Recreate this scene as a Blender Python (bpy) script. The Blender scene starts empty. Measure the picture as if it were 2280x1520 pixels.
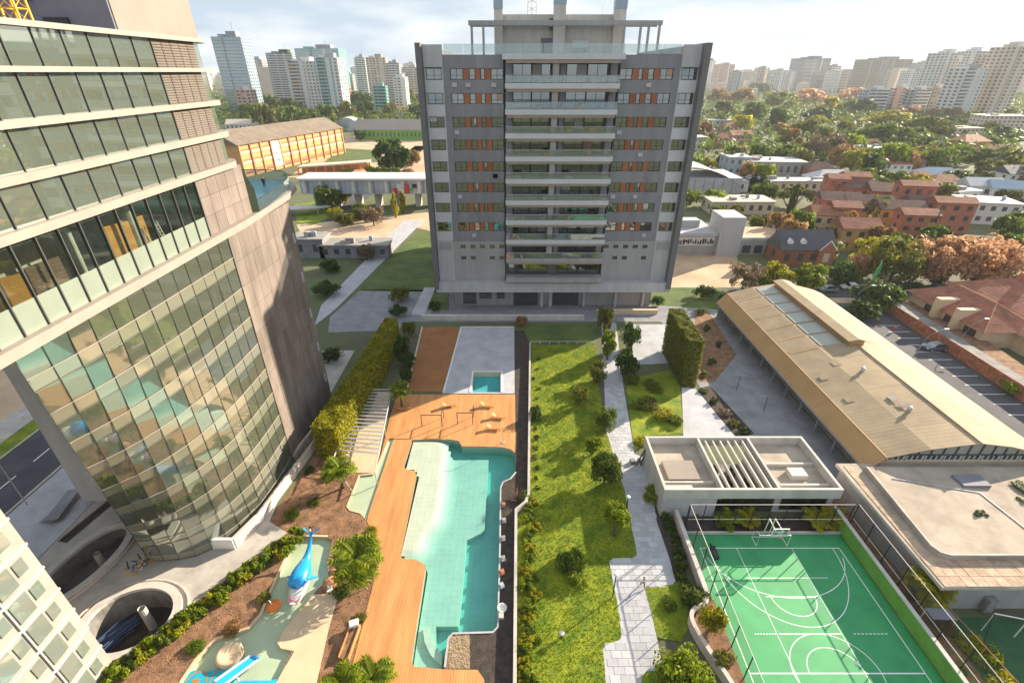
import bpy, bmesh, math, random
from mathutils import Vector, Matrix
from mathutils.geometry import tessellate_polygon
R = math.radians
rnd = random.Random(7)
scene = bpy.context.scene
col = scene.collection

# ------------------------------------------------------------------ camera, sky, sun, exposure
CAM_H = 52.5
CAM_F = 1073.0
PITCH = R(29.2)
cam_data = bpy.data.cameras.new('camera')
cam_data.sensor_width = 36.0
cam_data.lens = CAM_F / 2280.0 * 36.0
cam_data.clip_start = 0.5
cam_data.clip_end = 20000
cam = bpy.data.objects.new('camera', cam_data)
cam.location = (0, 0, CAM_H)
cam.rotation_euler = (R(90) - PITCH, 0, 0)
col.objects.link(cam)
scene.camera = cam

SUN_EL, SUN_AZ = R(21), R(55)          # azimuth from +Y towards +X
world = bpy.data.worlds.new('World')
scene.world = world
world.use_nodes = True
wn, wl = world.node_tree.nodes, world.node_tree.links
wn.clear()
w_out = wn.new('ShaderNodeOutputWorld')
w_bg = wn.new('ShaderNodeBackground')
w_sky = wn.new('ShaderNodeTexSky')
w_sky.sky_type = 'NISHITA'
w_sky.sun_disc = False
w_sky.sun_elevation = SUN_EL
w_sky.sun_rotation = SUN_AZ
w_sky.air_density = 1.0
w_sky.dust_density = 0.9
w_sky.ozone_density = 1.0
w_tc = wn.new('ShaderNodeTexCoord')
w_map = wn.new('ShaderNodeMapping')
w_map.inputs['Scale'].default_value = (1.0, 1.0, 3.6)
w_noise = wn.new('ShaderNodeTexNoise')
w_noise.inputs['Scale'].default_value = 3.2
w_noise.inputs['Detail'].default_value = 7
w_noise.inputs['Roughness'].default_value = 0.6
w_ramp = wn.new('ShaderNodeValToRGB')
w_ramp.color_ramp.elements[0].position = 0.40
w_ramp.color_ramp.elements[0].color = (0.80, 0.80, 0.80, 1)
w_ramp.color_ramp.elements[1].position = 0.72
w_ramp.color_ramp.elements[1].color = (0.97, 0.97, 0.97, 1)
w_mix = wn.new('ShaderNodeMixRGB')
w_mix.inputs['Color2'].default_value = (6.9, 7.6, 8.4, 1)       # thin bright cloud
w_n2 = wn.new('ShaderNodeTexNoise'); w_n2.inputs['Scale'].default_value = 4.2; w_n2.inputs['Detail'].default_value = 6
w_r2 = wn.new('ShaderNodeMapRange'); w_r2.inputs['From Min'].default_value = 0.42; w_r2.inputs['From Max'].default_value = 0.62
w_cl = wn.new('ShaderNodeMixRGB')
w_cl.inputs['Color1'].default_value = (4.9, 5.8, 6.9, 1); w_cl.inputs['Color2'].default_value = (7.8, 8.1, 8.4, 1)
wl.new(w_map.outputs['Vector'], w_n2.inputs['Vector']); wl.new(w_n2.outputs['Fac'], w_r2.inputs['Value'])
wl.new(w_r2.outputs['Result'], w_cl.inputs['Fac']); wl.new(w_cl.outputs['Color'], w_mix.inputs['Color2'])
wl.new(w_tc.outputs['Generated'], w_map.inputs['Vector'])
wl.new(w_map.outputs['Vector'], w_noise.inputs['Vector'])
wl.new(w_noise.outputs['Fac'], w_ramp.inputs['Fac'])
wl.new(w_ramp.outputs['Color'], w_mix.inputs['Fac'])
wl.new(w_sky.outputs['Color'], w_mix.inputs['Color1'])
wl.new(w_mix.outputs['Color'], w_bg.inputs['Color'])
w_bg.inputs['Strength'].default_value = 0.052
wl.new(w_bg.outputs['Background'], w_out.inputs['Surface'])

sun_data = bpy.data.lights.new('sun', 'SUN')
sun_data.energy = 5.0
sun_data.angle = R(0.5)
sun_data.color = (1.0, 0.86, 0.66)
sun = bpy.data.objects.new('sun', sun_data)
sd = Vector((math.sin(SUN_AZ) * math.cos(SUN_EL), math.cos(SUN_AZ) * math.cos(SUN_EL), math.sin(SUN_EL)))
sun.rotation_euler = sd.to_track_quat('Z', 'Y').to_euler()
sun.location = sd * 300
col.objects.link(sun)

scene.render.engine = 'CYCLES'
scene.cycles.use_denoising = True
scene.cycles.max_bounces = 6
scene.cycles.transparent_max_bounces = 10
scene.cycles.caustics_reflective = False
scene.cycles.caustics_refractive = False
scene.view_settings.view_transform = 'Standard'
scene.view_settings.look = 'None'
scene.view_settings.gamma = 1.0
scene.view_settings.use_curve_mapping = False
scene.view_settings.exposure = 1.38

# ------------------------------------------------------------------ survey: photo measure -> place on the ground
_s, _c = math.sin(PITCH), math.cos(PITCH)
def _ray(px, py):
    u, v = (px - 1140) / CAM_F, (py - 760) / CAM_F
    return u, _c - v * _s, -(_s + v * _c)
def G(px, py, z=0.0):
    """point at height z seen at that place of the survey photo"""
    a, b, d = _ray(px, py)
    t = (z - CAM_H) / d
    return (round(a * t, 2), round(b * t, 2))
def V(px, py, y):
    """(x, z) on the vertical plane at distance y"""
    a, b, d = _ray(px, py)
    t = y / b
    return (a * t, CAM_H + d * t)
def PX(x, y, z):
    z -= CAM_H
    zc = y * _c - z * _s
    return (1140 + CAM_F * x / zc, 760 - CAM_F * (y * _s + z * _c) / zc)
def Z(pts, k, ox, oy, z=0.0):
    return [G(ox + x / k, oy + y / k, z) for x, y in pts]

# ------------------------------------------------------------------ objects
OFF = {}
def tag(o, label=None, cat=None, group=None, kind=None):
    if label: o['label'] = label
    if cat: o['category'] = cat
    if group: o['group'] = group
    if kind: o['kind'] = kind
    return o
def thing(name, label, cat, loc=(0, 0, 0), group=None, rz=0.0):
    o = bpy.data.objects.new(name, None)
    o.empty_display_size = 0.5
    o.location = loc
    o.rotation_euler = (0, 0, rz)
    col.objects.link(o)
    OFF[o.name] = Vector(loc)
    return tag(o, label, cat, group)
def link(name, me, parent=None, mat=None):
    o = bpy.data.objects.new(name, me)
    col.objects.link(o)
    if parent is not None:
        o.parent = parent
        OFF[o.name] = OFF.get(parent.name, Vector((0, 0, 0)))
    if mat is not None:
        me.materials.clear(); me.materials.append(mat)
    return o
def copy_tree(o, parent=None, me_ok=True):
    c = o.copy()
    col.objects.link(c)
    OFF[c.name] = OFF.get(o.name, Vector((0, 0, 0)))
    if parent is not None:
        c.parent = parent
    for ch in list(o.children):
        copy_tree(ch, c)
    return c
def place(o, x, y, z=0.0, rz=None, sc=None, label=None, group=None):
    o.location = (x, y, z)
    if rz is not None: o.rotation_euler = (0, 0, rz)
    if sc is not None: o.scale = sc if isinstance(sc, (tuple, list)) else (sc, sc, sc)
    if label: o['label'] = label
    if group: o['group'] = group
    return o

class MB:
    def __init__(self):
        self.v, self.f = [], []
    def add(self, vs, fs):
        n = len(self.v)
        self.v += [tuple(p) for p in vs]
        self.f += [tuple(i + n for i in f) for f in fs]
        return self
    def box(self, x0, y0, z0, x1, y1, z1):
        return self.add([(x0, y0, z0), (x1, y0, z0), (x1, y1, z0), (x0, y1, z0), (x0, y0, z1), (x1, y0, z1), (x1, y1, z1), (x0, y1, z1)],
                        [(3, 2, 1, 0), (4, 5, 6, 7), (0, 1, 5, 4), (1, 2, 6, 5), (2, 3, 7, 6), (3, 0, 4, 7)])
    def obox(self, c, size, rz=0.0):
        """box standing on c, turned by rz"""
        w, d, h = size[0] / 2, size[1] / 2, size[2]
        ca, sa = math.cos(rz), math.sin(rz)
        P = []
        for z in (0, h):
            for sx, sy in ((-1, -1), (1, -1), (1, 1), (-1, 1)):
                P.append((c[0] + sx * w * ca - sy * d * sa, c[1] + sx * w * sa + sy * d * ca, c[2] + z))
        return self.add(P, [(3, 2, 1, 0), (4, 5, 6, 7), (0, 1, 5, 4), (1, 2, 6, 5), (2, 3, 7, 6), (3, 0, 4, 7)])
    def prism(self, poly, z0, z1):
        n = len(poly)
        a = sum(poly[i][0] * poly[(i + 1) % n][1] - poly[(i + 1) % n][0] * poly[i][1] for i in range(n))
        if a < 0: poly = list(reversed(poly))
        vs = [(p[0], p[1], z0) for p in poly] + [(p[0], p[1], z1) for p in poly]
        fs = [tuple(reversed(range(n))), tuple(range(n, 2 * n))] + [(i, (i + 1) % n, n + (i + 1) % n, n + i) for i in range(n)]
        return self.add(vs, fs)
    def panel(self, a, b, c, d, t):
        """slab of thickness t behind the quad a b c d (counter-clockwise seen from its front)"""
        a, b, c, d = map(Vector, (a, b, c, d))
        n = (b - a).cross(d - a).normalized() * t
        return self.add([a, b, c, d, a - n, b - n, c - n, d - n],
                        [(0, 1, 2, 3), (7, 6, 5, 4), (0, 4, 5, 1), (1, 5, 6, 2), (2, 6, 7, 3), (3, 7, 4, 0)])
    def tube(self, pts, r, n=6, r1=None, cap=True):
        pts = [Vector(p) for p in pts]
        m = len(pts)
        rr = [r[i] for i in range(m)] if isinstance(r, (list, tuple)) else [r + ((r1 if r1 is not None else r) - r) * i / max(1, m - 1) for i in range(m)]
        vs, fs = [], []
        for i, p in enumerate(pts):
            d = (pts[min(i + 1, m - 1)] - pts[max(i - 1, 0)]).normalized()
            up = Vector((0, 0, 1)) if abs(d.z) < 0.95 else Vector((1, 0, 0))
            u = d.cross(up).normalized(); w = u.cross(d)
            for k in range(n):
                t = 2 * math.pi * k / n
                vs.append(p + (u * math.cos(t) + w * math.sin(t)) * rr[i])
        for i in range(m - 1):
            for k in range(n):
                k2 = (k + 1) % n
                fs.append((i * n + k2, i * n + k, (i + 1) * n + k, (i + 1) * n + k2))
        if cap:
            fs.append(tuple(range(n))); fs.append(tuple(reversed(range((m - 1) * n, m * n))))
        return self.add(vs, fs)
    def lathe(self, prof, c=(0, 0, 0), n=16):
        vs, fs = [], []
        for r, z in prof:
            for k in range(n):
                t = 2 * math.pi * k / n
                vs.append((c[0] + r * math.cos(t), c[1] + r * math.sin(t), c[2] + z))
        for i in range(len(prof) - 1):
            for k in range(n):
                k2 = (k + 1) % n
                fs.append((i * n + k, i * n + k2, (i + 1) * n + k2, (i + 1) * n + k))
        return self.add(vs, fs)
    def strip(self, pts, w0, w1, z0, z1):
        """wall or kerb along an open polyline, from offset w0 to w1 to its left"""
        n = len(pts)
        L, Rr = [], []
        for i, p in enumerate(pts):
            a, b = Vector(pts[max(i - 1, 0)][:2]), Vector(pts[min(i + 1, n - 1)][:2])
            t = (b - a).normalized(); nn = Vector((-t.y, t.x))
            L.append(Vector(p[:2]) + nn * w1); Rr.append(Vector(p[:2]) + nn * w0)
        for i in range(n - 1):
            q = [Rr[i], Rr[i + 1], L[i + 1], L[i]]
            vs = [(p.x, p.y, z0) for p in q] + [(p.x, p.y, z1) for p in q]
            fs = [(3, 2, 1, 0), (4, 5, 6, 7), (0, 1, 5, 4), (2, 3, 7, 6)]
            if i == 0: fs.append((3, 0, 4, 7))
            if i == n - 2: fs.append((1, 2, 6, 5))
            self.add(vs, fs)
        return self
    def sheet(self, outer, z, holes=()):
        polys = [[Vector((p[0], p[1], 0)) for p in outer]] + [[Vector((p[0], p[1], 0)) for p in h] for h in holes]
        tris = tessellate_polygon(polys)
        flat = [p for pl in polys for p in pl]
        fs = []
        for t in tris:
            a, b, c = (flat[i] for i in t)
            fs.append(t if (b - a).cross(c - a).z > 0 else (t[0], t[2], t[1]))
        return self.add([(p.x, p.y, z) for p in flat], fs)
    def wall_loop(self, loop, z0, z1):
        n = len(loop)
        vs = [(p[0], p[1], z0) for p in loop] + [(p[0], p[1], z1) for p in loop]
        return self.add(vs, [(i, (i + 1) % n, n + (i + 1) % n, n + i) for i in range(n)])
    def mesh(self, name, off=None, smooth=False):
        me = bpy.data.meshes.new(name)
        vs = self.v if off is None else [(p[0] - off.x, p[1] - off.y, p[2] - off.z) for p in self.v]
        me.from_pydata(vs, [], self.f)
        if smooth:
            me.polygons.foreach_set('use_smooth', [True] * len(me.polygons))
        me.update()
        return me
    def build(self, name, mat, parent=None, smooth=False, kind=None, label=None, cat=None, group=None):
        off = OFF.get(parent.name) if parent is not None else None
        o = link(name, self.mesh(name, off, smooth), parent, mat)
        return tag(o, label, cat, group, kind)

def smooth_loop(pts, it=2):
    for _ in range(it):
        q = []
        for i in range(len(pts)):
            a, b = pts[i], pts[(i + 1) % len(pts)]
            q += [(a[0] * .75 + b[0] * .25, a[1] * .75 + b[1] * .25), (a[0] * .25 + b[0] * .75, a[1] * .25 + b[1] * .75)]
        pts = q
    return pts
def smooth_open(pts, it=2):
    for _ in range(it):
        q = [pts[0]]
        for a, b in zip(pts, pts[1:]):
            q += [tuple(x * .75 + y * .25 for x, y in zip(a, b)), tuple(x * .25 + y * .75 for x, y in zip(a, b))]
        pts = q + [pts[-1]]
    return pts
def resample(pts, n):
    pts = [Vector(p) for p in pts]
    L = [0]
    for a, b in zip(pts, pts[1:]): L.append(L[-1] + (b - a).length)
    out = []
    for k in range(n + 1):
        s = L[-1] * k / n
        i = 0
        while i < len(L) - 2 and L[i + 1] < s: i += 1
        t = (s - L[i]) / max(1e-9, L[i + 1] - L[i])
        out.append(pts[i].lerp(pts[i + 1], t))
    return out
def inside(p, poly):
    c = False
    for i in range(len(poly)):
        a, b = poly[i], poly[i - 1]
        if (a[1] > p[1]) != (b[1] > p[1]) and p[0] < (b[0] - a[0]) * (p[1] - a[1]) / (b[1] - a[1]) + a[0]: c = not c
    return c

# ------------------------------------------------------------------ materials
M = {}
def mat(name, c, rough=0.75, var=0.18, scale=0.6, bump=0.0, bscale=None, metal=0.0, c2=None, spec=0.4, detail=4, stretch=None):
    """plain surface with world-space mottling between two tones and optional relief"""
    m = bpy.data.materials.new(name); m.use_nodes = True
    n, l = m.node_tree.nodes, m.node_tree.links
    b = n['Principled BSDF']
    b.inputs['Roughness'].default_value = rough
    b.inputs['Metallic'].default_value = metal
    b.inputs['Specular IOR Level'].default_value = spec
    geo = n.new('ShaderNodeNewGeometry')
    vec = geo.outputs['Position']
    if stretch:
        mp = n.new('ShaderNodeMapping'); mp.inputs['Scale'].default_value = stretch
        l.new(vec, mp.inputs['Vector']); vec = mp.outputs['Vector']
    t = n.new('ShaderNodeTexNoise'); t.inputs['Scale'].default_value = scale; t.inputs['Detail'].default_value = detail
    t.inputs['Roughness'].default_value = 0.65
    l.new(vec, t.inputs['Vector'])
    r = n.new('ShaderNodeValToRGB')
    a = [x * (1 - var) for x in c]; d = c2 if c2 else [min(1, x * (1 + var)) for x in c]
    r.color_ramp.elements[0].position = 0.32; r.color_ramp.elements[0].color = (*a, 1)
    r.color_ramp.elements[1].position = 0.68; r.color_ramp.elements[1].color = (*d, 1)
    l.new(t.outputs['Fac'], r.inputs['Fac'])
    l.new(r.outputs['Color'], b.inputs['Base Color'])
    if bump:
        t2 = n.new('ShaderNodeTexNoise'); t2.inputs['Scale'].default_value = bscale or scale * 6; t2.inputs['Detail'].default_value = 5
        l.new(vec, t2.inputs['Vector'])
        bp = n.new('ShaderNodeBump'); bp.inputs['Strength'].default_value = bump; bp.inputs['Distance'].default_value = 0.1
        l.new(t2.outputs['Fac'], bp.inputs['Height']); l.new(bp.outputs['Normal'], b.inputs['Normal'])
    M[name] = m
    return m
def stripes(m, axis, period, depth=0.5, dark=0.75):
    """fine ribs or joints across a surface (colour lines plus relief)"""
    m = M[m]; n, l = m.node_tree.nodes, m.node_tree.links
    b = n['Principled BSDF']
    geo = n.new('ShaderNodeNewGeometry'); sp = n.new('ShaderNodeSeparateXYZ')
    l.new(geo.outputs['Position'], sp.inputs[0])
    w = n.new('ShaderNodeMath'); w.operation = 'MULTIPLY'; w.inputs[1].default_value = 1 / period
    l.new(sp.outputs[axis], w.inputs[0])
    fr = n.new('ShaderNodeMath'); fr.operation = 'FRACT'; l.new(w.outputs[0], fr.inputs[0])
    pg = n.new('ShaderNodeMath'); pg.operation = 'PINGPONG'; pg.inputs[1].default_value = 0.5; l.new(fr.outputs[0], pg.inputs[0])
    ml = n.new('ShaderNodeMath'); ml.operation = 'MULTIPLY'; ml.inputs[1].default_value = 7; ml.use_clamp = True; l.new(pg.outputs[0], ml.inputs[0])
    bp = n.new('ShaderNodeBump'); bp.inputs['Strength'].default_value = depth; bp.inputs['Distance'].default_value = 0.04
    l.new(ml.outputs[0], bp.inputs['Height'])
    if b.inputs['Normal'].is_linked: l.new(b.inputs['Normal'].links[0].from_socket, bp.inputs['Normal'])
    l.new(bp.outputs['Normal'], b.inputs['Normal'])
    mx = n.new('ShaderNodeMixRGB'); mx.blend_type = 'MULTIPLY'; mx.inputs['Fac'].default_value = 1
    old = b.inputs['Base Color'].links[0].from_socket
    rp = n.new('ShaderNodeValToRGB'); rp.color_ramp.elements[0].color = (dark, dark, dark, 1); rp.color_ramp.elements[0].position = 0.1
    rp.color_ramp.elements[1].position = 0.8
    l.new(ml.outputs[0], rp.inputs['Fac'])
    l.new(old, mx.inputs['Color1']); l.new(rp.outputs['Color'], mx.inputs['Color2']); l.new(mx.outputs['Color'], b.inputs['Base Color'])
def per_object(m, amount=0.25):
    """each piece its own slightly different tone"""
    m = M[m]; n, l = m.node_tree.nodes, m.node_tree.links
    b = n['Principled BSDF']; old = b.inputs['Base Color'].links[0].from_socket
    oi = n.new('ShaderNodeObjectInfo'); mr = n.new('ShaderNodeMapRange')
    mr.inputs['To Min'].default_value = 1 - amount; mr.inputs['To Max'].default_value = 1 + amount
    l.new(oi.outputs['Random'], mr.inputs['Value'])
    mx = n.new('ShaderNodeVectorMath'); mx.operation = 'SCALE'
    l.new(old, mx.inputs[0]); l.new(mr.outputs['Result'], mx.inputs['Scale']); l.new(mx.outputs['Vector'], b.inputs['Base Color'])
def leaf_mat(name, c, c2, trans=0.35, hue=0.15):
    m = bpy.data.materials.new(name); m.use_nodes = True
    n, l = m.node_tree.nodes, m.node_tree.links
    b = n['Principled BSDF']; out = n['Material Output']
    b.inputs['Roughness'].default_value = 0.6; b.inputs['Specular IOR Level'].default_value = 0.25
    geo = n.new('ShaderNodeNewGeometry'); r = n.new('ShaderNodeValToRGB')
    r.color_ramp.elements[0].color = (*c, 1); r.color_ramp.elements[1].color = (*c2, 1)
    l.new(geo.outputs['Random Per Island'], r.inputs['Fac'])
    oi = n.new('ShaderNodeObjectInfo'); mr = n.new('ShaderNodeMapRange')
    mr.inputs['To Min'].default_value = 1 - hue; mr.inputs['To Max'].default_value = 1 + hue
    l.new(oi.outputs['Random'], mr.inputs['Value'])
    mx = n.new('ShaderNodeVectorMath'); mx.operation = 'SCALE'
    l.new(r.outputs['Color'], mx.inputs[0]); l.new(mr.outputs['Result'], mx.inputs['Scale'])
    l.new(mx.outputs['Vector'], b.inputs['Base Color'])
    tr = n.new('ShaderNodeBsdfTranslucent'); l.new(mx.outputs['Vector'], tr.inputs['Color'])
    ms = n.new('ShaderNodeMixShader'); ms.inputs['Fac'].default_value = trans
    l.new(b.outputs['BSDF'], ms.inputs[1]); l.new(tr.outputs['BSDF'], ms.inputs[2]); l.new(ms.outputs['Shader'], out.inputs['Surface'])
    M[name] = m
    return m
def glass_mat(name, tint, base=0.25, trans=0.6, rough=0.02, body=(0.02, 0.03, 0.03)):
    """thin pane: mirror by angle over a tinted see-through sheet"""
    m = bpy.data.materials.new(name); m.use_nodes = True
    n, l = m.node_tree.nodes, m.node_tree.links
    n.remove(n['Principled BSDF']); out = n['Material Output']
    lw = n.new('ShaderNodeLayerWeight'); lw.inputs['Blend'].default_value = 0.5
    pw = n.new('ShaderNodeMath'); pw.operation = 'POWER'; pw.inputs[1].default_value = 4.0; l.new(lw.outputs['Facing'], pw.inputs[0])
    mr = n.new('ShaderNodeMapRange'); mr.inputs['To Min'].default_value = base; mr.inputs['To Max'].default_value = 1.0
    l.new(pw.outputs[0], mr.inputs['Value'])
    gl = n.new('ShaderNodeBsdfGlossy'); gl.inputs['Roughness'].default_value = rough; gl.inputs['Color'].default_value = (0.86, 0.93, 0.9, 1)
    tp = n.new('ShaderNodeBsdfTransparent'); tp.inputs['Color'].default_value = (*tint, 1)
    df = n.new('ShaderNodeBsdfDiffuse'); df.inputs['Color'].default_value = (*body, 1)
    m1 = n.new('ShaderNodeMixShader'); m1.inputs['Fac'].default_value = trans
    l.new(df.outputs[0], m1.inputs[1]); l.new(tp.outputs[0], m1.inputs[2])
    m2 = n.new('ShaderNodeMixShader'); l.new(mr.outputs[0], m2.inputs['Fac'])
    l.new(m1.outputs[0], m2.inputs[1]); l.new(gl.outputs[0], m2.inputs[2]); l.new(m2.outputs[0], out.inputs['Surface'])
    M[name] = m
    return m
def water_mat(name, tint):
    m = bpy.data.materials.new(name); m.use_nodes = True
    n, l = m.node_tree.nodes, m.node_tree.links
    n.remove(n['Principled BSDF']); out = n['Material Output']
    geo = n.new('ShaderNodeNewGeometry'); t = n.new('ShaderNodeTexNoise'); t.inputs['Scale'].default_value = 2.6; t.inputs['Detail'].default_value = 3
    l.new(geo.outputs['Position'], t.inputs['Vector'])
    bp = n.new('ShaderNodeBump'); bp.inputs['Strength'].default_value = 0.25; bp.inputs['Distance'].default_value = 0.04
    l.new(t.outputs['Fac'], bp.inputs['Height'])
    lw = n.new('ShaderNodeLayerWeight'); lw.inputs['Blend'].default_value = 0.5; l.new(bp.outputs['Normal'], lw.inputs['Normal'])
    pw = n.new('ShaderNodeMath'); pw.operation = 'POWER'; pw.inputs[1].default_value = 5.0; l.new(lw.outputs['Facing'], pw.inputs[0])
    fr = n.new('ShaderNodeMapRange'); fr.inputs['To Min'].default_value = 0.02; l.new(pw.outputs[0], fr.inputs['Value'])
    gl = n.new('ShaderNodeBsdfGlossy'); gl.inputs['Roughness'].default_value = 0.03; l.new(bp.outputs['Normal'], gl.inputs['Normal'])
    tp = n.new('ShaderNodeBsdfTransparent'); tp.inputs['Color'].default_value = (*tint, 1)
    ms = n.new('ShaderNodeMixShader'); l.new(fr.outputs[0], ms.inputs['Fac']); l.new(tp.outputs[0], ms.inputs[1]); l.new(gl.outputs[0], ms.inputs[2])
    l.new(ms.outputs[0], out.inputs['Surface'])
    M[name] = m
    return m

mat('city_ground', (0.16, 0.15, 0.10), 0.95, 0.4, 0.05, 0.3, 1.5, c2=(0.13, 0.16, 0.06))
mat('asphalt', (0.075, 0.075, 0.085), 0.9, 0.22, 0.25, 0.15, 9)
mat('paving_pale', (0.42, 0.42, 0.45), 0.85, 0.14, 0.35, 0.1, 5)
mat('paving_grey', (0.24, 0.24, 0.26), 0.85, 0.2, 0.35, 0.1, 5)
mat('tile', (0.43, 0.43, 0.45), 0.8, 0.08, 1.2); per_object('tile', 0.14)
mat('concrete', (0.44, 0.41, 0.37), 0.85, 0.2, 0.4, 0.2, 4)
mat('concrete_dark', (0.2, 0.19, 0.18), 0.9, 0.35, 0.6, 0.2, 4)
mat('sand_tan', (0.50, 0.36, 0.24), 0.95, 0.2, 0.1, 0.1, 3)
mat('soil', (0.23, 0.125, 0.07), 0.95, 0.45, 0.9, 0.6, 6)
mat('soil_dark', (0.055, 0.042, 0.035), 0.95, 0.4, 1.2, 0.6, 6)
mat('lawn', (0.085, 0.20, 0.006), 0.9, 0.35, 0.45, 0.9, 6, c2=(0.29, 0.31, 0.012), detail=10)
mat('lawn_far', (0.07, 0.12, 0.03), 0.9, 0.3, 0.15, 0.4, 4, c2=(0.13, 0.17, 0.04))
mat('deck', (0.56, 0.255, 0.09), 0.65, 0.22, 0.9, stretch=(1, 0.14, 1), detail=8); stripes('deck', 0, 0.28, 0.4, 0.8)
mat('pool_cream', (0.66, 0.58, 0.42), 0.6, 0.06, 0.4)
mat('pool_mint', (0.33, 0.53, 0.39), 0.6, 0.10, 0.5); stripes('pool_mint', 0, 0.8, 0.1, .9); stripes('pool_mint', 1, 0.8, 0.1, .9)
mat('pool_floor', (0.62, 0.60, 0.47), 0.6, 0.07, 0.5); stripes('pool_floor', 0, 0.8, 0.1, .93); stripes('pool_floor', 1, 0.8, 0.1, .93)
mat('pool_teal', (0.06, 0.38, 0.42), 0.6, 0.1, 0.4)
mat('kids_floor', (0.56, 0.56, 0.40), 0.6, 0.08, 0.4)
mat('kids_blue', (0.03, 0.42, 0.58), 0.5, 0.08, 0.6)
mat('beach_cream', (0.62, 0.47, 0.31), 0.85, 0.08, 0.4, 0.1, 6)
mat('court_green', (0.038, 0.295, 0.105), 0.6, 0.14, 0.35, detail=9)
mat('court_wall_green', (0.16, 0.36, 0.06), 0.8, 0.14, 0.6)
mat('court_dark_green', (0.03, 0.10, 0.04), 0.9, 0.2, 0.5)
mat('line_white', (0.80, 0.80, 0.78), 0.7, 0.05, 2)
mat('sport_sand', (0.30, 0.13, 0.05), 0.95, 0.15, 0.3, 0.2, 6)
mat('white_paint', (0.74, 0.73, 0.70), 0.6, 0.06, 0.6)
mat('offwhite', (0.52, 0.49, 0.445), 0.8, 0.16, 0.5, stretch=(1, 1, .3), detail=7)
mat('wall_pinkish', (0.62, 0.52, 0.46), 0.85, 0.1, 0.5)
mat('band', (0.315, 0.265, 0.23), 0.6, 0.08, 0.5)
mat('stone', (0.20, 0.162, 0.140), 0.75, 0.28, 0.5, 0.15, 3, stretch=(1, 1, .25), detail=8); per_object('stone', 0.12)
mat('louvre', (0.165, 0.14, 0.115), 0.55, 0.08, 0.5)
mat('mullion', (0.07, 0.072, 0.07), 0.4, 0.1, 1)
mat('spandrel', (0.235, 0.275, 0.225), 0.25, 0.06, 0.5, spec=0.6)
mat('penthouse_wall', (0.30, 0.25, 0.215), 0.85, 0.08, 0.3)
mat('penthouse_dark', (0.19, 0.19, 0.23), 0.8, 0.1, 0.3)  # penthouse wall with its shade put into the tone; also plain dark parts
mat('block_grey', (0.215, 0.222, 0.242), 0.7, 0.17, 0.5, stretch=(1, 1, .18), detail=7)
mat('block_mid', (0.33, 0.325, 0.325), 0.75, 0.13, 0.5, stretch=(1, 1, .18), detail=7)
mat('block_light', (0.44, 0.44, 0.45), 0.75, 0.12, 0.5, stretch=(1, 1, .18), detail=7)
mat('block_white', (0.52, 0.53, 0.56), 0.6, 0.05, 0.4)
mat('fin_dark', (0.14, 0.14, 0.145), 0.6, 0.1, 0.4)
mat('orange_panel', (0.30, 0.10, 0.045), 0.6, 0.12, 0.5); per_object('orange_panel', 0.15)
mat('curtain', (0.50, 0.50, 0.48), 0.9, 0.1, 1)
mat('frame_dark', (0.035, 0.037, 0.04), 0.4, 0.1, 1)
mat('soffit', (0.36, 0.29, 0.23), 0.8, 0.06, 0.5)
mat('black_metal', (0.02, 0.02, 0.022), 0.45, 0.1, 1)
mat('steel', (0.50, 0.50, 0.50), 0.4, 0.08, 1, metal=0.4)
mat('barn_roof', (0.37, 0.285, 0.185), 0.75, 0.14, 0.3, spec=0.15, detail=8); stripes('barn_roof', 1, 0.7, 0.3, 0.9); per_object('barn_roof', 0.06)
mat('barn_side', (0.46, 0.28, 0.12), 0.7, 0.1, 0.15); stripes('barn_side', 1, 0.5, 0.3, 0.92)
mat('barn_light', (0.36, 0.37, 0.33), 0.35, 0.08, 0.3)
mat('roof_clay', (0.30, 0.12, 0.075), 0.85, 0.3, 0.5, 0.3, 5); stripes('roof_clay', 2, 0.35, 0.6, 0.7)
mat('roof_clay_pale', (0.42, 0.22, 0.14), 0.85, 0.25, 0.5, 0.3, 5); stripes('roof_clay_pale', 2, 0.35, 0.6, 0.7)
mat('roof_dark_clay', (0.15, 0.08, 0.065), 0.85, 0.3, 0.5, 0.3, 5); stripes('roof_dark_clay', 2, 0.35, 0.5, 0.75)
mat('roof_slate', (0.075, 0.08, 0.095), 0.7, 0.2, 0.5, 0.2, 5)
mat('roof_grey', (0.30, 0.28, 0.26), 0.85, 0.2, 0.2, 0.1, 3)
mat('roof_white', (0.48, 0.48, 0.49), 0.6, 0.08, 0.2)
mat('terracotta', (0.42, 0.15, 0.09), 0.85, 0.14, 0.4)
mat('cream_wall', (0.62, 0.48, 0.32), 0.85, 0.1, 0.4)
mat('ochre_wall', (0.52, 0.30, 0.10), 0.85, 0.1, 0.4)
mat('pink_wall', (0.56, 0.36, 0.28), 0.85, 0.1, 0.4)
mat('brick_red', (0.34, 0.14, 0.075), 0.9, 0.25, 1.5, 0.4, 8); per_object('brick_red', 0.2)
mat('school_orange', (0.62, 0.33, 0.13), 0.8, 0.1, 0.3)
mat('far_white', (0.62, 0.61, 0.59), 0.8, 0.06, 0.1)
mat('far_cream', (0.60, 0.50, 0.40), 0.8, 0.06, 0.1)
mat('far_grey', (0.30, 0.30, 0.32), 0.8, 0.06, 0.1)
mat('far_bronze', (0.34, 0.29, 0.24), 0.8, 0.06, 0.1)
mat('far_blue', (0.30, 0.38, 0.46), 0.3, 0.06, 0.1)
mat('far_teal', (0.20, 0.42, 0.40), 0.3, 0.06, 0.1)
mat('far_brick', (0.36, 0.16, 0.11), 0.8, 0.06, 0.1)
mat('far_window', (0.05, 0.06, 0.07), 0.15, 0.1, 0.3, spec=0.7)
mat('bark', (0.12, 0.085, 0.055), 0.9, 0.3, 2, 0.4, 8)
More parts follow.
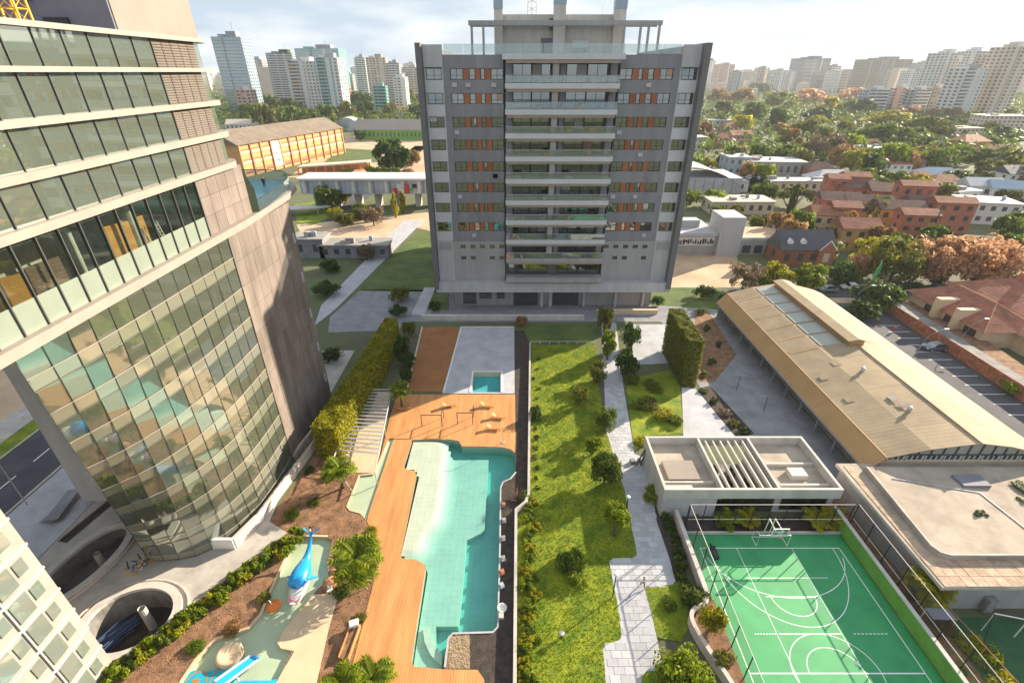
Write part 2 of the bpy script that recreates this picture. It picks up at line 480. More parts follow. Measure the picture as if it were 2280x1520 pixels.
mat('timber', (0.50, 0.24, 0.08), 0.7, 0.15, 1.2)
mat('plywood', (0.62, 0.27, 0.06), 0.7, 0.15, 1.2); per_object('plywood', 0.2)
mat('yellow_paint', (0.75, 0.42, 0.03), 0.5, 0.05, 1)
mat('red_paint', (0.55, 0.05, 0.04), 0.5, 0.08, 1)
mat('whale_blue', (0.01, 0.30, 0.68), 0.25, 0.05, 1, spec=0.6)
mat('whale_pink', (0.72, 0.22, 0.26), 0.35, 0.05, 1)
mat('rebar_blue', (0.04, 0.07, 0.15), 0.6, 0.2, 1.5)
mat('teal_floor', (0.07, 0.26, 0.30), 0.4, 0.1, 0.4)
mat('skin', (0.46, 0.28, 0.20), 0.6, 0.05, 3)
mat('cloth_dark', (0.025, 0.027, 0.035), 0.9, 0.1, 4)
mat('cloth_grey', (0.30, 0.30, 0.31), 0.9, 0.1, 4)
mat('cloth_red', (0.50, 0.04, 0.03), 0.9, 0.1, 4)
mat('cloth_orange', (0.70, 0.20, 0.04), 0.9, 0.1, 4)
mat('hair', (0.03, 0.02, 0.015), 0.7, 0.1, 4)
mat('car_white', (0.72, 0.72, 0.72), 0.25, 0.03, 1, spec=0.6)
mat('car_blue', (0.10, 0.13, 0.18), 0.22, 0.03, 1, spec=0.7)
mat('car_grey', (0.26, 0.27, 0.28), 0.25, 0.03, 1, spec=0.6)
mat('tyre', (0.02, 0.02, 0.02), 0.85, 0.1, 2)
mat('rock', (0.40, 0.20, 0.11), 0.9, 0.3, 2, 0.5, 6)
glass_mat('tower_glass', (0.72, 0.80, 0.72), 0.33, 0.52, 0.02, (0.23, 0.265, 0.215))
glass_mat('curtain_glass', (0.66, 0.74, 0.64), 0.27, 0.52, 0.035, (0.17, 0.185, 0.14))
glass_mat('spandrel_glass', (0.6, 0.7, 0.6), 0.22, 0.30, 0.05, (0.30, 0.30, 0.225))
glass_mat('dark_glass', (0.30, 0.36, 0.36), 0.28, 0.5, 0.02, (0.015, 0.02, 0.02))
glass_mat('clear_glass', (0.86, 0.92, 0.86), 0.10, 0.95, 0.02, (0.1, 0.12, 0.1))
mat('side_cladding', (0.075, 0.085, 0.08), 0.35, 0.15, 0.4, spec=0.6)
glass_mat('rail_glass', (0.82, 0.88, 0.88), 0.14, 0.88, 0.02, (0.3, 0.34, 0.34))
glass_mat('far_glass', (0.3, 0.4, 0.42), 0.35, 0.1, 0.05, (0.05, 0.09, 0.10))
water_mat('water', (0.90, 0.985, 0.97))
water_mat('pool_water', (0.97, 0.99, 0.99))
_n, _l = M['pool_water'].node_tree.nodes, M['pool_water'].node_tree.links
_va = _n.new('ShaderNodeVolumeAbsorption'); _va.inputs['Color'].default_value = (0.10, 0.80, 0.86, 1); _va.inputs['Density'].default_value = 0.42
_l.new(_va.outputs[0], _n['Material Output'].inputs['Volume'])
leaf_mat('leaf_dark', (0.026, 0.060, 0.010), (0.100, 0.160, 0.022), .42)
leaf_mat('leaf_mid', (0.050, 0.095, 0.008), (0.180, 0.235, 0.022), .45)
leaf_mat('leaf_olive', (0.075, 0.095, 0.012), (0.240, 0.235, 0.032), .45)
leaf_mat('leaf_bright', (0.090, 0.150, 0.006), (0.320, 0.370, 0.016), 0.46)
leaf_mat('leaf_yellow', (0.19, 0.19, 0.008), (0.48, 0.43, 0.018), 0.48)
leaf_mat('leaf_autumn', (0.38, 0.20, 0.10), (0.74, 0.45, 0.26), 0.5)
leaf_mat('leaf_rust', (0.18, 0.10, 0.035), (0.42, 0.25, 0.09), 0.42)
leaf_mat('leaf_bare', (0.16, 0.11, 0.065), (0.32, 0.24, 0.15), 0.3)
glass_mat('block_window', (0.4, 0.5, 0.48), 0.30, 0.1, 0.04, (0.22, 0.26, 0.23))
mat('block_cream', (0.32, 0.30, 0.27), 0.8, .12, .4)
mat('deck_weathered', (0.37, 0.31, 0.25), 0.9, 0.28, 0.25, 0.2, 4, detail=9)
mat('school_roof', (0.21, 0.165, 0.125), .9, .2, .2, .1, 3)

# ================================================================== SETTING: ground, water, paving
PZ = (2.715, 640, 960)
pool_top = [(755, 52), (975, 48), (1035, 58), (1055, 90), (1290, 95), (1350, 108), (1375, 130)]
pool_right = [(1378, 250), (1345, 285), (1300, 305), (1285, 340), (1280, 700), (1268, 1180), (1240, 1208)]
pool_bottom = [(1000, 1215), (968, 1250), (945, 1425), (930, 1436), (765, 1418), (750, 1390)]
pool_left = [(770, 1250), (835, 830), (820, 795), (780, 778), (692, 766), (685, 745), (780, 270), (770, 240), (720, 230), (703, 215)]
pool = Z(pool_top + pool_right + pool_bottom + pool_left, *PZ)
KZ = (2.814, 0, 980)
kids = Z([(1880, 602), (2050, 608), (2082, 630), (2050, 780), (2062, 870), (1990, 930), (1770, 1200), (1740, 1270), (1760, 1300), (1835, 1308),
          (1740, 1500), (1690, 1560), (1120, 1560), (1150, 1500), (1230, 1380), (1350, 1250), (1560, 1180), (1640, 1090), (1700, 950), (1840, 640)], *KZ)
lane = Z([(612, 48), (643, 42), (490, 500), (470, 530), (440, 495), (375, 480), (355, 455), (430, 265), (530, 250)], *PZ)
plunge = [G(1055, 828), G(1115, 828), G(1115, 873), G(1050, 873)]
def ellipse(cx, cy, rx, ry, rot=0, n=36):
    return [(cx + rx * math.cos(t) * math.cos(rot) - ry * math.sin(t) * math.sin(rot), cy + rx * math.cos(t) * math.sin(rot) + ry * math.sin(t) * math.cos(rot))
            for t in (2 * math.pi * k / n for k in range(n))]
pit_round = ellipse(-41.9, 31.2, 4.35, 3.6)
pit_oval = ellipse(-52.2, 38.2, 2.6, 5.3, R(-12))
def grow(p, k):
    cx = sum(q[0] for q in p) / len(p); cy = sum(q[1] for q in p) / len(p)
    return [(cx + (q[0] - cx) * k, cy + (q[1] - cy) * k) for q in p]

big = [(-4500, -500), (4500, -500), (4500, 6500), (-4500, 6500)]
g = MB().sheet(big, -0.05, [pool, kids, lane, plunge, pit_round, pit_oval]).build('ground', M['city_ground'], kind='structure')

# --- garden soil between the wall and the deck, and around the lawn
soil = [G(720, 985), G(880, 905), G(870, 930), G(835, 1052), G(817, 1159), G(844, 1214), G(846, 1240), G(780, 1521), G(150, 1600), G(232, 1500), G(640, 1185)]
MB().sheet([(-50, 20), (-45, 23.5), G(232, 1500), G(430, 1345), G(640, 1185), G(600, 1160), G(725, 975), G(862, 905)] + Z([(530, 250), (430, 265), (355, 455), (375, 480), (440, 495), (470, 530)], *PZ) + [G(817, 1159), G(844, 1214), G(846, 1240), G(780, 1521), (-11, 20)],
           -0.01, [kids]).build('garden_soil', M['soil'], kind='structure')
MB().sheet(Z([(1380, 60), (1460, 60), (1480, 420), (1375, 470), (1378, 1480), (1378, 1600), (1180, 1600), (1190, 1500), (1150, 1440), (945, 1438), (968, 1250), (1000, 1215), (1240, 1208), (1268, 1180), (1280, 700), (1285, 340), (1300, 305), (1345, 285), (1378, 250), (1375, 130)], *PZ),
           -0.01).build('planting_trench', M['soil_dark'], kind='structure')
MB().sheet([G(1145, 735), G(1178, 735), G(1178, 980), G(1146, 985)], -0.012).build('planting_trench', M['soil_dark'], kind='structure')

# --- timber deck
deck_z = [(385, 1560), (395, 1400), (560, 760), (555, 690), (482, 545), (643, 42)]
deck = Z([(380, 1620), (395, 1400), (560, 760), (555, 690), (480, 545), (490, 500), (643, 42), (612, 48), (530, 250), (570, 120)], *PZ) + [G(868, 930), G(884, 878), G(1147, 878)] + \
    Z([(1378, 60), (1375, 130), (1350, 108), (1290, 95), (1055, 90), (1035, 58), (975, 48), (755, 52), (703, 215), (720, 230), (770, 240), (780, 270), (685, 745), (692, 766),
       (780, 778), (820, 795), (835, 830), (770, 1250), (750, 1390), (765, 1418), (930, 1436), (1150, 1440), (1190, 1500), (1195, 1620)], *PZ)
MB().sheet(deck, 0.03).build('pool_deck', M['deck'], kind='structure')

# --- main pool: stepped basin, coping, water
pb = thing('swimming_pool', 'long turquoise swimming pool with cream shallow shelf beside the orange deck', 'pool', (*pool[0], 0))
MB().wall_loop(grow(pool, 1.003), -2.0, 0.0).build('basin_wall', M['pool_cream'], pb)
MB().sheet(grow(pool, 1.003), -1.75).build('deep_floor', M['pool_floor'], pb)
mint = Z([(758, 60), (972, 60), (980, 110), (995, 150), (1215, 148), (1192, 565), (1165, 590), (1082, 632), (1066, 830), (1035, 1120), (1030, 1150), (895, 1150), (893, 1300), (940, 1310), (930, 1425),
          (768, 1410), (758, 1385), (776, 1255), (845, 830), (828, 790), (785, 772), (700, 760), (695, 745), (790, 270), (778, 235), (722, 222), (712, 210)], *PZ)
MB().prism(mint, -1.74, -0.85).build('middle_floor', M['pool_floor'], pb)
cream = Z([(760, 62), (962, 62), (948, 200), (928, 400), (898, 560), (832, 602), (815, 762), (700, 758), (697, 745), (792, 270), (779, 234), (723, 221), (714, 210)], *PZ)
# sandy beach: a ramp from ankle deep down to the middle floor
STP = 0.45
gx0, gy0 = min(p[0] for p in cream) - 1.2, min(p[1] for p in cream) - 4.5
nx_, ny_ = int((max(p[0] for p in cream) + 4.5 - gx0) / STP), int((max(p[1] for p in cream) + 1.5 - gy0) / STP)
cy0_, cx1_ = min(p[1] for p in cream), sum(p[0] for p in cream) / len(cream) + 1.5
wid = [[1.0 if inside((gx0 + i * STP, gy0 + j * STP), cream) or (gy0 + j * STP > cy0_ - .3 and gx0 + i * STP < cx1_ and not inside((gx0 + i * STP, gy0 + j * STP), pool)) else 0.0 for i in range(nx_)] for j in range(ny_)]
for _ in range(14):
    wid = [[(wid[j][i] * 2 + wid[j][max(0, i - 1)] + wid[j][min(nx_ - 1, i + 1)] + wid[max(0, j - 1)][i] + wid[min(ny_ - 1, j + 1)][i]) / 6 for i in range(nx_)] for j in range(ny_)]
rp = MB()
for j in range(ny_ - 1):
    for i in range(nx_ - 1):
        x, y = gx0 + i * STP, gy0 + j * STP
        if not (inside((x + STP / 2, y + STP / 2), mint) or inside((x + STP / 2, y + STP / 2), cream)): continue
        q = [(i, j), (i + 1, j), (i + 1, j + 1), (i, j + 1)]
        w_ = [wid[b][a] for a, b in q]
        if max(w_) < .03: continue
        rp.add([(gx0 + a * STP, gy0 + b * STP, -.855 + .66 * min(1, wid[b][a] * 1.35)) for a, b in q], [(0, 1, 2, 3)])
rp.build('beach_ramp', M['pool_floor'], pb, smooth=True)
MB().prism(Z([(815, 1170), (850, 1165), (865, 1230), (930, 1330), (930, 1400), (860, 1330), (825, 1250)], *PZ), -1.73, -0.5).build('step', M['pool_floor'], pb)
cop = MB()
pr = Z([(1378, 245)] + pool_right[1:] + pool_bottom[:3], *PZ)
cop.strip(pr, 0.0, 0.2, -0.02, 0.07)
cop.build('coping', M['paving_pale'], pb)
MB().prism(grow(pool, 1.001), -1.9, -0.10).build('water', M['pool_water'], pb)

# --- shallow lane pool west of the deck
lp = thing('lane_pool', 'narrow cream paddling lane pool at the left edge of the deck', 'pool', (*lane[0], 0))
MB().wall_loop(grow(lane, 1.01), -0.22, 0.02).build('basin_wall', M['pool_cream'], lp)
MB().sheet(grow(lane, 1.01), -0.18).build('floor', M['kids_floor'], lp)
MB().sheet(lane, -0.06).build('water', M['water'], lp)
c_ = MB(); c_.strip(list(reversed(Z([(440, 497), (375, 480), (355, 455), (430, 265), (530, 250)], *PZ))), 0.0, 0.3, -0.03, 0.06)
c_.build('coping', M['beach_cream'], lp)

# --- children's pool
kp = thing('children_pool', 'winding shallow pale green children pool with bright blue splash area', 'pool', (*kids[0], 0))
MB().wall_loop(grow(kids, 1.004), -0.55, 0.02).build('basin_wall', M['beach_cream'], kp)
MB().sheet(grow(kids, 1.004), -0.45).build('floor', M['kids_floor'], kp)
blue = smooth_loop(Z([(1180, 1425), (1290, 1450), (1420, 1400), (1490, 1370), (1500, 1440), (1450, 1520), (1440, 1580), (1110, 1580)], *KZ), 2)
MB().prism(blue, -0.44, -0.16).build('splash_floor', M['kids_blue'], kp)
bw = Z([(1838, 1310), (1800, 1420), (1745, 1488), (1690, 1500), (1500, 1502), (1440, 1580), (1720, 1580), (1780, 1500), (1850, 1330)], *KZ)
MB().prism(bw, -0.44, -0.05).build('blue_edge', M['kids_blue'], kp)
# painted fish rings on the splash floor
for fx, fy in ((1385, 1490), (1225, 1515)):
    cx, cy = G(fx / 2.814, 980 + fy / 2.814, -0.15)
    r_ = MB(); r_.strip(ellipse(cx, cy, 1.0, 1.0) + [ellipse(cx, cy, 1.0, 1.0)[0]], -0.06, 0.06, -0.157, -0.15)
    r_.build('fish_ring', M['cloth_orange'], kp)
    f_ = MB()
    for ax, ay, s_ in ((-.1, .1, .42), (.25, -.2, .3), (-.3, -.35, .25)):
        f_.prism([(cx + ax - s_, cy + ay + s_ * .2), (cx + ax, cy + ay - s_ * .5), (cx + ax + s_ * .8, cy + ay), (cx + ax + s_ * 1.2, cy + ay + s_ * .5), (cx + ax, cy + ay + s_ * .6)], -0.157, -0.148)
    f_.build('fish_print', M['cloth_orange'], kp)
MB().sheet(kids, -0.14).build('water', M['water'], kp)
c_ = MB(); c_.strip(Z([(2050, 606), (1880, 600), (1840, 640), (1700, 950), (1640, 1090), (1560, 1180), (1350, 1250), (1230, 1380), (1150, 1500), (1120, 1560)], *KZ), -0.3, 0.0, -0.02, 0.05)
c_.build('coping', M['beach_cream'], kp)
beach = Z([(1960, 962), (2120, 966), (2060, 1180), (1975, 1560), (1690, 1560), (1740, 1500), (1845, 1318), (1760, 1302), (1738, 1270), (1768, 1200), (1860, 1085)], *KZ)
MB().sheet(beach, 0.012).build('beach_paving', M['beach_cream'], kind='structure')

# --- sand court, pale play court, plunge pool and the red deck north of the pool
MB().sheet([G(940, 728), G(1025, 728), G(985, 872), G(905, 872)], 0.02).build('sport_sand', M['sport_sand'], kind='structure')
MB().sheet([G(1025, 728), G(1145, 728), G(1146, 876), G(985, 876)], 0.018, [plunge]).build('play_court', M['paving_pale'], kind='structure')
MB().strip([G(940, 728), G(905, 874)], -0.15, 0.15, 0.0, 0.12).build('kerb', M['offwhite'], kind='structure')
MB().strip([G(1145, 728), G(1027, 728), G(987, 874)], -0.15, 0.15, 0.0, 0.12).build('kerb', M['white_paint'], kind='structure')
pp = thing('plunge_pool', 'small square teal plunge pool beside the sand court', 'pool', (*plunge[0], 0))
MB().wall_loop(plunge, -1.2, 0.0).build('basin_wall', M['pool_cream'], pp)
MB().sheet(grow(plunge, 1.003), -1.1).build('floor', M['pool_teal'], pp)
MB().sheet(plunge, -0.1).build('water', M['water'], pp)
pc = MB(); pc.strip([plunge[3], plunge[0], plunge[1], plunge[2]], 0.0, 0.45, 0.0, 0.1); pc.build('coping', M['white_paint'], pp)

# --- lawns
LZ = (3.166, 1140, 1040)
lawn_edge = [(750, 20), (790, 150), (872, 560), (878, 620), (850, 637), (712, 640), (686, 662), (704, 760), (742, 960), (774, 1180), (760, 1215), (662, 1250), (640, 1280), (652, 1400), (668, 1640)]
lawn = [G(1184, 768), G(1326, 768), G(1335, 870), G(1350, 960)] + Z(lawn_edge, *LZ) + [G(1150, 1560), G(1152, 1150), G(1180, 1115)]
MB().sheet(lawn, 0.0).build('lawn', M['lawn'], kind='structure')
MB().sheet([G(1160, 722), G(1325, 722), G(1326, 766), G(1182, 766)], 0.004).build('lawn', M['lawn_far'], kind='structure')
isl1 = Z([(960, 832), (1130, 828), (1180, 800), (1240, 990), (1240, 1130), (1190, 1230), (1025, 1200), (990, 1050), (940, 860)], *LZ)
MB().sheet(isl1, 0.035).build('lawn', M['lawn'], kind='structure')
isl2 = Z([(945, 1440), (1060, 1425), (1230, 1400), (1330, 1520), (1330, 1640), (915, 1640), (915, 1470)], *LZ)
MB().sheet(isl2, 0.035).build('lawn', M['lawn'], kind='structure')
MB().sheet([G(1392, 845), G(1510, 820), G(1522, 965), G(1440, 970), G(1412, 1005)], 0.0).build('shrub_bed', M['lawn'], kind='structure')
# --- tiled path with its own tiles
path = [G(1338, 700), G(1352, 740), G(1350, 960)] + Z(lawn_edge, *LZ) + Z([(915, 1640), (915, 1470), (945, 1440), (1050, 1425), (1060, 1400), (1020, 1190), (990, 1050), (940, 860), (960, 832), (1130, 828), (1152, 800), (1110, 640), (1020, 380), (985, 130), (960, -60)], *LZ) + \
    [G(1412, 1010), G(1405, 960), G(1388, 860), G(1372, 720)]
path = [path[0]] + path[2:]
pth = MB().sheet(path, 0.012).build('garden_path', M['paving_pale'], kind='structure')
tm = MB().box(-0.53, -0.37, 0.0, 0.53, 0.37, 0.022).mesh('tile')
tm.materials.append(M['tile'])
nt = 0
for j in range(72):
    y = 24.6 + j * 0.78
    for i in range(40):
        x = 2.0 + i * 1.1 + (0.55 if j % 2 else 0)
        if nt < 300 and inside((x, y), path) and inside((x - .45, y), path) and inside((x + .45, y), path):
            o = link('tile', tm, pth); o.location = (x, y, 0.012 + rnd.uniform(0, 0.006)); o.rotation_euler = (0, 0, rnd.uniform(-.006, .006)); nt += 1
# --- driveway and service yard between the garden and the barn
MB().sheet([G(1410, 722), G(1505, 722), G(1512, 808), G(1405, 812)], 0.006).build('driveway', M['paving_pale'], kind='structure')
MB().sheet([(35.8, 72), (37, 64), (44, 57), (45.5, 50.6), (52, 50.6), (52, 108), (44, 112), (36, 112)], 0.004).build('service_yard', M['paving_grey'], kind='structure')
MB().sheet([G(1518, 862), G(1550, 866), G(1640, 975), G(1522, 985)], 0.008).build('ramp', M['paving_pale'], kind='structure')
MB().sheet([G(1552, 866), G(1580, 858), G(1680, 965), G(1642, 975)], 0.010).build('planting_bed', M['soil_dark'], kind='structure')  # diagonal shadow line across the paving, put in as dark soil colour
MB().sheet([G(1545, 690), G(1575, 690), G(1640, 790), G(1590, 850), G(1555, 850)], 0.010).build('planting_bed', M['soil'], kind='structure')
# --- west plaza, pavement and avenue
MB().sheet([(-58.5, 20), (-45.5, 20), G(232, 1500), G(640, 1185), G(600, 1160), (-34, 60), (-34, 90), (-58.5, 90)], -0.02, [pit_round, pit_oval]).build('plaza', M['concrete'], kind='structure')
MB().sheet([(-68.5, -30), (-58.6, -30), (-58.6, 110), (-68.5, 110)], -0.014).build('pavement', M['paving_pale'], kind='structure')
MB().sheet([(-79, -60), (-69, -60), (-69, 420), (-79, 420)], -0.03).build('avenue', M['asphalt'], kind='structure')
MB().strip([(-68.6, -30), (-68.6, 110)], 0.0, 0.4, -0.03, 0.10).build('kerb', M['concrete'], kind='structure')
MB().strip([(-79.4, -30), (-79.4, 130)], 0.0, 0.4, -0.03, 0.10).build('kerb', M['concrete'], kind='structure')
for k in range(24):
    MB().sheet([(-74.1, -10 + k * 6), (-73.9, -10 + k * 6), (-73.9, -7 + k * 6), (-74.1, -7 + k * 6)], -0.022).build('lane_mark', M['line_white'], kind='structure')
MB().sheet([(-83, -30), (-79.5, -30), (-79.5, 130), (-83, 130)], -0.02).build('verge', M['lawn'], kind='structure')
MB().sheet([(-88, -30), (-83, -30), (-83, 130), (-88, 130)], -0.016).build('pavement', M['concrete'], kind='structure')
MB().sheet([(-170, 30), (-88, 30), (-88, 110), (-170, 110)], -0.02).build('sandy_square', M['sand_tan'], kind='structure')
MB().sheet([(-100, 52), (-91, 54), (-92, 62), (-101, 60)], -0.01).build('lawn', M['lawn'], kind='structure')
# --- street, lawns and dusty lot left of the apartment block
MB().sheet([G(700, 725), G(745, 690), G(945, 490), G(900, 490), G(715, 680)], 0.0).build('street', M['paving_pale'], kind='structure')
MB().sheet([G(800, 645), G(880, 560), G(935, 515), G(985, 515), G(985, 650), G(985, 645)], 0.01).build('lawn', M['lawn_far'], kind='structure')
MB().sheet([G(735, 705), G(800, 648), G(985, 650), G(950, 700), G(880, 735), G(730, 740)], 0.002).build('paved_court', M['paving_grey'], kind='structure')
MB().sheet([G(915, 700), G(945, 640), G(970, 640), G(945, 700)], 0.014).build('garden_path', M['paving_pale'], kind='structure')
MB().sheet([G(660, 500), G(980, 470), G(980, 520), G(900, 500), G(840, 560), G(690, 560)], -0.02).build('dusty_lot', M['sand_tan'], kind='structure')
MB().sheet([G(655, 455), G(720, 445), G(760, 470), G(700, 500), G(660, 495)], -0.01).build('lawn', M['lawn'], kind='structure')
MB().sheet([G(720, 362), G(760, 330), G(850, 335), G(850, 362)], -0.01).build('playing_field', M['lawn_far'], kind='structure')
MB().sheet([G(640, 395), G(770, 308), G(960, 300), G(960, 388)], -0.03).build('school_yard', M['sand_tan'], kind='structure')
# --- pale terrace in front of the apartment block and its kerb walls
MB().sheet([G(905, 716), G(1600, 716), G(1600, 640), G(1000, 640)], -0.004).build('forecourt', M['paving_grey'], kind='structure')
MB().sheet([G(1000, 640), G(1000, 690), G(940, 690), G(960, 640)], 0.003).build('lawn', M['lawn_far'], kind='structure')
MB().sheet([G(1440, 640), G(1600, 640), G(1610, 690), G(1440, 678)], 0.003).build('lawn', M['lawn_far'], kind='structure')
# --- side road right of the block, parking, cross street
MB().sheet([G(1490, 560), G(1640, 570), G(1660, 640), G(1490, 640)], 0.002).build('yard', M['sand_tan'], kind='structure')
MB().sheet([(60, 118), (260, 118), (260, 128), (60, 130)], -0.01).build('street', M['asphalt'], kind='structure')
MB().sheet([(60, 114.5), (260, 114.5), (260, 117.8), (60, 117.8)], -0.004).build('pavement', M['sand_tan'], kind='structure')
lot = [(75.9, 52), (92.5, 52), (93.6, 70), (94.2, 114), (75.9, 114)]
MB().sheet(lot, -0.006).build('parking_lot', M['asphalt'], kind='structure')
for k in range(17):
    y = 52 + k * 3.1
    MB().sheet([(87.2, y), (92.2, y), (92.2, y + .14), (87.2, y + .14)], 0.0).build('bay_line', M['line_white'], kind='structure')
# --- sports court surface and lines
CX0, CX1, CY0, CY1 = 22.75, 42.6, 12.0, 42.45
MB().sheet([(CX0, CY0), (CX1, CY0), (CX1, CY1), (CX0, CY1)], 0.01).build('sports_court', M['court_green'], kind='structure')
CLX = 32.58
lines = MB()
def cl(x0, y0, x1, y1): lines.sheet([(x0, y0), (x1, y0), (x1, y1), (x0, y1)], 0.016)
def arc(cx, cy, rx, ry, a0, a1, n=28, w=0.04):
    pts = [(cx + rx * math.cos(R(a0 + (a1 - a0) * k / n)), cy + ry * math.sin(R(a0 + (a1 - a0) * k / n))) for k in range(n + 1)]
    for a, b in zip(pts, pts[1:]):
        t = (Vector(b) - Vector(a)).normalized(); nn = Vector((-t.y, t.x)) * w
        lines.sheet([(a[0] + nn.x, a[1] + nn.y), (a[0] - nn.x, a[1] - nn.y), (b[0] - nn.x, b[1] - nn.y), (b[0] + nn.x, b[1] + nn.y)], 0.0165)
YB = 40.5
cl(23.75, YB - .1, 41.4, YB); cl(23.75, CY0, 23.85, YB - .1); cl(41.3, CY0, 41.4, YB - .1)
cl(28.35, CY0, 28.41, YB - .12); cl(35.3, CY0, 35.36, YB - .12)
cl(27.9, 36.3, 37.6, 36.37); cl(29.1, 33.95, 35.2, 34.02)
cl(23.85, 25.85, 41.3, 25.97)
for k in range(9): cl(26.0 + k * 0.3, 29.75, 26.18 + k * 0.3, 29.85); cl(36.6 + k * 0.42, 29.75, 36.85 + k * 0.42, 29.85)
cl(28.45, 29.75, 35.28, 29.85)
arc(32.6, 40.4, 7.9, 9.9, 180, 360, 44)
arc(32.6, 40.2, 8.5, 6.4, 190, 350, 40)
arc(32.2, 34.0, 2.5, 2.3, 180, 360, 24)
arc(32.6, 25.9, 4.4, 3.9, 0, 180, 30); arc(32.6, 25.9, 2.8, 2.5, 0, 180, 24)
arc(32.6, 25.9, 4.4, 3.9, 180, 360, 30)
lines.build('court_lines', M['line_white'], kind='structure')
MB().sheet([(45.2, 18), (75, 18), (75, 31.6), (53, 31.6), (47, 31.6)], 0.0).build('turf_pitch', M['court_dark_green'], kind='structure')
MB().sheet([(44.0, 14), (47.0, 14), (46.4, 50), (44.0, 50)], 0.004).build('planting_bed', M['soil'], kind='structure')
MB().sheet([(22.6, 42.6), (44, 42.6), (44, 45.3), (22.6, 45.3)], 0.006).build('planting_bed', M['soil_dark'], kind='structure')
MB().sheet(Z([(985, 130), (1040, 100), (1180, 480), (1240, 800), (1152, 800), (1110, 640), (1020, 380)], *LZ), 0.03).build('planting_bed', M['soil_dark'], kind='structure')

# ================================================================== THE CURVED GLASS TOWER
TX = -33.6
Y0t, YL, YC = 19.0, 52.6, 62.8
tower = thing('glass_tower', 'curved glass office tower with pale floor bands and stone flank', 'tower', (-45, 50, 0))
bands = [55.5, 52.85, 49.7, 46.5, 43.2, 36.5]
bandh = [0.28, 0.36, 0.48, 0.58, 0.64, 0.8]
def plan(x, y1, r=3.2, y0=Y0t, back=-70):
    """floor outline with a rounded far corner"""
    p = [(x, y0)]
    for k in range(9):
        t = R(90) * k / 8
        p.append((x - r + r * math.cos(t), y1 - r + r * math.sin(t)))
    return p + [(back, y1), (back, y0)]
for i, (z, h) in enumerate(zip(bands, bandh)):
    if i < 5:
        MB().prism(plan(TX + 0.55, YC + 0.5), z - h, z).build('floor_band', M['band'], tower)
terrace = [(TX + 0.6, Y0t), (TX + .8, 59)] + [(-33.1, 66), (-33.6, 74), (-34.8, 80), (-36.6, 83), (-39.5, 85)] + [(-70, 85), (-70, Y0t)]
MB().prism(terrace, 35.75, 36.55).build('floor_band', M['band'], tower)
MB().prism([(-34.6, YC + .3), (-34.3, 74), (-35.6, 79.6), (-37.2, 82.3), (-40, 84.2), (-60, 84.2), (-60, YC + .3)], 36.56, 36.62).build('terrace_floor', M['teal_floor'], tower)
# inner floors, core and columns that show through the panes
for i, z in enumerate(bands[1:]):
    MB().prism(plan(TX - 0.35, YC - 0.6, 2.6, Y0t, -69), z - 0.02, z + 0.1).build('inner_floor', M['concrete_dark'], tower)
    MB().prism(plan(TX - 0.5, YC - 0.8, 2.6, Y0t, -69), bands[i] - bandh[i] - 0.5, bands[i] - bandh[i] - 0.42).build('ceiling', M['concrete'], tower)
MB().box(-69, 26, 36.6, -45, 57, 55.4).build('core_wall', M['concrete'], tower)
for k in range(5):
    MB().lathe([(0.45, 36.6), (0.45, 55.4)], (-37.0, 24.5 + k * 7.3, 0), 12).build('column', M['concrete'], tower)
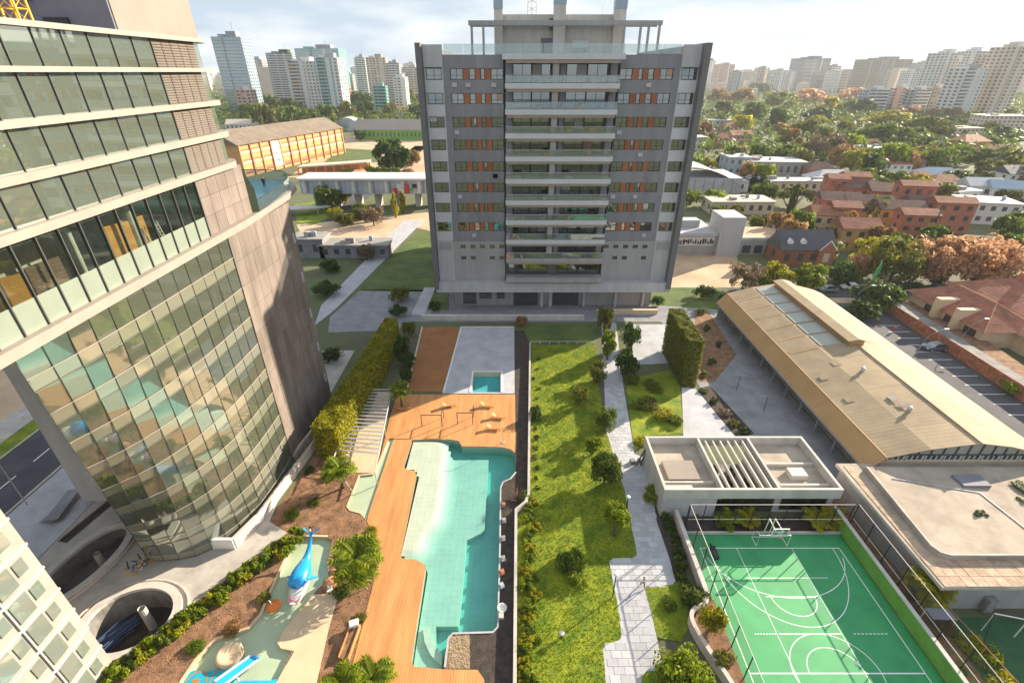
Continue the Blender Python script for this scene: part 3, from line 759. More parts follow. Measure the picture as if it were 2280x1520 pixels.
# panes of the straight floors
dY = 2.55
gl = M['tower_glass']
for i in range(4):
    z1, z0 = bands[i] - bandh[i], bands[i + 1]
    ys = [YL - dY * k for k in range(14)]
    for k in range(13):
        ya, yb = ys[k + 1], ys[k]
        j, q = rnd.uniform(-.012, .012), rnd.uniform(-.012, .012)
        MB().panel((TX + j + q, ya + .05, z0), (TX + j - q, yb - .05, z0), (TX - j - q, yb - .05, z1), (TX - j + q, ya + .05, z1), 0.03).build('pane', gl, tower)
    for k in range(13):
        if rnd.random() < .4:
            hb = rnd.uniform(.25, .8) * (z1 - z0)
            MB().box(TX - .62, ys[k + 1] + .2, z1 - hb, TX - .56, ys[k] - .2, z1 - .02).build('blind', M['curtain'], tower)
        if rnd.random() < .5:
            MB().box(TX - rnd.uniform(2, 5), ys[k + 1] + .4, z0 + .11, TX - 1.2, ys[k] - .5, z0 + rnd.uniform(.7, 1.3)).build('desk', M[rnd.choice(['concrete', 'timber', 'black_metal', 'offwhite'])], tower)
    for k in range(14):
        MB().box(TX - .16, ys[k] - .04, z0, TX + .10, ys[k] + .04, z1).build('mullion', M['mullion'], tower)
    # louvre wall: five ribbed panels per floor
    n = 5; w = (YC - 3.2 - YL) / n
    for k in range(n):
        ya = YL + .06 + k * w
        lp_ = MB()
        lp_.box(TX - .25, ya + .04, z0, TX - .02, ya + w - .04, z1)
        lo = lp_.build('louvre_panel', M['stone'], tower)
        sl = MB(); m_ = int((z1 - z0) / 0.22)
        for q in range(m_):
            zz = z0 + 0.1 + q * (z1 - z0 - .1) / m_
            sl.add([(TX - .02, ya + .08, zz + .12), (TX + .09, ya + .08, zz), (TX + .09, ya + w - .08, zz), (TX - .02, ya + w - .08, zz + .12), (TX - .02, ya + .08, zz), (TX - .02, ya + w - .08, zz)],
                   [(0, 1, 2, 3), (0, 4, 1), (3, 2, 5), (1, 4, 5, 2)])
        sl.build('louvre_slats', M['louvre'], lo, kind='stuff')
    # rounded glass corner
    r = 3.2; cx, cy = TX - r, YC - r
    for k in range(4):
        a, b = R(90) * k / 4, R(90) * (k + 1) / 4
        pa = (cx + r * math.cos(a), cy + r * math.sin(a)); pb_ = (cx + r * math.cos(b), cy + r * math.sin(b))
        MB().panel((*pa, z0), (*pb_, z0), (*pb_, z1), (*pa, z1), 0.03).build('pane', gl, tower)
    MB().panel((cx, YC, z0), (-60, YC, z0), (-60, YC, z1), (cx, YC, z1), 0.03).build('pane', gl, tower)
# the tall floor under fit-out
z1, z0, zs = bands[4] - bandh[4], 36.55, 38.75
ys = [YL - 1.95 * k for k in range(18)]
for k in range(17):
    ya, yb = ys[k + 1], ys[k]
    MB().panel((TX, ya + .05, zs), (TX, yb - .05, zs), (TX, yb - .05, z1), (TX, ya + .05, z1), 0.03).build('pane', M['clear_glass'], tower)
    MB().panel((TX + .01, ya + .05, z0), (TX + .01, yb - .05, z0), (TX + .01, yb - .05, zs - .06), (TX + .01, ya + .05, zs - .06), 0.06).build('spandrel_panel', M['spandrel'], tower)
for k in range(18):
    MB().box(TX - .14, ys[k] - .05, z0, TX + .12, ys[k] + .05, z1).build('mullion', M['mullion'], tower)
n = 5; w = (YC - YL - .2) / n
for k in range(n):
    ya = YL + .08 + k * w
    for q in range(3):
        h = (z1 - z0) / 3
        MB().box(TX - .3, ya + .03, z0 + q * h + .02, TX - rnd.uniform(0, .02), ya + w - .03, z0 + (q + 1) * h - .02).build('stone_panel', M['stone'], tower)
MB().panel((TX - .3, YC, z0), (-60, YC, z0), (-60, YC, z1), (TX - .3, YC, z1), 0.03).build('pane', gl, tower)
# lower curtain wall: ruled surface from a straight head to a hull-shaped foot
foot = [Vector(p) for p in [(-44.6, 38.6, 0), (-41.6, 38.6, 0), (-38.8, 39.4, 0), (-36.8, 41.2, 0), (-35.3, 43.6, 0), (-34.2, 46.6, 0), (-33.75, 50.5, 0), (-33.65, 55.6, 0)]]
head = [Vector(p) for p in [(-34.5, 28.4, 35.5), (-34.1, 32, 35.5), (-33.9, 38, 35.5), (-33.8, 45, 35.5), (-33.7, 50, 35.5), (-33.65, 55.6, 35.5)]]
NC, NF = 13, 9
foot = resample(foot, NC); head = resample(head, NC)
def fs(i, t):
    a = foot[i].lerp(head[i], t)
    bow = 1 - math.sin(t * math.pi) * 0.0
    return a
for f in range(NF):
    ta, tb, tc = f / NF, (f + 0.36) / NF, (f + 1) / NF
    for i in range(NC):
        for (u0, u1, nm, mm) in ((ta, tb, 'spandrel_panel', None), (tb, tc, 'pane', M['curtain_glass'])):
            P = [fs(i, u0), fs(i + 1, u0), fs(i + 1, u1), fs(i, u1)]
            cc = sum(P, Vector()) / 4
            P = [cc + (p - cc) * 0.975 for p in P]
            n_ = (P[1] - P[0]).cross(P[3] - P[0]).normalized()
            ex, ey = (P[1] + P[2] - P[0] - P[3]).normalized(), (P[2] + P[3] - P[0] - P[1]).normalized()
            hx_, hy_ = (P[1] - P[0]).length / 2, (P[3] - P[0]).length / 2
            tx_, ty_ = rnd.gauss(0, .011), rnd.gauss(0, .011)
            P = [cc + ex * (sx * hx_) + ey * (sy * hy_) + n_ * (sx * hx_ * tx_ + sy * hy_ * ty_) for sx, sy in ((-1, -1), (1, -1), (1, 1), (-1, 1))]
            MB().panel(*P, 0.04).build(nm, mm or M['spandrel_glass'], tower)
    # slab behind
    loop = [(fs(i, tb).x - .35, fs(i, tb).y + .25) for i in range(NC + 1)] + [(-46, 56)]
    MB().prism(loop, 35.5 * tb - .35, 35.5 * tb - .05).build('inner_floor', M['beach_cream'], tower)
    mg = MB(); mg.tube([fs(i, tb) + Vector((.04, -.02, 0)) for i in range(NC + 1)], 0.045, 4); mg.build('transom', M['band'], tower)
    mg = MB(); mg.tube([fs(i, ta + 0.004) + Vector((.04, -.02, 0)) for i in range(NC + 1)], 0.035, 4); mg.build('transom', M['mullion'], tower)
for i in range(NC + 1):
    MB().tube([fs(i, 0) + Vector((.03, -.03, 0)), fs(i, 1) + Vector((.03, -.03, 0))], 0.032, 4).build('mullion', M['mullion'], tower)
MB().prism([(-60, 48), (-44, 48), (-38.5, 52), (-38.5, 58), (-60, 58)], 0, 35.4).build('core_wall', M['offwhite'], tower)
for (cx, cy) in ((-40.5, 43), (-37.2, 47.5)):
    MB().lathe([(0.4, 0), (0.4, 35.4)], (cx, cy, 0), 12).build('column', M['concrete'], tower)
# dark return on the left of the curtain wall
a0, a1 = foot[0], head[0]
for f in range(NF):
    p, q = a0.lerp(a1, f / NF), a0.lerp(a1, (f + 1) / NF)
    MB().panel(p + Vector((-7, 5.5, 0)), p + Vector((-.05, 0.05, 0)), q + Vector((-.05, .05, -.05)), q + Vector((-7, 5.5, -.05)), 0.1).build('side_panel', M['side_cladding'], tower)
# stone flank
n, m_ = 8, 11
w = (73.4 - 55.7) / n
MB().box(-60, 55.7, 0, TX - .28, 73.2, 35.5).build('flank_wall', M['concrete_dark'], tower)
for k in range(n):
    for q in range(m_):
        h = 35.45 / m_
        MB().box(TX - .27, 55.72 + k * w + .025, q * h + .02, TX - rnd.uniform(0, .02), 55.72 + (k + 1) * w - .025, (q + 1) * h - .02).build('stone_panel', M['stone'], tower)
for q in range(m_):
    if q % 2: MB().box(TX - .02, 72.2, q * 3.2 + .6, TX + .12, 72.7, q * 3.2 + 2.2).build('vent_cover', M['paving_pale'], tower)
# terrace balustrade
rail = [(-32.95, 63.2), (-33.25, 67), (-33.7, 71), (-34.1, 74.4), (-34.9, 77.8), (-36.2, 81), (-38, 83.4), (-40.6, 84.8), (-45, 84.9), (-52, 84.9)]
for a, b in zip(rail, rail[1:]):
    MB().panel((*a, 36.6), (*b, 36.6), (*b, 38.1), (*a, 38.1), 0.03).build('balustrade_pane', M['rail_glass'], tower)
MB().tube([(x, y, 38.15) for x, y in rail], 0.05, 5).build('handrail', M['black_metal'], tower)
MB().panel((TX - .05, YC - .2, 36.6), (-32.9, 63.2, 36.6), (-32.9, 63.2, 39.5), (TX - .05, YC - .2, 42.2), 0.05).build('terrace_screen', M['dark_glass'], tower)
# roof: parapet, penthouse
MB().prism(plan(TX + .3, YC + .3), 55.5, 55.62).build('roof', M['roof_grey'], tower)
ph = MB().prism([(-72, 58.8), (-40.4, 58.8), (-38.8, 70.3), (-72, 70.3)], 55.62, 67).build('penthouse', M['penthouse_wall'], tower)
MB().box(-72, 58.55, 55.63, -40.5, 58.78, 67.05).build('penthouse_shaded_wall', M['penthouse_dark'], tower)  # penthouse wall turned from the sun, its shade put into a darker colour
for x in (-55.5, -48.3):
    MB().lathe([(0.5, -.02), (0.5, 0.25), (0.3, 0.3)], (x, 58.4, 58.8), 12).build('roof_vent', M['paving_pale'], tower)
MB().box(-47.4, 58.35, 55.7, -44.9, 58.54, 57.3).build('door', M['black_metal'], tower)
# yellow hoist mast on the roof
hm = thing('hoist_mast', 'yellow lattice hoist mast standing on the office tower roof', 'hoist', (-44.3, 50.5, 55.62))
for dx in (0, 1.3):
    for dy in (0, 1.3):
        MB().box(-44.3 + dx - .07, 50.5 + dy - .07, 55.62, -44.3 + dx + .07, 50.5 + dy + .07, 72).build('leg', M['yellow_paint'], hm)
br = MB()
for q in range(14):
    z = 56.2 + q * 1.15
    for a, b in (((0, 0), (1.3, 0)), ((1.3, 0), (1.3, 1.3)), ((1.3, 1.3), (0, 1.3)), ((0, 1.3), (0, 0))):
        br.tube([(-44.3 + a[0], 50.5 + a[1], z), (-44.3 + b[0], 50.5 + b[1], z)], 0.05, 4)
        br.tube([(-44.3 + a[0], 50.5 + a[1], z), (-44.3 + b[0], 50.5 + b[1], z + 1.15)], 0.04, 4)
br.build('bracing', M['yellow_paint'], hm)
# fit-out clutter behind the tall panes
for k, (x, y, w, h, rz, mm, lab) in enumerate([
        (-36.5, 28.6, 3.2, 3.6, 80, 'plywood', 'wide orange plywood partition at the near end of the fit-out floor'),
        (-35.8, 32.0, 2.0, 3.2, 60, 'plywood', 'orange plywood door panel leaning behind the tall glass'),
        (-37.5, 37.5, 4.6, 2.6, 85, 'roof_dark_clay', 'brown board partition in the middle of the fit-out floor'),
        (-36.0, 43.4, 2.2, 3.8, 70, 'plywood', 'bright orange upright board beside the white column on the fit-out floor'),
        (-37.0, 46.4, 3.2, 3.4, 85, 'plywood', 'orange timber screen at the far part of the fit-out floor')]):
    MB().obox((x, y, 36.66), (w, 0.12, h), R(rz)).build('partition_board', M[mm], label=lab, cat='board')
for k, (x, y, lab) in enumerate([(-35.0, 45.6, 'white leaning stepladder on the fit-out floor, nearer one'), (-35.4, 48.2, 'white leaning stepladder on the fit-out floor beside the louvre wall')]):
    t = thing('stepladder', lab, 'ladder', (x, y, 36.66))
    for s in (-.25, .25):
        MB().tube([(x, y + s, 36.66), (x - .5, y + s * .7, 39.4)], .05, 5).build('rail', M['white_paint'], t)
    st = MB()
    for q in range(7): st.tube([(x - .07 * q, y - .24, 37.0 + q * .33), (x - .07 * q, y + .24, 37.0 + q * .33)], .03, 4)
    st.build('rung', M['white_paint'], t)
t = thing('timber_stack', 'stack of orange sawn timber lying on the fit-out floor', 'timber', (-37, 34.5, 36.66))
for q in range(8): MB().obox((-37 + (q % 4) * .4, 34.8, 36.66 + (q // 4) * .22), (0.32, 4.2, .2), R(rnd.uniform(-4, 4))).build('beam', M['timber'], t)

# ================================================================== NEIGHBOUR BLOCK, bottom left
nb = thing('glazed_block', 'pale framed glazed block at the lower left corner of the plaza', 'building', (-45, 10, 0))
MB().box(-64, 6.0, 0, -40.6, 26.9, 27).build('wall', M['block_cream'], nb)
for q in range(9):
    z = 0.3 + q * 3.0
    MB().box(-40.59, 6.0, z + 2.78, -40.46, 26.92, z + 3.0).build('floor_band', M['wall_pinkish'], nb)
    for k in range(6):
        y = 26.1 - k * 3.2
        MB().box(-40.59, y - .95, z + .9, -40.51, y - .05, z + 2.3).build('window', M['block_window'], nb)
        if k % 2 == 0 or q % 2: MB().box(-40.59, y - 2.75, z + .35, -40.5, y - 1.25, z + 2.5).build('window', M['block_window'], nb)
        MB().box(-40.59, y - 3.05, z, -40.44, y - 2.95, z + 2.77).build('pilaster', M['offwhite'], nb)

# ================================================================== GREY APARTMENT BLOCK
ab = thing('apartment_block', 'grey eleven storey apartment block with central balconies and orange panels', 'building', (10, 115, 0))
A = 111.0
MB().box(-17.75, A + .5, 7.7, -1.7, 168, 55.5).build('wall', M['block_grey'], ab)
MB().box(21.7, A + .5, 7.7, 37.45, 168, 55.5).build('wall', M['block_grey'], ab)
MB().box(-1.69, A + 2.6, 7.7, 21.69, 168, 55.4).build('wall', M['block_mid'], ab)
for x0, x1 in ((-18.8, -17.78), (37.48, 38.65)):
    MB().box(x0, A - 2.2, 6.2, x1, 168.2, 57.4).build('side_fin', M['fin_dark'], ab)
FL = [51.1 - 4.44 * k for k in range(8)]
def wbox(x0, x1, z0, z1, y=A + .32, name='window', parent=ab, glass='dark_glass', bars=1, curtain=0.0):
    w = MB().box(x0, y, z0, x1, y + .16, z1).build(name, M[glass], parent)
    fr = MB()
    t = .11
    fr.box(x0, y - .06, z0, x1, y + .02, z0 + t); fr.box(x0, y - .06, z1 - t, x1, y + .02, z1)
    for q in range(bars + 2):
        xx = x0 + (x1 - x0 - t) * q / (bars + 1)
        fr.box(xx, y - .055, z0 + t, xx + t, y + .025, z1 - t)
    fr.box(x0 + t, y - .05, z0 + (z1 - z0) * .36, x1 - t, y + .022, z0 + (z1 - z0) * .36 + .07)
    fr.build('frame', M['frame_dark'], w)
    if rnd.random() < curtain * .45:
        hb = rnd.uniform(.3, .95) * (z1 - z0 - 2 * t)
        a = x0 + t + (0 if rnd.random() < .5 else (x1 - x0) / 2)
        MB().box(a, y - .03, z1 - t - hb, min(x1 - t, a + (x1 - x0) / 2 - t), y - .012, z1 - t).build('blind', M[rnd.choice(['curtain', 'curtain', 'cloth_grey', 'sand_tan'])], w)
    if rnd.random() < curtain:
        a = rnd.uniform(0, .5) * (x1 - x0)
        MB().box(x0 + a + .1, y + .165, z0 + .1, x0 + a + (x1 - x0) * .45, y + .172, z1 - .1).build('curtain', M['curtain'], w)
    return w
for side in (0, 1):
    mx = (lambda x: x) if side == 0 else (lambda x: 20 - x)
    def B(x0, y0, z0, x1, y1, z1, name, m):
        a, b = sorted((mx(x0), mx(x1)))
        return MB().box(a, y0, z0, b, y1, z1).build(name, M[m], ab)
    # light outer column
    B(-17.7, A - .05, 53.3, -13.85, A + .5, 57.2, 'column_panel', 'block_light')
    for k, z in enumerate(FL):
        a, b = sorted((mx(-17.3), mx(-14.2)))
        wbox(a, b, z, z + 2.05, A + .25, bars=1, curtain=.5, glass='dark_glass')
        B(-17.7, A - .05, z - 2.35, -13.85, A + .5, z - .04, 'column_panel', 'block_white' if k > 0 or True else 'block_light')
        B(-17.7, A + .05, z - .02, -17.32, A + .5, z + 2.07, 'jamb', 'block_light'); B(-14.18, A + .05, z - .02, -13.85, A + .5, z + 2.07, 'jamb', 'block_light')
    B(-17.7, A - .05, 7.72, -13.85, A + .5, 17.63, 'column_panel', 'block_light')
    a, b = sorted((mx(-17.2), mx(-14.3)))
    MB().box(a, A - .08, 15.4, b, A - .052, 17.3).build('vent_grille', M['block_mid'], ab)
    # grey wing: spandrels, piers, windows and orange panels
    B(-13.8, A, 53.15, -1.75, A + .5, 55.5, 'spandrel_panel', 'block_grey')
    for k, z in enumerate(FL):
        B(-13.8, A, z - 2.39 if k < 7 else 17.65, -1.75, A + .5, z, 'spandrel_panel', 'block_grey')
        B(-13.8, A + .01, z + .003, -12.5, A + .5, z + 2.04, 'pier', 'block_grey')
        cells = [(-12.45, -9.9, 'w'), (-9.85, -8.7, 'o'), (-8.65, -7.45, 's'), (-7.4, -6.4, 'o'), (-6.35, -5.5, 's'), (-5.45, -4.3, 'o'), (-4.25, -1.78, 'w')]
        for x0, x1, t in cells:
            a, b = sorted((mx(x0), mx(x1)))
            if t == 'w': wbox(a, b, z + .02, z + 2.02, A + .3, curtain=.6)
            elif t == 's': wbox(a, b, z + .02, z + 2.02, A + .3, bars=0, curtain=.9)
            else: MB().box(a, A + .12, z + .015, b, A + .45, z + 2.03).build('orange_panel', M['orange_panel'], ab)
    B(-13.8, A + .02, 7.72, -1.75, A + .5, 17.6, 'lower_panel', 'block_mid')
    for z in (15.9, 13.1):
        for q in range(5):
            if (q + side + int(z)) % 3 or z > 15:
                a, b = sorted((mx(-12.2 + q * 2.3), mx(-11.0 + q * 2.3)))
                MB().box(a, A - .03, z, b, A + .018, z + .8).build('vent_window', M['far_window'], ab)
# central balconies
slabs = [50.57, 45.85, 41.35, 36.82, 32.25, 27.65, 23.25, 18.75, 14.3]
MB().box(-1.9, 108.0, 54.6, 22.0, A + 2.5, 55.6).build('roof_slab', M['block_white'], ab)
MB().box(-1.2, 108.3, 54.0, 21.2, A + 2.5, 54.58).build('soffit_band', M['soffit'], ab)
for k, z in enumerate(slabs):
    top = 54.0 if k == 0 else slabs[k - 1] - 1.6
    MB().box(-1.4, 108.2, z - 1.0, 21.4, A + 2.55, z).build('balcony_slab', M['block_white'] if k < 8 else M['block_mid'], ab)
    MB().box(-1.1, 108.5, z - 1.55, 21.1, A + 2.5, z - 1.01).build('soffit_band', M['soffit'], ab)
    # glazed doors in the recess
    for x0, x1 in ((.2, 4.0), (4.1, 8.0), (11.2, 15.4), (15.5, 19.6)):
        wbox(x0, x1, z + .02, top - .05, A + 2.3, name='balcony_door', bars=1, curtain=.65)
    MB().box(8.1, 108.9, z + .01, 9.3, A + 2.4, top - .02).build('balcony_divider', M['block_mid'], ab)
    MB().box(9.9, A + 1.6, z + .01, 11.0, A + 2.4, top - .02).build('pier', M['block_light'], ab)
    for x in (-1.3, 19.9):
        MB().box(x, A + .2, z + .01, x + 1.4, A + 2.4, top - .02).build('pier', M['block_grey'], ab)
    for q in range(6):
        xx = -1.3 + q * 3.77
        MB().box(xx + .03, 108.28, z + .12, xx + 3.72, 108.31, z + 1.25).build('balustrade_pane', M['rail_glass'], ab)
    MB().tube([(-1.3, 108.3, z + 1.3), (21.3, 108.3, z + 1.3)], .05, 4).build('handrail', M['steel'], ab)
for x0, x1 in ((-1.2, 9.0), (10.6, 21.2)):
    wbox(x0 + .4, x1 - .4, 9.6, 12.3, A + .2, bars=3)
MB().box(-1.4, 108.2, 8.2, 21.4, A + .15, 9.3).build('balcony_slab', M['block_mid'], ab)
for k in range(14):
    x = rnd.choice([-12.2, -9.4, -4.2, 22.2, 27.2, 30.4]); z = FL[rnd.randrange(8)]
    MB().box(x, A - .38, z - 1.3, x + 1.0, A - .02, z - .55).build('air_conditioner', M['block_light'], ab)
for k, z in enumerate(slabs[:8]):
    for q in range(2):
        x = rnd.choice([.4, 2.2, 5, 7, 11.5, 13.5, 16, 18.5])
        MB().box(x, 109.2, z + .01, x + rnd.uniform(.6, 1.8), 110.2, z + rnd.uniform(.45, 1.0)).build('balcony_furniture', M[rnd.choice(['timber', 'cloth_grey', 'terracotta', 'black_metal', 'offwhite'])], ab)
# white base fascia, recessed ground floor
MB().box(-18.6, A - 1.9, 5.3, 38.6, 168, 7.69).build('base_fascia', M['block_light'], ab)
MB().box(-14.6, A + 2.2, 0, 35.5, 166, 5.28).build('ground_floor_wall', M['block_mid'], ab)
for x0, x1, n_, z0_ in ((-12.5, -9.2, 'window', .4), (-8.3, -5.2, 'window', 1.8), (-3.9, -1.9, 'window', 1.8), (.4, 6.6, 'entrance', .02), (10.4, 17.0, 'entrance', .02)):
    MB().box(x0, A + 2.1, z0_, x1, A + 2.19, 4.4).build(n_, M['dark_glass'] if n_ == 'window' else M['far_window'], ab)
for x in (7.2, 9.4, 18, 26, 33): MB().box(x, A + 1.2, 0, x + .7, A + 1.9, 5.28).build('column', M['block_light'], ab)
# roof terrace: balustrade panes, penthouse, pergola, chimneys, mast
for q in range(12):
    x0 = -13.6 + q * 3.93
    if True:
        MB().box(x0 + .04, A + .1 if not -3 < x0 < 20 else 108.15, 55.62, x0 + 3.88, A + .14 if not -3 < x0 < 20 else 108.19, 57.3).build('balustrade_pane', M['rail_glass'], ab)
MB().box(-3.3, 118, 55.5, 23.3, 130, 62.7).build('penthouse_wall', M['offwhite'], ab)
MB().box(6.0, 117.8, 55.52, 9.0, 117.98, 58.6).build('penthouse_door', M['far_window'], ab)
MB().box(12.5, 117.8, 56.2, 16.0, 117.98, 58.2).build('window', M['dark_glass'], ab)
MB().box(7.6, 117.5, 59.9, 8.5, 117.95, 62).build('vent_grille', M['far_window'], ab)
MB().box(-8.6, 113.0, 60.5, 29.6, 113.5, 61.3).build('pergola_beam', M['block_mid'], ab)
MB().box(-8.6, 117.0, 60.5, 29.6, 117.5, 61.3).build('pergola_beam', M['block_mid'], ab)
for q in range(30):
    x0 = -8.3 + q * 1.29
    MB().box(x0, 113.5, 60.7, x0 + .22, 117.0, 61.2).build('pergola_slat', M['block_mid'], ab)
for x in (-8.2, -5.9, 22, 25.2, 26.8, 28.9):
    MB().box(x, 113.1, 55.5, x + .45, 113.45, 60.5).build('pergola_post', M['block_mid'], ab)
for x0, x1, z in ((-3.6, -1.9, 65.2), (8.4, 10.8, 66.0), (20.6, 22.9, 65.2)):
    ch = MB().box(x0, 116.2, 55.6, x1, 117.9, z - 1.7).build('chimney', M['offwhite'], ab)
    MB().box(x0 - .08, 116.1, z - 1.69, x1 + .08, 117.95, z + .3).build('chimney_cap', M['far_blue'], ab)
ms = MB()
for x, y in ((3.2, 121), (5.2, 121), (4.2, 122.6)):
    ms.tube([(x, y, 62.7), (4.2 + (x - 4.2) * .4, 121.5 + (y - 121.5) * .4, 72)], .09, 4)
for q in range(6):
    z = 63.5 + q * 1.4
    ms.tube([(3.3 + q * .08, 121, z), (5.1 - q * .08, 121, z + .8)], .05, 4); ms.tube([(5.1 - q * .08, 121, z), (3.3 + q * .08, 121, z + .8)], .05, 4)
ms.build('antenna_mast', M['steel'], ab)
for x in (-2.5, 12.5, 18.5): MB().tube([(x, 119, 62.7), (x, 119, 64.2)], .04, 4).build('antenna', M['steel'], ab)

# ================================================================== FOLIAGE LIBRARY
def crown_mesh(name, seed, lobes, leaves, size, shape='round'):
    """crown filling x,y in -1..1 and z in 0..1, made of many small leaf faces gathered in clumps"""
    r = random.Random(seed)
    L = []
    for _ in range(lobes):
        t = r.uniform(0, 2 * math.pi)
        if shape == 'round':
            q = r.random() ** .5 * .80; z = r.uniform(.14, .84); q *= math.sin(math.pi * min(.98, max(.16, z)) ** .9) ** .6
            L.append((q * math.cos(t), q * math.sin(t), z, r.uniform(.15, .38)))
        elif shape == 'umbrella':
            q = r.random() ** .5 * .78; z = .74 - .52 * q * q + r.uniform(-.16, .06)
            L.append((q * math.cos(t), q * math.sin(t), z, r.uniform(.18, .30)))
        elif shape == 'column':
            z = r.uniform(.06, .92); q = r.uniform(0, .5) * (1 - z * .7)
            L.append((q * math.cos(t), q * math.sin(t), z, r.uniform(.22, .40) * (1 - z * .55)))
        elif shape == 'airy':
            q = r.random() ** .5 * .80; z = r.uniform(.10, .88)
            L.append((q * math.cos(t), q * math.sin(t), z, r.uniform(.14, .30)))
        else:   # shrub
            q = r.random() ** .5 * .72; z = r.uniform(.1, .66) * (1 - q * .4)
            L.append((q * math.cos(t), q * math.sin(t), z, r.uniform(.2, .38)))
    mb = MB()
    zs = .6 if shape in ('umbrella',) else .8
    for _ in range(leaves):
        c = L[r.randrange(lobes)]
        d = Vector((r.gauss(0, 1), r.gauss(0, 1), r.gauss(.25, 1))).normalized()
        k = c[3] * (r.uniform(.80, 1.04) if r.random() < .8 else r.uniform(.3, .8))
        p = Vector((c[0] + d.x * k, c[1] + d.y * k, c[2] + d.z * k * zs))
        if p.z < 0.0: p.z = r.uniform(0, .1)
        if p.z > 1: p.z = r.uniform(.9, 1.0)
        n = (d + Vector((r.gauss(0, .45), r.gauss(0, .45), r.gauss(.2, .45)))).normalized()
        u = n.orthogonal().normalized(); w = n.cross(u)
        a = r.uniform(0, 6.28); u, w = u * math.cos(a) + w * math.sin(a), w * math.cos(a) - u * math.sin(a)
        s1 = size * r.uniform(.6, 1.25); s2 = s1 * (r.uniform(.45, .75) if shape != 'shrub' else r.uniform(.25, .5))
        if shape == 'shrub': s1 *= 1.25
        mb.add([p - u * s1, p + w * s2, p + u * s1, p - w * s2], [(0, 1, 2, 3)])
    return mb.mesh(name)
LIB = {
    'round': [crown_mesh('crown', s, 30, 2300, .088) for s in (1, 2, 3)],
    'near': [crown_mesh('crown', s, 42, 6000, .062) for s in (11, 12)],
    'far': [crown_mesh('crown', s, 16, 620, .15) for s in (21, 22, 23, 24)],
    'umbrella': [crown_mesh('crown', s, 30, 2200, .085, 'umbrella') for s in (31, 32)],
    'column': [crown_mesh('crown', s, 34, 1900, .085, 'column') for s in (41, 42)],
    'airy': [crown_mesh('crown', s, 44, 3000, .06, 'airy') for s in (51, 52, 53)],
    'shrub': [crown_mesh('foliage', s, 18, 1500, .09, 'shrub') for s in (61, 62, 63)],
    'shrub_small': [crown_mesh('foliage', s, 9, 520, .17, 'shrub') for s in (71, 72, 73, 74)],
}
for k in LIB:
    for me in LIB[k]: me.materials.append(M['leaf_mid'])
def trunk_mesh(seed, limbs=4):
    r = random.Random(seed); mb = MB()
    mb.tube([(0, 0, -.02), (r.uniform(-.02, .02), r.uniform(-.02, .02), .45), (0, 0, .8)], [.055, .04, .02], 6)
    for k in range(limbs):
        t = 6.28 * k / limbs + r.uniform(-.4, .4)
        z = r.uniform(.38, .55)
        mb.tube([(0, 0, z), (.16 * math.cos(t), .16 * math.sin(t), z + .16), (.34 * math.cos(t), .34 * math.sin(t), z + .36)], [.028, .018, .006], 4)
    return mb.mesh('trunk')
TRUNKS = [trunk_mesh(s) for s in (1, 2, 3)]
for me in TRUNKS: me.materials.append(M['bark'])
def set_mat(o, m):
    o.material_slots[0].link = 'OBJECT'; o.material_slots[0].material = m
NT = [0]
def tree(kind, leaf, x, y, h, r, label, group=None, name='tree', base=.30, z=0.0, trunk=True, cat='tree'):
    t = thing(name, label, cat, (x, y, z), group, rnd.uniform(0, 6.28))
    NT[0] += 1
    lib = LIB[kind]
    c = link('crown' if cat != 'shrub' else 'foliage', lib[rnd.randrange(len(lib))], t)
    c.location = (0, 0, h * base); c.scale = (r, r * rnd.uniform(.88, 1.1), h * (1 - base))
    set_mat(c, M[leaf])
    if trunk:
        k = link('trunk', TRUNKS[NT[0] % 3], t); k.scale = (h * .8, h * .8, h * .95)
    return t
def shrub(leaf, x, y, h, r, label, group=None, name='shrub', kind='shrub_small', z=0.0):
    t = thing(name, label, 'shrub', (x, y, z), group, rnd.uniform(0, 6.28))
    lib = LIB[kind]
    c = link('foliage', lib[rnd.randrange(len(lib))], t)
    c.scale = (r, r * rnd.uniform(.85, 1.15), h); set_mat(c, M[leaf])
    return t
def frond_mesh(seed):
    r = random.Random(seed); mb = MB()
    spine = [Vector((s, 0, .55 * s - .62 * s * s)) for s in [q / 9 for q in range(10)]]
    mb.tube(spine, .012, 4, .003)
    for q in range(1, 10):
        p = spine[q]; ln = .34 * math.sin(math.pi * (q + .8) / 11) + .05
        for s in (-1, 1):
            for dd in (0, .055):
                a = p - Vector((dd, 0, 0))
                tip = a + Vector((.16, s * ln, -.10 - .06 * r.random()))
                mb.add([a, a + Vector((.045, 0, 0)), tip, a + Vector((.02, s * ln * .5, .01))], [(0, 1, 2, 3)])
    return mb.mesh('frond')
FRONDS = [frond_mesh(s) for s in (1, 2)]
for me in FRONDS: me.materials.append(M['leaf_bright'])
def palm(x, y, h, r, label, group=None, n=20, leaf='leaf_bright', stakes=False):
    t = thing('palm_tree', label, 'palm', (x, y, 0), group, rnd.uniform(0, 6.28))
    k = MB().tube([(0, 0, 0), (.05, .02, h * .5), (0, 0, h)], [.2, .16, .14], 8).mesh('trunk')
    k.materials.append(M['bark']); link('trunk', k, t)
    for q in range(n):
        f = link('frond', FRONDS[q % 2], t)
        f.location = (0, 0, h - .05); f.scale = (r, r, r)
        f.rotation_euler = (rnd.uniform(-.2, .2), rnd.uniform(-.75, .55), 2.399 * q); set_mat(f, M[leaf])
    if stakes:
        for q in range(3):
            a = 2.1 * q + .4
            st = MB().tube([(.1 * math.cos(a), .1 * math.sin(a), h * .8), (1.5 * math.cos(a), 1.5 * math.sin(a), 0)], .04, 5).mesh('stake')
            st.materials.append(M['offwhite']); link('stake', st, t)
    return t

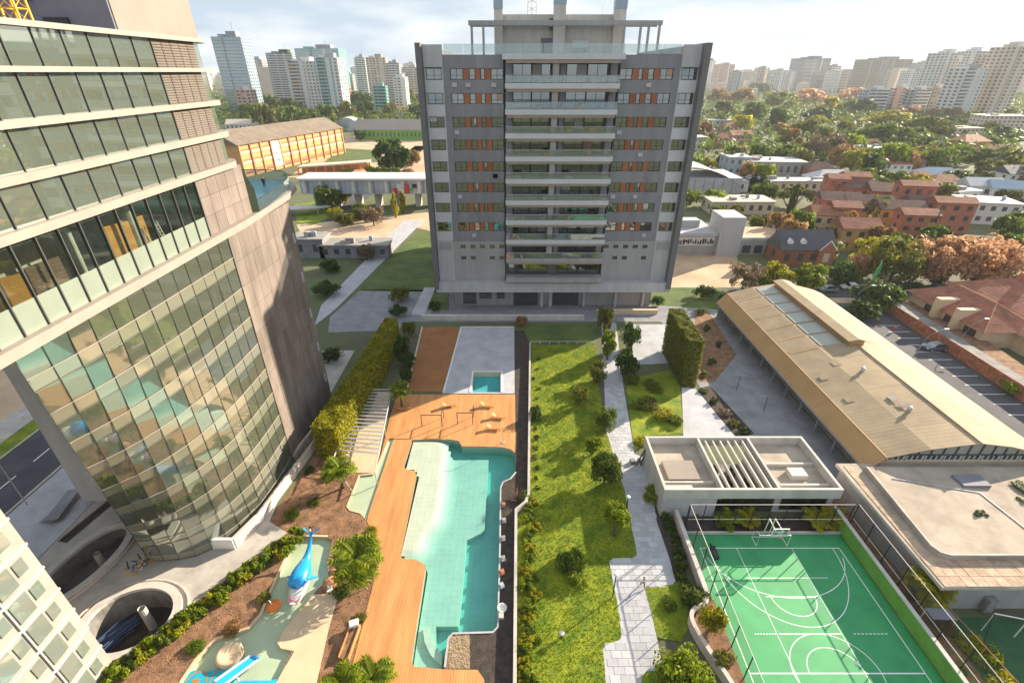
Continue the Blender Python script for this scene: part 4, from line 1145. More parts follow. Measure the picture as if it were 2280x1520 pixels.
# ================================================================== BARN with the long tan roof
barn = thing('sports_hall', 'long sports hall with tan sheet metal roof and raised ridge vent', 'hall', (62, 78, 0))
BY0, BY1 = 50.9, 106.5
prof = [(49.5, 3.8), (51.5, 6.2), (57.0, 7.75), (63.3, 8.8), (68.0, 8.15), (72.0, 7.1), (74.2, 6.2), (75.6, 4.0)]
for i in range(len(prof) - 1):
    (xa, za), (xb, zb) = prof[i], prof[i + 1]
    nsh = 12
    for k in range(nsh):
        ya, yb = BY0 - .9 + (BY1 - BY0 + .9) * k / nsh, BY0 - .9 + (BY1 - BY0 + .9) * (k + 1) / nsh
        dz = rnd.uniform(0, .025)
        MB().panel((xa, ya + .02, za + dz), (xb, ya + .02, zb + dz), (xb, yb, zb + dz), (xa, yb, za + dz), 0.12).build('roof_sheet', M['barn_side'] if i in (0, 6) else M['barn_roof'], barn)
MB().tube([(63.3, BY0 - .9, 8.86), (63.3, BY1, 8.86)], .14, 6).build('ridge_cap', M['barn_roof'], barn)
MB().tube([(51.5, BY0 - .9, 6.24), (51.5, BY1, 6.24)], .10, 6).build('edge_trim', M['barn_side'], barn)
MB().prism([(62.0, 77), (64.6, 77), (64.6, 105.8), (62.0, 105.8)], 8.3, 9.7).build('ridge_vent', M['barn_side'], barn)
MB().panel((61.4, 76.7, 9.65), (63.3, 76.7, 10.05), (63.3, 106, 10.05), (61.4, 106, 9.65), .1).build('vent_cap', M['barn_roof'], barn)
MB().panel((63.3, 76.7, 10.05), (65.4, 76.7, 9.55), (65.4, 106, 9.55), (63.3, 106, 10.05), .1).build('vent_cap', M['barn_roof'], barn)
for k in range(6):
    y = 78.0 + k * 4.7
    MB().panel((57.6, y, 7.96), (61.3, y, 8.56), (61.3, y + 4.0, 8.56), (57.6, y + 4.0, 7.96), .05).build('skylight_sheet', M['barn_light'], barn)
    MB().panel((52.2, y - .35, 6.44), (57.0, y - .35, 7.82), (57.0, y - .02, 7.82), (52.2, y - .02, 6.44), .05).build('roof_lap', M['barn_side'], barn)
MB().box(52.2, BY0 + .6, 0, 73.6, BY1 - .4, 5.6).build('wall', M['concrete_dark'], barn)
MB().tube([(49.4, BY0 - .9, 3.75), (49.4, BY1, 3.75)], .13, 6).build('gutter', M['penthouse_dark'], barn)
for k in range(5):
    x = rnd.uniform(52.5, 60); y = rnd.uniform(53, 75); zz = 6.2 + (x - 51.5) * .27 + .14
    MB().panel((x, y, zz), (x + 1.2, y, zz + .3), (x + 1.2, y + rnd.uniform(.7, 2.2), zz + .3), (x, y + 1.2, zz), .03).build('patch_sheet', M[rnd.choice(['barn_roof', 'deck_weathered', 'barn_roof'])], barn)
for y in (58, 69): MB().lathe([(.3, 7.6), (.3, 8.7), (.45, 8.75), (.2, 9.0), (0, 9.05)], (59.5, y, 0), 10).build('roof_vent', M['steel'], barn)
for k in range(11):
    y = BY0 + 2 + k * 5.0
    MB().box(50.4, y, 0, 50.7, y + .3, 4.6).build('post', M['paving_grey'], barn)
    MB().box(52.1, y + .8, 1.4, 52.19, y + 4.2, 3.6).build('window', M['dark_glass'], barn)
def gable(y, nm):
    pts = [(50.2, 0), (50.2, 4.0), (51.7, 6.0)] + [(x, z - .16) for x, z in prof[2:6]] + [(74.0, 6.0), (75.2, 4.0), (75.2, 0)]
    n = len(pts)
    mb = MB(); mb.add([(x, y, z) for x, z in pts] + [(x, y + .3, z) for x, z in pts], [tuple(range(n)), tuple(reversed(range(n, 2 * n)))] + [(i, n + i, n + (i + 1) % n, (i + 1) % n) for i in range(n)])
    return mb.build(nm, M['barn_light'], barn)
gable(BY0, 'gable_wall'); gable(BY1 - .4, 'gable_wall')
for k in range(13):
    x = 53.0 + k * 1.7
    zt = 6.1 + 2.5 * (1 - abs(x - 63.3) / 11.5) - .3
    MB().box(x, BY0 - .14, 6.15, x + .16, BY0 - .02, max(6.3, zt)).build('gable_rib', M['mullion'], barn)
MB().box(51.8, BY0 - .12, 5.98, 74.0, BY0 - .01, 6.14).build('gable_rail', M['mullion'], barn)
for k in range(8):
    x = 52.4 + k * 2.65
    w = MB().box(x, BY0 - .05, 5.15, x + 2.3, BY0 - .01, 5.9).build('window', M['dark_glass'], barn)
    f = MB()
    for q in range(4): f.box(x + q * .73, BY0 - .12, 5.15, x + q * .73 + .1, BY0 - .052, 5.9)
    f.box(x, BY0 - .125, 5.07, x + 2.3, BY0 - .054, 5.15); f.build('frame', M['white_paint'], w)
MB().box(51.6, BY0 - .3, 4.6, 74.2, BY0 - .02, 5.04).build('sill_band', M['cream_wall'], barn)

# ================================================================== FLAT ROOFED BUILDING right of the court
fb = thing('flat_roof_building', 'low flat roofed building with brown tiled border and concrete upper deck', 'building', (58, 40, 0))
MB().prism([(47.0, 32.6), (80, 32.6), (80, 50), (45.8, 50)], 0, 4.3).build('wall', M['block_mid'], fb)
MB().prism([(45.7, 31.9), (80, 31.9), (80, 50.5), (45.3, 50.5)], 4.31, 4.75).build('roof_edge', M['concrete'], fb)
rt = MB().sheet([(45.75, 31.95), (80, 31.95), (80, 50.45), (45.35, 50.45)], 4.76).build('roof', M['deck_weathered'], fb)
tmz = MB().box(-.58, -.58, 0, .58, .58, .05).mesh('roof_tile'); mat('roof_paver', (0.42, 0.31, 0.22), .9, .25, 1.2, .3, 8); per_object('roof_paver', .15); tmz.materials.append(M['roof_paver'])
for j in range(16):
    for i in range(29):
        x, y = 46.6 + i * 1.2, 32.6 + j * 1.2
        if not (47.4 < x and 35.0 < y < 50) and y < 50 and x < 79.5:
            o = link('roof_tile', tmz, fb); o.location = (x - 58, y - 40, 4.765 + rnd.uniform(0, .02)); o.rotation_euler = (rnd.uniform(-.01, .01), rnd.uniform(-.01, .01), 0)
MB().prism([(49.0, 35.2), (80, 35.2), (80, 49.2), (48.3, 49.2), (47.6, 36.6), (48.0, 35.6)], 4.77, 5.35).build('upper_deck', M['deck_weathered'], fb)
MB().strip([(80, 35.25), (49, 35.25), (48.05, 35.65), (47.65, 36.6), (48.35, 49.1)], -.22, 0, 5.36, 5.55).build('parapet', M['concrete'], fb)
for a, b in (((50.5, 47), (60, 44.5)), ((60, 44.5), (61, 36.5))): MB().tube([(*a, 5.42), (*b, 5.42)], .06, 5).build('roof_pipe', M['steel'], fb)
MB().box(58.6, 45.4, 5.36, 62.2, 47.4, 5.75).build('roof_hatch', M['penthouse_dark'], fb)
MB().box(52, 31.85, .4, 52.9, 32.55, 2.4).build('wall_box', M['concrete_dark'], fb)
mat('damp_stain', (.10, .10, .12), .9, .4, .8)
for k, (x, y, s_, lab) in enumerate([(57.2, 41.0, .75, 'small weed tuft growing alone in the middle of the concrete roof'), (66.5, 45.0, 1.2, 'wide vine spreading over the concrete roof near the barn'),
                                     (64.8, 43.2, .8, 'low weed patch on the concrete roof in front of the wide vine'), (68.5, 42.6, .9, 'creeping green weed at the right edge of the concrete roof')]):
    shrub('leaf_dark', x, y, .5, s_ * 1.3, lab, name='roof_weed', z=5.36)

# ================================================================== PAVILION with open roof
pv = thing('pavilion', 'square white pavilion with open beamed roof beside the sports court', 'pavilion', (32, 50, 0))
x0, x1, y0, y1, zr = 19.9, 43.3, 45.4, 56.0, 5.0
for a in ((x0, y0, x1, y0 + .35), (x0, y1 - .35, x1, y1), (x0, y0 + .35, x0 + .35, y1 - .35), (x1 - .35, y0 + .35, x1, y1 - .35)):
    MB().box(a[0], a[1], 3.4, a[2], a[3], zr).build('parapet', M['offwhite'], pv)
MB().box(x0 + .36, y0 + .36, 3.45, 27.5, y1 - .36, 3.7).build('roof', M['deck_weathered'], pv)
MB().box(35.2, y0 + .36, 3.45, x1 - .36, y1 - .36, 3.7).build('roof', M['deck_weathered'], pv)
for x in (27.5, 34.9): MB().box(x, y0 + .36, 2.9, x + .3, y1 - .36, zr - .02).build('roof_divider', M['offwhite'], pv)
for k in range(6):
    x = 28.6 + k * 1.1
    MB().box(x, y0 + .36, 4.2, x + .2, y1 - .36, 4.75).build('roof_beam', M['offwhite'], pv)
for a in ((21.3, 48.0, 25.6, 51.6, 4.3), (20.5, 46.0, 24.2, 47.4, 4.0), (36.0, 47.0, 42.6, 47.3, 4.2), (36.0, 51.0, 42.6, 51.3, 4.2), (38.2, 48.4, 40.4, 50.0, 4.5), (20.6, 47.5, 27.3, 47.75, 4.2)):
    MB().box(a[0], a[1], 3.71, a[2], a[3], a[4]).build('roof_slab', M['penthouse_wall'] if a[4] == 4.3 else M['offwhite'], pv)
MB().box(28, 50, 0.02, 34.8, 55, .4).build('machine_bed', M['concrete_dark'], pv)
for k in range(7): MB().lathe([(.0, 0), (.5, 0), (.5, .9), (.3, 1.1), (0, 1.1)], (28.8 + k * .85, 50.8 + (k % 3) * 1.4, .41), 8).build('pump', M['black_metal'], pv)
MB().box(x0 + .1, y0 + .1, 0, 27.2, y1 - .1, 3.39).build('wall', M['block_light'], pv)
MB().box(35.4, y0 + .8, 0, x1 - .1, y1 - .1, 3.39).build('wall', M['block_light'], pv)
MB().box(27.3, y0 + .9, .02, 35.3, y0 + 1.1, 3.3).build('screen_wall', M['dark_glass'], pv)
MB().box(36.2, y0 + .66, .6, 42.3, y0 + .78, 3.0).build('window', M['dark_glass'], pv)
for x in (x0 - .9, x0 - .2): MB().tube([(x, y1 - .8, 0), (x0 + .4, y1 - 1.0, 4.6)], .14, 6).build('prop', M['fin_dark'], pv)

# ================================================================== COURT enclosure
cw = thing('court_wall', 'pale low wall between garden path plants and green sports court', 'wall', (22, 40, 0))
MB().strip([(21.9, 45.2), (21.9, 33.4)], -.2, .2, 0, 1.5).build('wall', M['wall_pinkish'], cw)
MB().strip([(21.9, 45.2), (21.9, 33.4)], -.26, .26, 1.51, 1.62).build('coping', M['offwhite'], cw)
pl = smooth_open([(21.9, 33.4), (21.6, 32.6), (20.9, 32.2), (19.9, 31.8), (19.3, 31.0), (19.4, 29.6), (20.2, 27.0), (21.2, 24.5), (22.2, 20.0)], 2)
pw = thing('planter_wall', 'curved pale planter wall with rounded corner beside sports court', 'wall', (20.5, 28, 0))
MB().strip(pl, -.22, .22, 0, 1.35).build('wall', M['wall_pinkish'], pw)
MB().prism([(19.6, 30.6), (20.6, 32.1), (22.3, 33.0), (22.6, 33.0), (22.6, 20), (22.3, 20), (20.3, 27)], 0.02, 1.0).build('soil', M['soil'], pw)
gw = thing('court_side_wall', 'bright green painted wall along the right side of sports court', 'wall', (43, 30, 0))
MB().box(42.75, 10, 0, 43.05, 45.2, 2.1).build('wall', M['court_wall_green'], gw)
MB().box(42.7, 10, 2.11, 43.15, 45.2, 2.25).build('coping', M['offwhite'], gw)
kb = MB().box(22.7, 42.5, 0, 42.7, 42.75, .35).build('court_end_kerb', M['offwhite']); tag(kb, 'white low kerb along the far end of green sports court', 'kerb')
mat('mesh_net', (.3, .3, .3))
nm = bpy.data.materials.new('chain_mesh'); nm.use_nodes = True
n_, l_ = nm.node_tree.nodes, nm.node_tree.links; pb_ = n_['Principled BSDF']; pb_.inputs['Base Color'].default_value = (.12, .13, .12, 1)
g_ = n_.new('ShaderNodeNewGeometry'); s_ = n_.new('ShaderNodeSeparateXYZ'); l_.new(g_.outputs['Position'], s_.inputs[0])
tot = None
for ax in ('X', 'Y'):
    ad = n_.new('ShaderNodeMath'); ad.operation = 'ADD' if ax == 'X' else 'SUBTRACT'
    hx = n_.new('ShaderNodeMath'); hx.operation = 'ADD'; l_.new(s_.outputs['X'], hx.inputs[0]); l_.new(s_.outputs['Y'], hx.inputs[1])
    l_.new(hx.outputs[0], ad.inputs[0]); l_.new(s_.outputs['Z'], ad.inputs[1])
    mu = n_.new('ShaderNodeMath'); mu.operation = 'MULTIPLY'; mu.inputs[1].default_value = 5; l_.new(ad.outputs[0], mu.inputs[0])
    fr = n_.new('ShaderNodeMath'); fr.operation = 'FRACT'; l_.new(mu.outputs[0], fr.inputs[0])
    ls = n_.new('ShaderNodeMath'); ls.operation = 'LESS_THAN'; ls.inputs[1].default_value = .09; l_.new(fr.outputs[0], ls.inputs[0])
    if tot is None: tot = ls
    else:
        mx_ = n_.new('ShaderNodeMath'); mx_.operation = 'MAXIMUM'; l_.new(tot.outputs[0], mx_.inputs[0]); l_.new(ls.outputs[0], mx_.inputs[1]); tot = mx_
l_.new(tot.outputs[0], pb_.inputs['Alpha'])
M['chain_mesh'] = nm
def fence(name, label, pts, h, step, rails=(1.0,), mesh=True, postm='black_metal', railm='offwhite', r=.06, base=0.0):
    t = thing(name, label, 'fence', (*pts[0], 0))
    for a, b in zip(pts, pts[1:]):
        A_, B_ = Vector(a), Vector(b); n = max(1, round((B_ - A_).length / step))
        for k in range(n + (1 if b == pts[-1] else 0)):
            p = A_.lerp(B_, k / n)
            MB().tube([(p.x, p.y, base), (p.x, p.y, h)], r, 6).build('post', M[postm], t)
        for q in rails:
            MB().tube([(a[0], a[1], base + (h - base) * q), (b[0], b[1], base + (h - base) * q)], r * .8, 5).build('rail', M[railm], t)
        if mesh:
            MB().add([(*a, base + .05), (*b, base + .05), (*b, h - .05), (*a, h - .05)], [(0, 1, 2, 3)]).build('chain_mesh', M['chain_mesh'], t)
    return t
fence('court_fence', 'tall steel mesh fence across the far end of green court', [(22.5, 43.1), (43.4, 43.1)], 4.8, 2.1, (1.0, .45), False)
fence('court_fence', 'tall steel mesh fence on the left side of green court', [(22.55, 42.9), (22.55, 16)], 4.8, 3.0, (1.0,), True)
fence('court_fence', 'tall steel mesh fence on the right side wall of green court', [(43.9, 43.1), (44.0, 14)], 4.8, 3.0, (1.0, .5), True)
br_ = MB(); br_.tube([(22.55, 43.0, 4.75), (25.5, 43.05, 2.2)], .05, 5); br_.tube([(22.6, 39, 4.75), (22.6, 42.6, .2)], .05, 5)
# basketball stand and futsal goal
hp = thing('basketball_hoop', 'white basketball backboard on a steel arm over the goal', 'basketball hoop', (*G(1735, 1180, 2.4)[:1], 42.2, 0))
hx = G(1737, 1187, 3.2); bx, by = hx
MB().box(bx - .95, by, 2.75, bx + .95, by + .06, 3.95).build('backboard', M['rail_glass'], hp)
fr = MB()
for a in ((bx - 1, by - .03, 2.7, bx + 1, by + .08, 2.78), (bx - 1, by - .03, 3.92, bx + 1, by + .08, 4.0), (bx - 1, by - .03, 2.78, bx - .92, by + .08, 3.92), (bx + .92, by - .03, 2.78, bx + 1, by + .08, 3.92), (bx - .3, by - .035, 2.95, bx + .3, by - .005, 3.03), (bx - .3, by - .035, 3.4, bx + .3, by - .005, 3.46)):
    fr.box(*a)
fr.build('board_frame', M['white_paint'], hp)
rg = MB(); rg.tube([(bx + .24 * math.cos(t), by - .32 + .24 * math.sin(t), 2.95) for t in [k * .3927 for k in range(17)]], .025, 5); rg.build('hoop_ring', M['cloth_orange'], hp)
sp = MB()
for s in (-.45, .45): sp.tube([(bx + s, by + .1, 3.3), (bx + s * .8, 42.1, 3.4), (bx + s * .8, 42.3, 0)], .07, 6)
sp.build('support', M['white_paint'], hp)
go = thing('futsal_goal', 'white futsal goal frame under the basketball backboard', 'goal', (32.6, 40.9, 0))
gx0, gx1 = 31.0, 34.9
f = MB(); f.tube([(gx0, 40.75, 0), (gx0, 40.75, 2.0), (gx1, 40.75, 2.0), (gx1, 40.75, 0)], .06, 6); f.build('goal_frame', M['white_paint'], go)
f = MB()
for x in (gx0, gx1): f.tube([(x, 40.75, 2.0), (x, 41.5, 1.9), (x, 42.1, 0.05), (x, 40.75, .05)], .04, 5)
f.tube([(gx0, 42.1, .05), (gx1, 42.1, .05)], .04, 5); f.build('back_frame', M['white_paint'], go)
nt_ = MB(); nt_.add([(gx0, 41.5, 1.9), (gx1, 41.5, 1.9), (gx1, 42.1, .05), (gx0, 42.1, .05)], [(0, 1, 2, 3)]); nt_.build('net', M['chain_mesh'], go)
bb = thing('bench', 'dark bench at the left edge of the green court', 'bench', (*G(1590, 1233), 0))
bx, by = G(1590, 1233)
MB().box(bx - .3, by - .9, .42, bx + .3, by + .9, .5).build('seat', M['black_metal'], bb)
MB().box(bx - .36, by - .9, .5, bx - .28, by + .9, .95).build('backrest', M['black_metal'], bb)
for s in (-.75, .75): MB().box(bx - .28, by + s - .04, 0.01, bx + .28, by + s + .04, .42).build('leg', M['black_metal'], bb)
g2 = thing('pitch_goal', 'white goal frame on the dark turf pitch at lower right', 'goal', (52, 27, 0))
f = MB(); f.tube([(50.6, 30.2, 0), (50.6, 30.2, 3), (53.5, 29.5, 3), (53.5, 29.5, 0)], .07, 6); f.build('goal_frame', M['white_paint'], g2)
f = MB(); f.tube([(50.6, 30.2, 3), (48.6, 28.0, 0.05)], .05, 5); f.build('stay', M['black_metal'], g2)
fence('bed_fence', 'rusty wire fence between the planting bed and flat roofed building', [(45.2, 50), (46.8, 30), (48.4, 15)], 2.6, 3.2, (1.0,), False, 'timber', 'terracotta', .05)
an = thing('awning', 'yellow green awning with grey canopy over the planting bed', 'awning', (44.9, 30.5, 0))
MB().panel((44.0, 29.8, 2.7), (46.6, 29.8, 2.5), (46.6, 31.0, 2.5), (44.0, 31.0, 2.7), .08).build('canopy', M['penthouse_dark'], an)
for x in (44.1, 46.5): MB().tube([(x, 30.9, 0), (x, 30.9, 2.5)], .05, 5).build('post', M['white_paint'], an)

# ================================================================== GARDEN: walls, hedges, furniture
rw = thing('retaining_wall', 'low pale coped wall between pool trench and the lawn shrubs', 'wall', (1, 45, 0))
rl = [G(1180, 770), G(1177, 1108), G(1170, 1125), G(1149, 1142), G(1146, 1560)]
MB().strip(rl, -.16, .16, -.2, .75).build('wall', M['wall_pinkish'], rw)
MB().strip(rl, -.18, .18, .76, .86).build('coping', M['concrete'], rw)
fw = thing('garden_wall', 'pinkish garden boundary wall between plaza and palm bed', 'wall', (-33, 50, 0))
wl_ = [(-31.0, 62.0), (-33.6, 44.5), (-35.0, 40.6)]
MB().strip(wl_, -.2, .25, 0, 1.6).build('wall', M['wall_pinkish'], fw)
MB().box(-38.4, 40.3, 0, -34.9, 40.7, 1.7).build('end_wall', M['white_paint'], fw)
MB().strip([(-32.9, 62), (-35.4, 45)], -.15, .15, 0, 1.3).build('inner_wall', M['wall_pinkish'], fw)
fence('garden_railing', 'black railing on top of the pinkish garden boundary wall', [(-31.0, 62.0), (-33.6, 44.5)], 2.7, 1.2, (1.0, .1), False, 'black_metal', 'black_metal', .03, 1.6)
lb = [G(1160, 700), G(1330, 702)]
tw = thing('terrace_wall', 'long grey terrace wall in front of the apartment block', 'wall', (0, 68, 0))
MB().box(-22, G(1000, 712)[1], 0, 17.5, G(1000, 712)[1] + .8, 1.1).build('wall', M['offwhite'], tw)
MB().box(21, G(1000, 700)[1], 0, 36, G(1000, 700)[1] + .8, 1.2).build('wall', M['cream_wall'], tw)
lf = thing('lawn_end_fence', 'thin white rope fence across the far end of lawn', 'fence', (*G(1182, 768), 0))
a, b = G(1182, 766), G(1326, 766)
MB().tube([(a[0], a[1], .7), (b[0], b[1], .7)], .04, 5).build('rope', M['white_paint'], lf)
for k in range(8): MB().tube([(a[0] + (b[0] - a[0]) * k / 7, a[1], 0), (a[0] + (b[0] - a[0]) * k / 7, a[1], .75)], .05, 5).build('post', M['white_paint'], lf)

# clipped hedges: leaf faces on a box
def hedge(name, label, loop, h, leaf, n, size, seed, bulge=.35):
    r = random.Random(seed); mb = MB()
    cx = sum(p[0] for p in loop) / len(loop); cy = sum(p[1] for p in loop) / len(loop)
    tri = tessellate_polygon([[Vector((p[0], p[1], 0)) for p in loop]])
    ar = [((Vector(loop[t[1]]) - Vector(loop[t[0]])).cross(Vector(loop[t[2]]) - Vector(loop[t[0]]))) for t in tri]
    ar = [abs(a) for a in ar]
    per = [(Vector(loop[i]), Vector(loop[(i + 1) % len(loop)])) for i in range(len(loop))]
    pl_ = [(b - a).length * h * 1.1 for a, b in per]
    tot = sum(ar) + sum(pl_)
    for _ in range(n):
        q = r.uniform(0, tot)
        if q < sum(ar):
            t = r.choices(tri, ar)[0]; u, v = r.random(), r.random()
            if u + v > 1: u, v = 1 - u, 1 - v
            A_, B_, C_ = (Vector(loop[i]) for i in t); p2 = A_ + (B_ - A_) * u + (C_ - A_) * v
            lump = .5 + .5 * math.sin(p2.x * 1.9 + seed) * math.cos(p2.y * 1.3 + seed)
            p = Vector((p2.x, p2.y, h - bulge + bulge * 1.6 * lump * r.uniform(.6, 1))); nn = Vector((0, 0, 1))
        else:
            a_, b_ = r.choices(per, pl_)[0]; p2 = a_.lerp(b_, r.random()); t_ = (b_ - a_).normalized(); nn = Vector((t_.y, -t_.x, .2))
            if (p2 + Vector((nn.x, nn.y)) - Vector((cx, cy))).length < (p2 - Vector((cx, cy))).length: nn.x, nn.y = -nn.x, -nn.y
            p = Vector((p2.x, p2.y, r.uniform(0.05, h))) + Vector((nn.x, nn.y, 0)) * r.uniform(-bulge, bulge * .6)
        nn = (nn + Vector((r.gauss(0, .6), r.gauss(0, .6), r.gauss(.1, .5)))).normalized()
        u_ = nn.orthogonal().normalized(); w_ = nn.cross(u_); an_ = r.uniform(0, 6.28)
        u_, w_ = u_ * math.cos(an_) + w_ * math.sin(an_), w_ * math.cos(an_) - u_ * math.sin(an_)
        s1 = size * r.uniform(.6, 1.3); s2 = s1 * r.uniform(.5, .8)
        mb.add([p - u_ * s1, p + w_ * s2, p + u_ * s1, p - w_ * s2], [(0, 1, 2, 3)])
    t = thing(name, label, 'hedge', (cx, cy, 0))
    mb.build('foliage', M[leaf], t)
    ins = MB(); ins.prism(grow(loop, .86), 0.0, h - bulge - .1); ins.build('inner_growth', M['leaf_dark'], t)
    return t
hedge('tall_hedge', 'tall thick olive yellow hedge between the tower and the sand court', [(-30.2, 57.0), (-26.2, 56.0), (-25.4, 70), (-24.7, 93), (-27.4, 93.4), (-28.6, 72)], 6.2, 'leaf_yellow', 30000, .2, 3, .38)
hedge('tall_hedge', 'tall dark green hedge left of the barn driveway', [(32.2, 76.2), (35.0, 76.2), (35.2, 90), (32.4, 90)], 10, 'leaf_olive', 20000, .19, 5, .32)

NTH = 'first second third fourth fifth sixth seventh eighth ninth tenth eleventh twelfth thirteenth fourteenth fifteenth sixteenth seventeenth eighteenth nineteenth twentieth'.split()
def nth(k): return NTH[k] if k < 20 else ('twenty ' + NTH[k - 20] if k < 29 else ('thirtieth' if k == 29 else 'thirty ' + NTH[k - 30])) if k != 19 else 'twentieth'
# planting strip along the plaza edge
for k in range(27):
    t = k / 26
    px, py = 256 + (652 - 256) * t + rnd.uniform(-9, 9), 1506 + (1206 - 1506) * t + rnd.uniform(-8, 8)
    x, y = G(px, py)
    shrub(['leaf_bright', 'leaf_bright', 'leaf_mid', 'leaf_bright', 'leaf_yellow'][k % 5], x, y, rnd.uniform(1.5, 2.5), rnd.uniform(.95, 1.5),
          nth(k) + ' shrub from the lower end of the row between plaza and kids pool', 'shrubs in the row along the plaza edge', 'hedge_shrub')
for k in range(36):
    t = k / 35
    px, py = 1186 + (1172 - 1186) * t + rnd.uniform(-14, 14), 1108 + (1560 - 1108) * t
    x, y = G(px, py)
    shrub(['leaf_bright', 'leaf_yellow', 'leaf_bright', 'leaf_mid'][k % 4], x, y, rnd.uniform(.8, 1.5), rnd.uniform(.7, 1.1),
          nth(k) + ' shrub from the far end of the strip beside pool retaining wall', 'shrubs in the strip along the retaining wall', 'border_shrub')
for k in range(14):
    px, py = 1192 + rnd.uniform(-5, 8), 800 + k * 22
    x, y = G(px, py)
    shrub(['leaf_mid', 'leaf_olive', 'leaf_dark'][k % 3], x, y, rnd.uniform(.5, 1.0 if k != 6 else 2), rnd.uniform(.4, .7),
          nth(k) + ' small shrub from the far end along the upper lawn edge', 'shrubs along the upper lawn edge', 'border_shrub')
for k in range(22):
    t = k / 21
    px, py = 1462 + (1520 - 1462) * t + rnd.uniform(-6, 10), 1060 + (1300 - 1060) * t
    x, y = G(px, py)
    shrub(['leaf_dark', 'leaf_dark', 'leaf_mid'][k % 3], x, y, rnd.uniform(.9, 1.6), rnd.uniform(.6, .95),
          nth(k) + ' dark shrub from the pavilion in the bed along court wall', 'dark shrubs along the court wall', 'border_shrub')
for i, (px, py, h, r, lf_, lab) in enumerate([
        (1268, 1255, 3.2, 1.9, 'leaf_mid', 'grey green rounded shrub tree standing in the middle of the near lawn'),
        (1285, 1290, 1.8, 1.5, 'leaf_bright', 'low bright shrub at the foot of the grey green lawn tree'),
        (1195, 930, 3.2, 1.5, 'leaf_dark', 'dark bushy shrub at the upper left lawn edge by the wall'),
        (1545, 1330, 2.4, 2.0, 'leaf_mid', 'spreading shrub between the small grass island and court wall'),
        (1490, 1345, 1.2, 1.0, 'leaf_mid', 'low variegated shrub at the left of the small grass island'),
        (1435, 905, 2.4, 2.6, 'leaf_olive', 'big loose olive shrub in the bed left of the pavilion'),
        (1480, 930, 2.0, 2.4, 'leaf_yellow', 'yellowish spreading shrub in front of the pavilion bed'),
        (1405, 850, 2.6, 1.8, 'leaf_olive', 'rough olive shrub beside the path bend near the driveway'),
        (1455, 865, 2.2, 2.2, 'leaf_olive', 'dry looking wide shrub below the pale driveway'),
        (1500, 940, 1.8, 1.6, 'leaf_mid', 'green shrub at the right corner of the pavilion bed'),
        (1428, 985, 1.4, 1.4, 'leaf_yellow', 'small golden shrub by the upper left pavilion corner')]):
    x, y = G(px, py)
    shrub(lf_, x, y, h, r, lab, kind='shrub')
def tree_at(px, py, h, r, kind, leaf, label, base=.3, name='tree', group=None):
    x, y = G(px, py)
    return tree(kind, leaf, x, y, h, r, label, group, name, base)
tree_at(1368, 1192, 5.4, 1.9, 'near', 'leaf_bright', 'small round yellow green tree on a thin trunk beside the path', .42)
tree_at(1345, 1075, 5.2, 2.5, 'near', 'leaf_mid', 'green lawn tree right of centre at the path edge', .28)
tree_at(1345, 960, 4.6, 2.1, 'airy', 'leaf_mid', 'thin green tree halfway up the lawn beside the path', .25)
tree_at(1352, 800, 6.5, 2.0, 'round', 'leaf_bright', 'slim tree at the far right corner of the lawn', .15)
tree_at(1345, 740, 6.5, 2.2, 'round', 'leaf_olive', 'leafy tree at the far end of the path near the block', .15)
tree_at(1392, 835, 6.0, 2.3, 'round', 'leaf_dark', 'dark upright tree between path and pale driveway, nearer one', .06)
tree_at(1400, 775, 6.0, 2.3, 'round', 'leaf_dark', 'dark upright tree between path and pale driveway, farther one', .06)
tree_at(1515, 1545, 5.0, 2.9, 'near', 'leaf_bright', 'dense bright green tree at the bottom edge beside planter wall', .12)
for i, (px, py, h, r, lf_, lab) in enumerate([(700, 1120, .8, 1.2, 'leaf_olive', 'low grey green plant in the soil above the whale'), (650, 1150, 1.2, 1.3, 'leaf_bright', 'bright plant by the end wall of the garden boundary'),
        (735, 1060, 1.0, 1.2, 'leaf_mid', 'green plant in the soil left of the lane pool'), (590, 1330, .7, 1.0, 'leaf_olive', 'olive ground plant left of the orange fountain'), (520, 1400, .7, 1.1, 'leaf_rust', 'rusty ground plant in the soil above the stone basin'),
        (760, 1320, 1.2, 1.3, 'leaf_mid', 'green plant in the soil between beach and deck'), (800, 1380, .8, .9, 'leaf_olive', 'small olive plant at the deck edge above the planter box'), (690, 1050, .9, 1.0, 'leaf_dark', 'dark plant against the pinkish boundary wall'),
        (440, 1440, .8, 1.1, 'leaf_mid', 'green ground plant between shrub row and kids pool'), (830, 1185, 1.0, 1.0, 'leaf_yellow', 'yellow green plant at the foot of the lane pool')]):
    x, y = G(px, py); shrub(lf_, x, y, h, r, lab, kind='shrub')
tree_at(1320, 1010, 3.4, 1.5, 'round', 'leaf_bright', 'small leafy tree leaning over the lawn left of the path tree', .2)
tree_at(1290, 900, 3.6, 1.7, 'airy', 'leaf_olive', 'thin airy tree on the upper right of the lawn', .25)
tree_at(1330, 850, 4.2, 1.9, 'airy', 'leaf_olive', 'thin airy tree at the upper lawn edge near the path bend', .2)
tree_at(905, 850, 3.0, 1.6, 'round', 'leaf_dark', 'dark shrub tree between hedge and sand court, nearest the pergola', .05)
tree_at(895, 790, 3.4, 1.8, 'round', 'leaf_dark', 'dark shrub tree halfway along the sand court', .05)
tree_at(912, 745, 3.4, 1.8, 'round', 'leaf_olive', 'olive shrub tree at the far corner of the sand court', .05)
x, y = 20.9, 29.6
tree('round', 'leaf_yellow', x, y, 3.6, 1.5, 'golden yellow shrub tree in the curved planter by the court', base=.15, z=1.0)
shrub('leaf_olive', 21.2, 26.6, 1.3, 1.2, 'low rusty plant at the near end of the curved planter', z=1.0, kind='shrub')
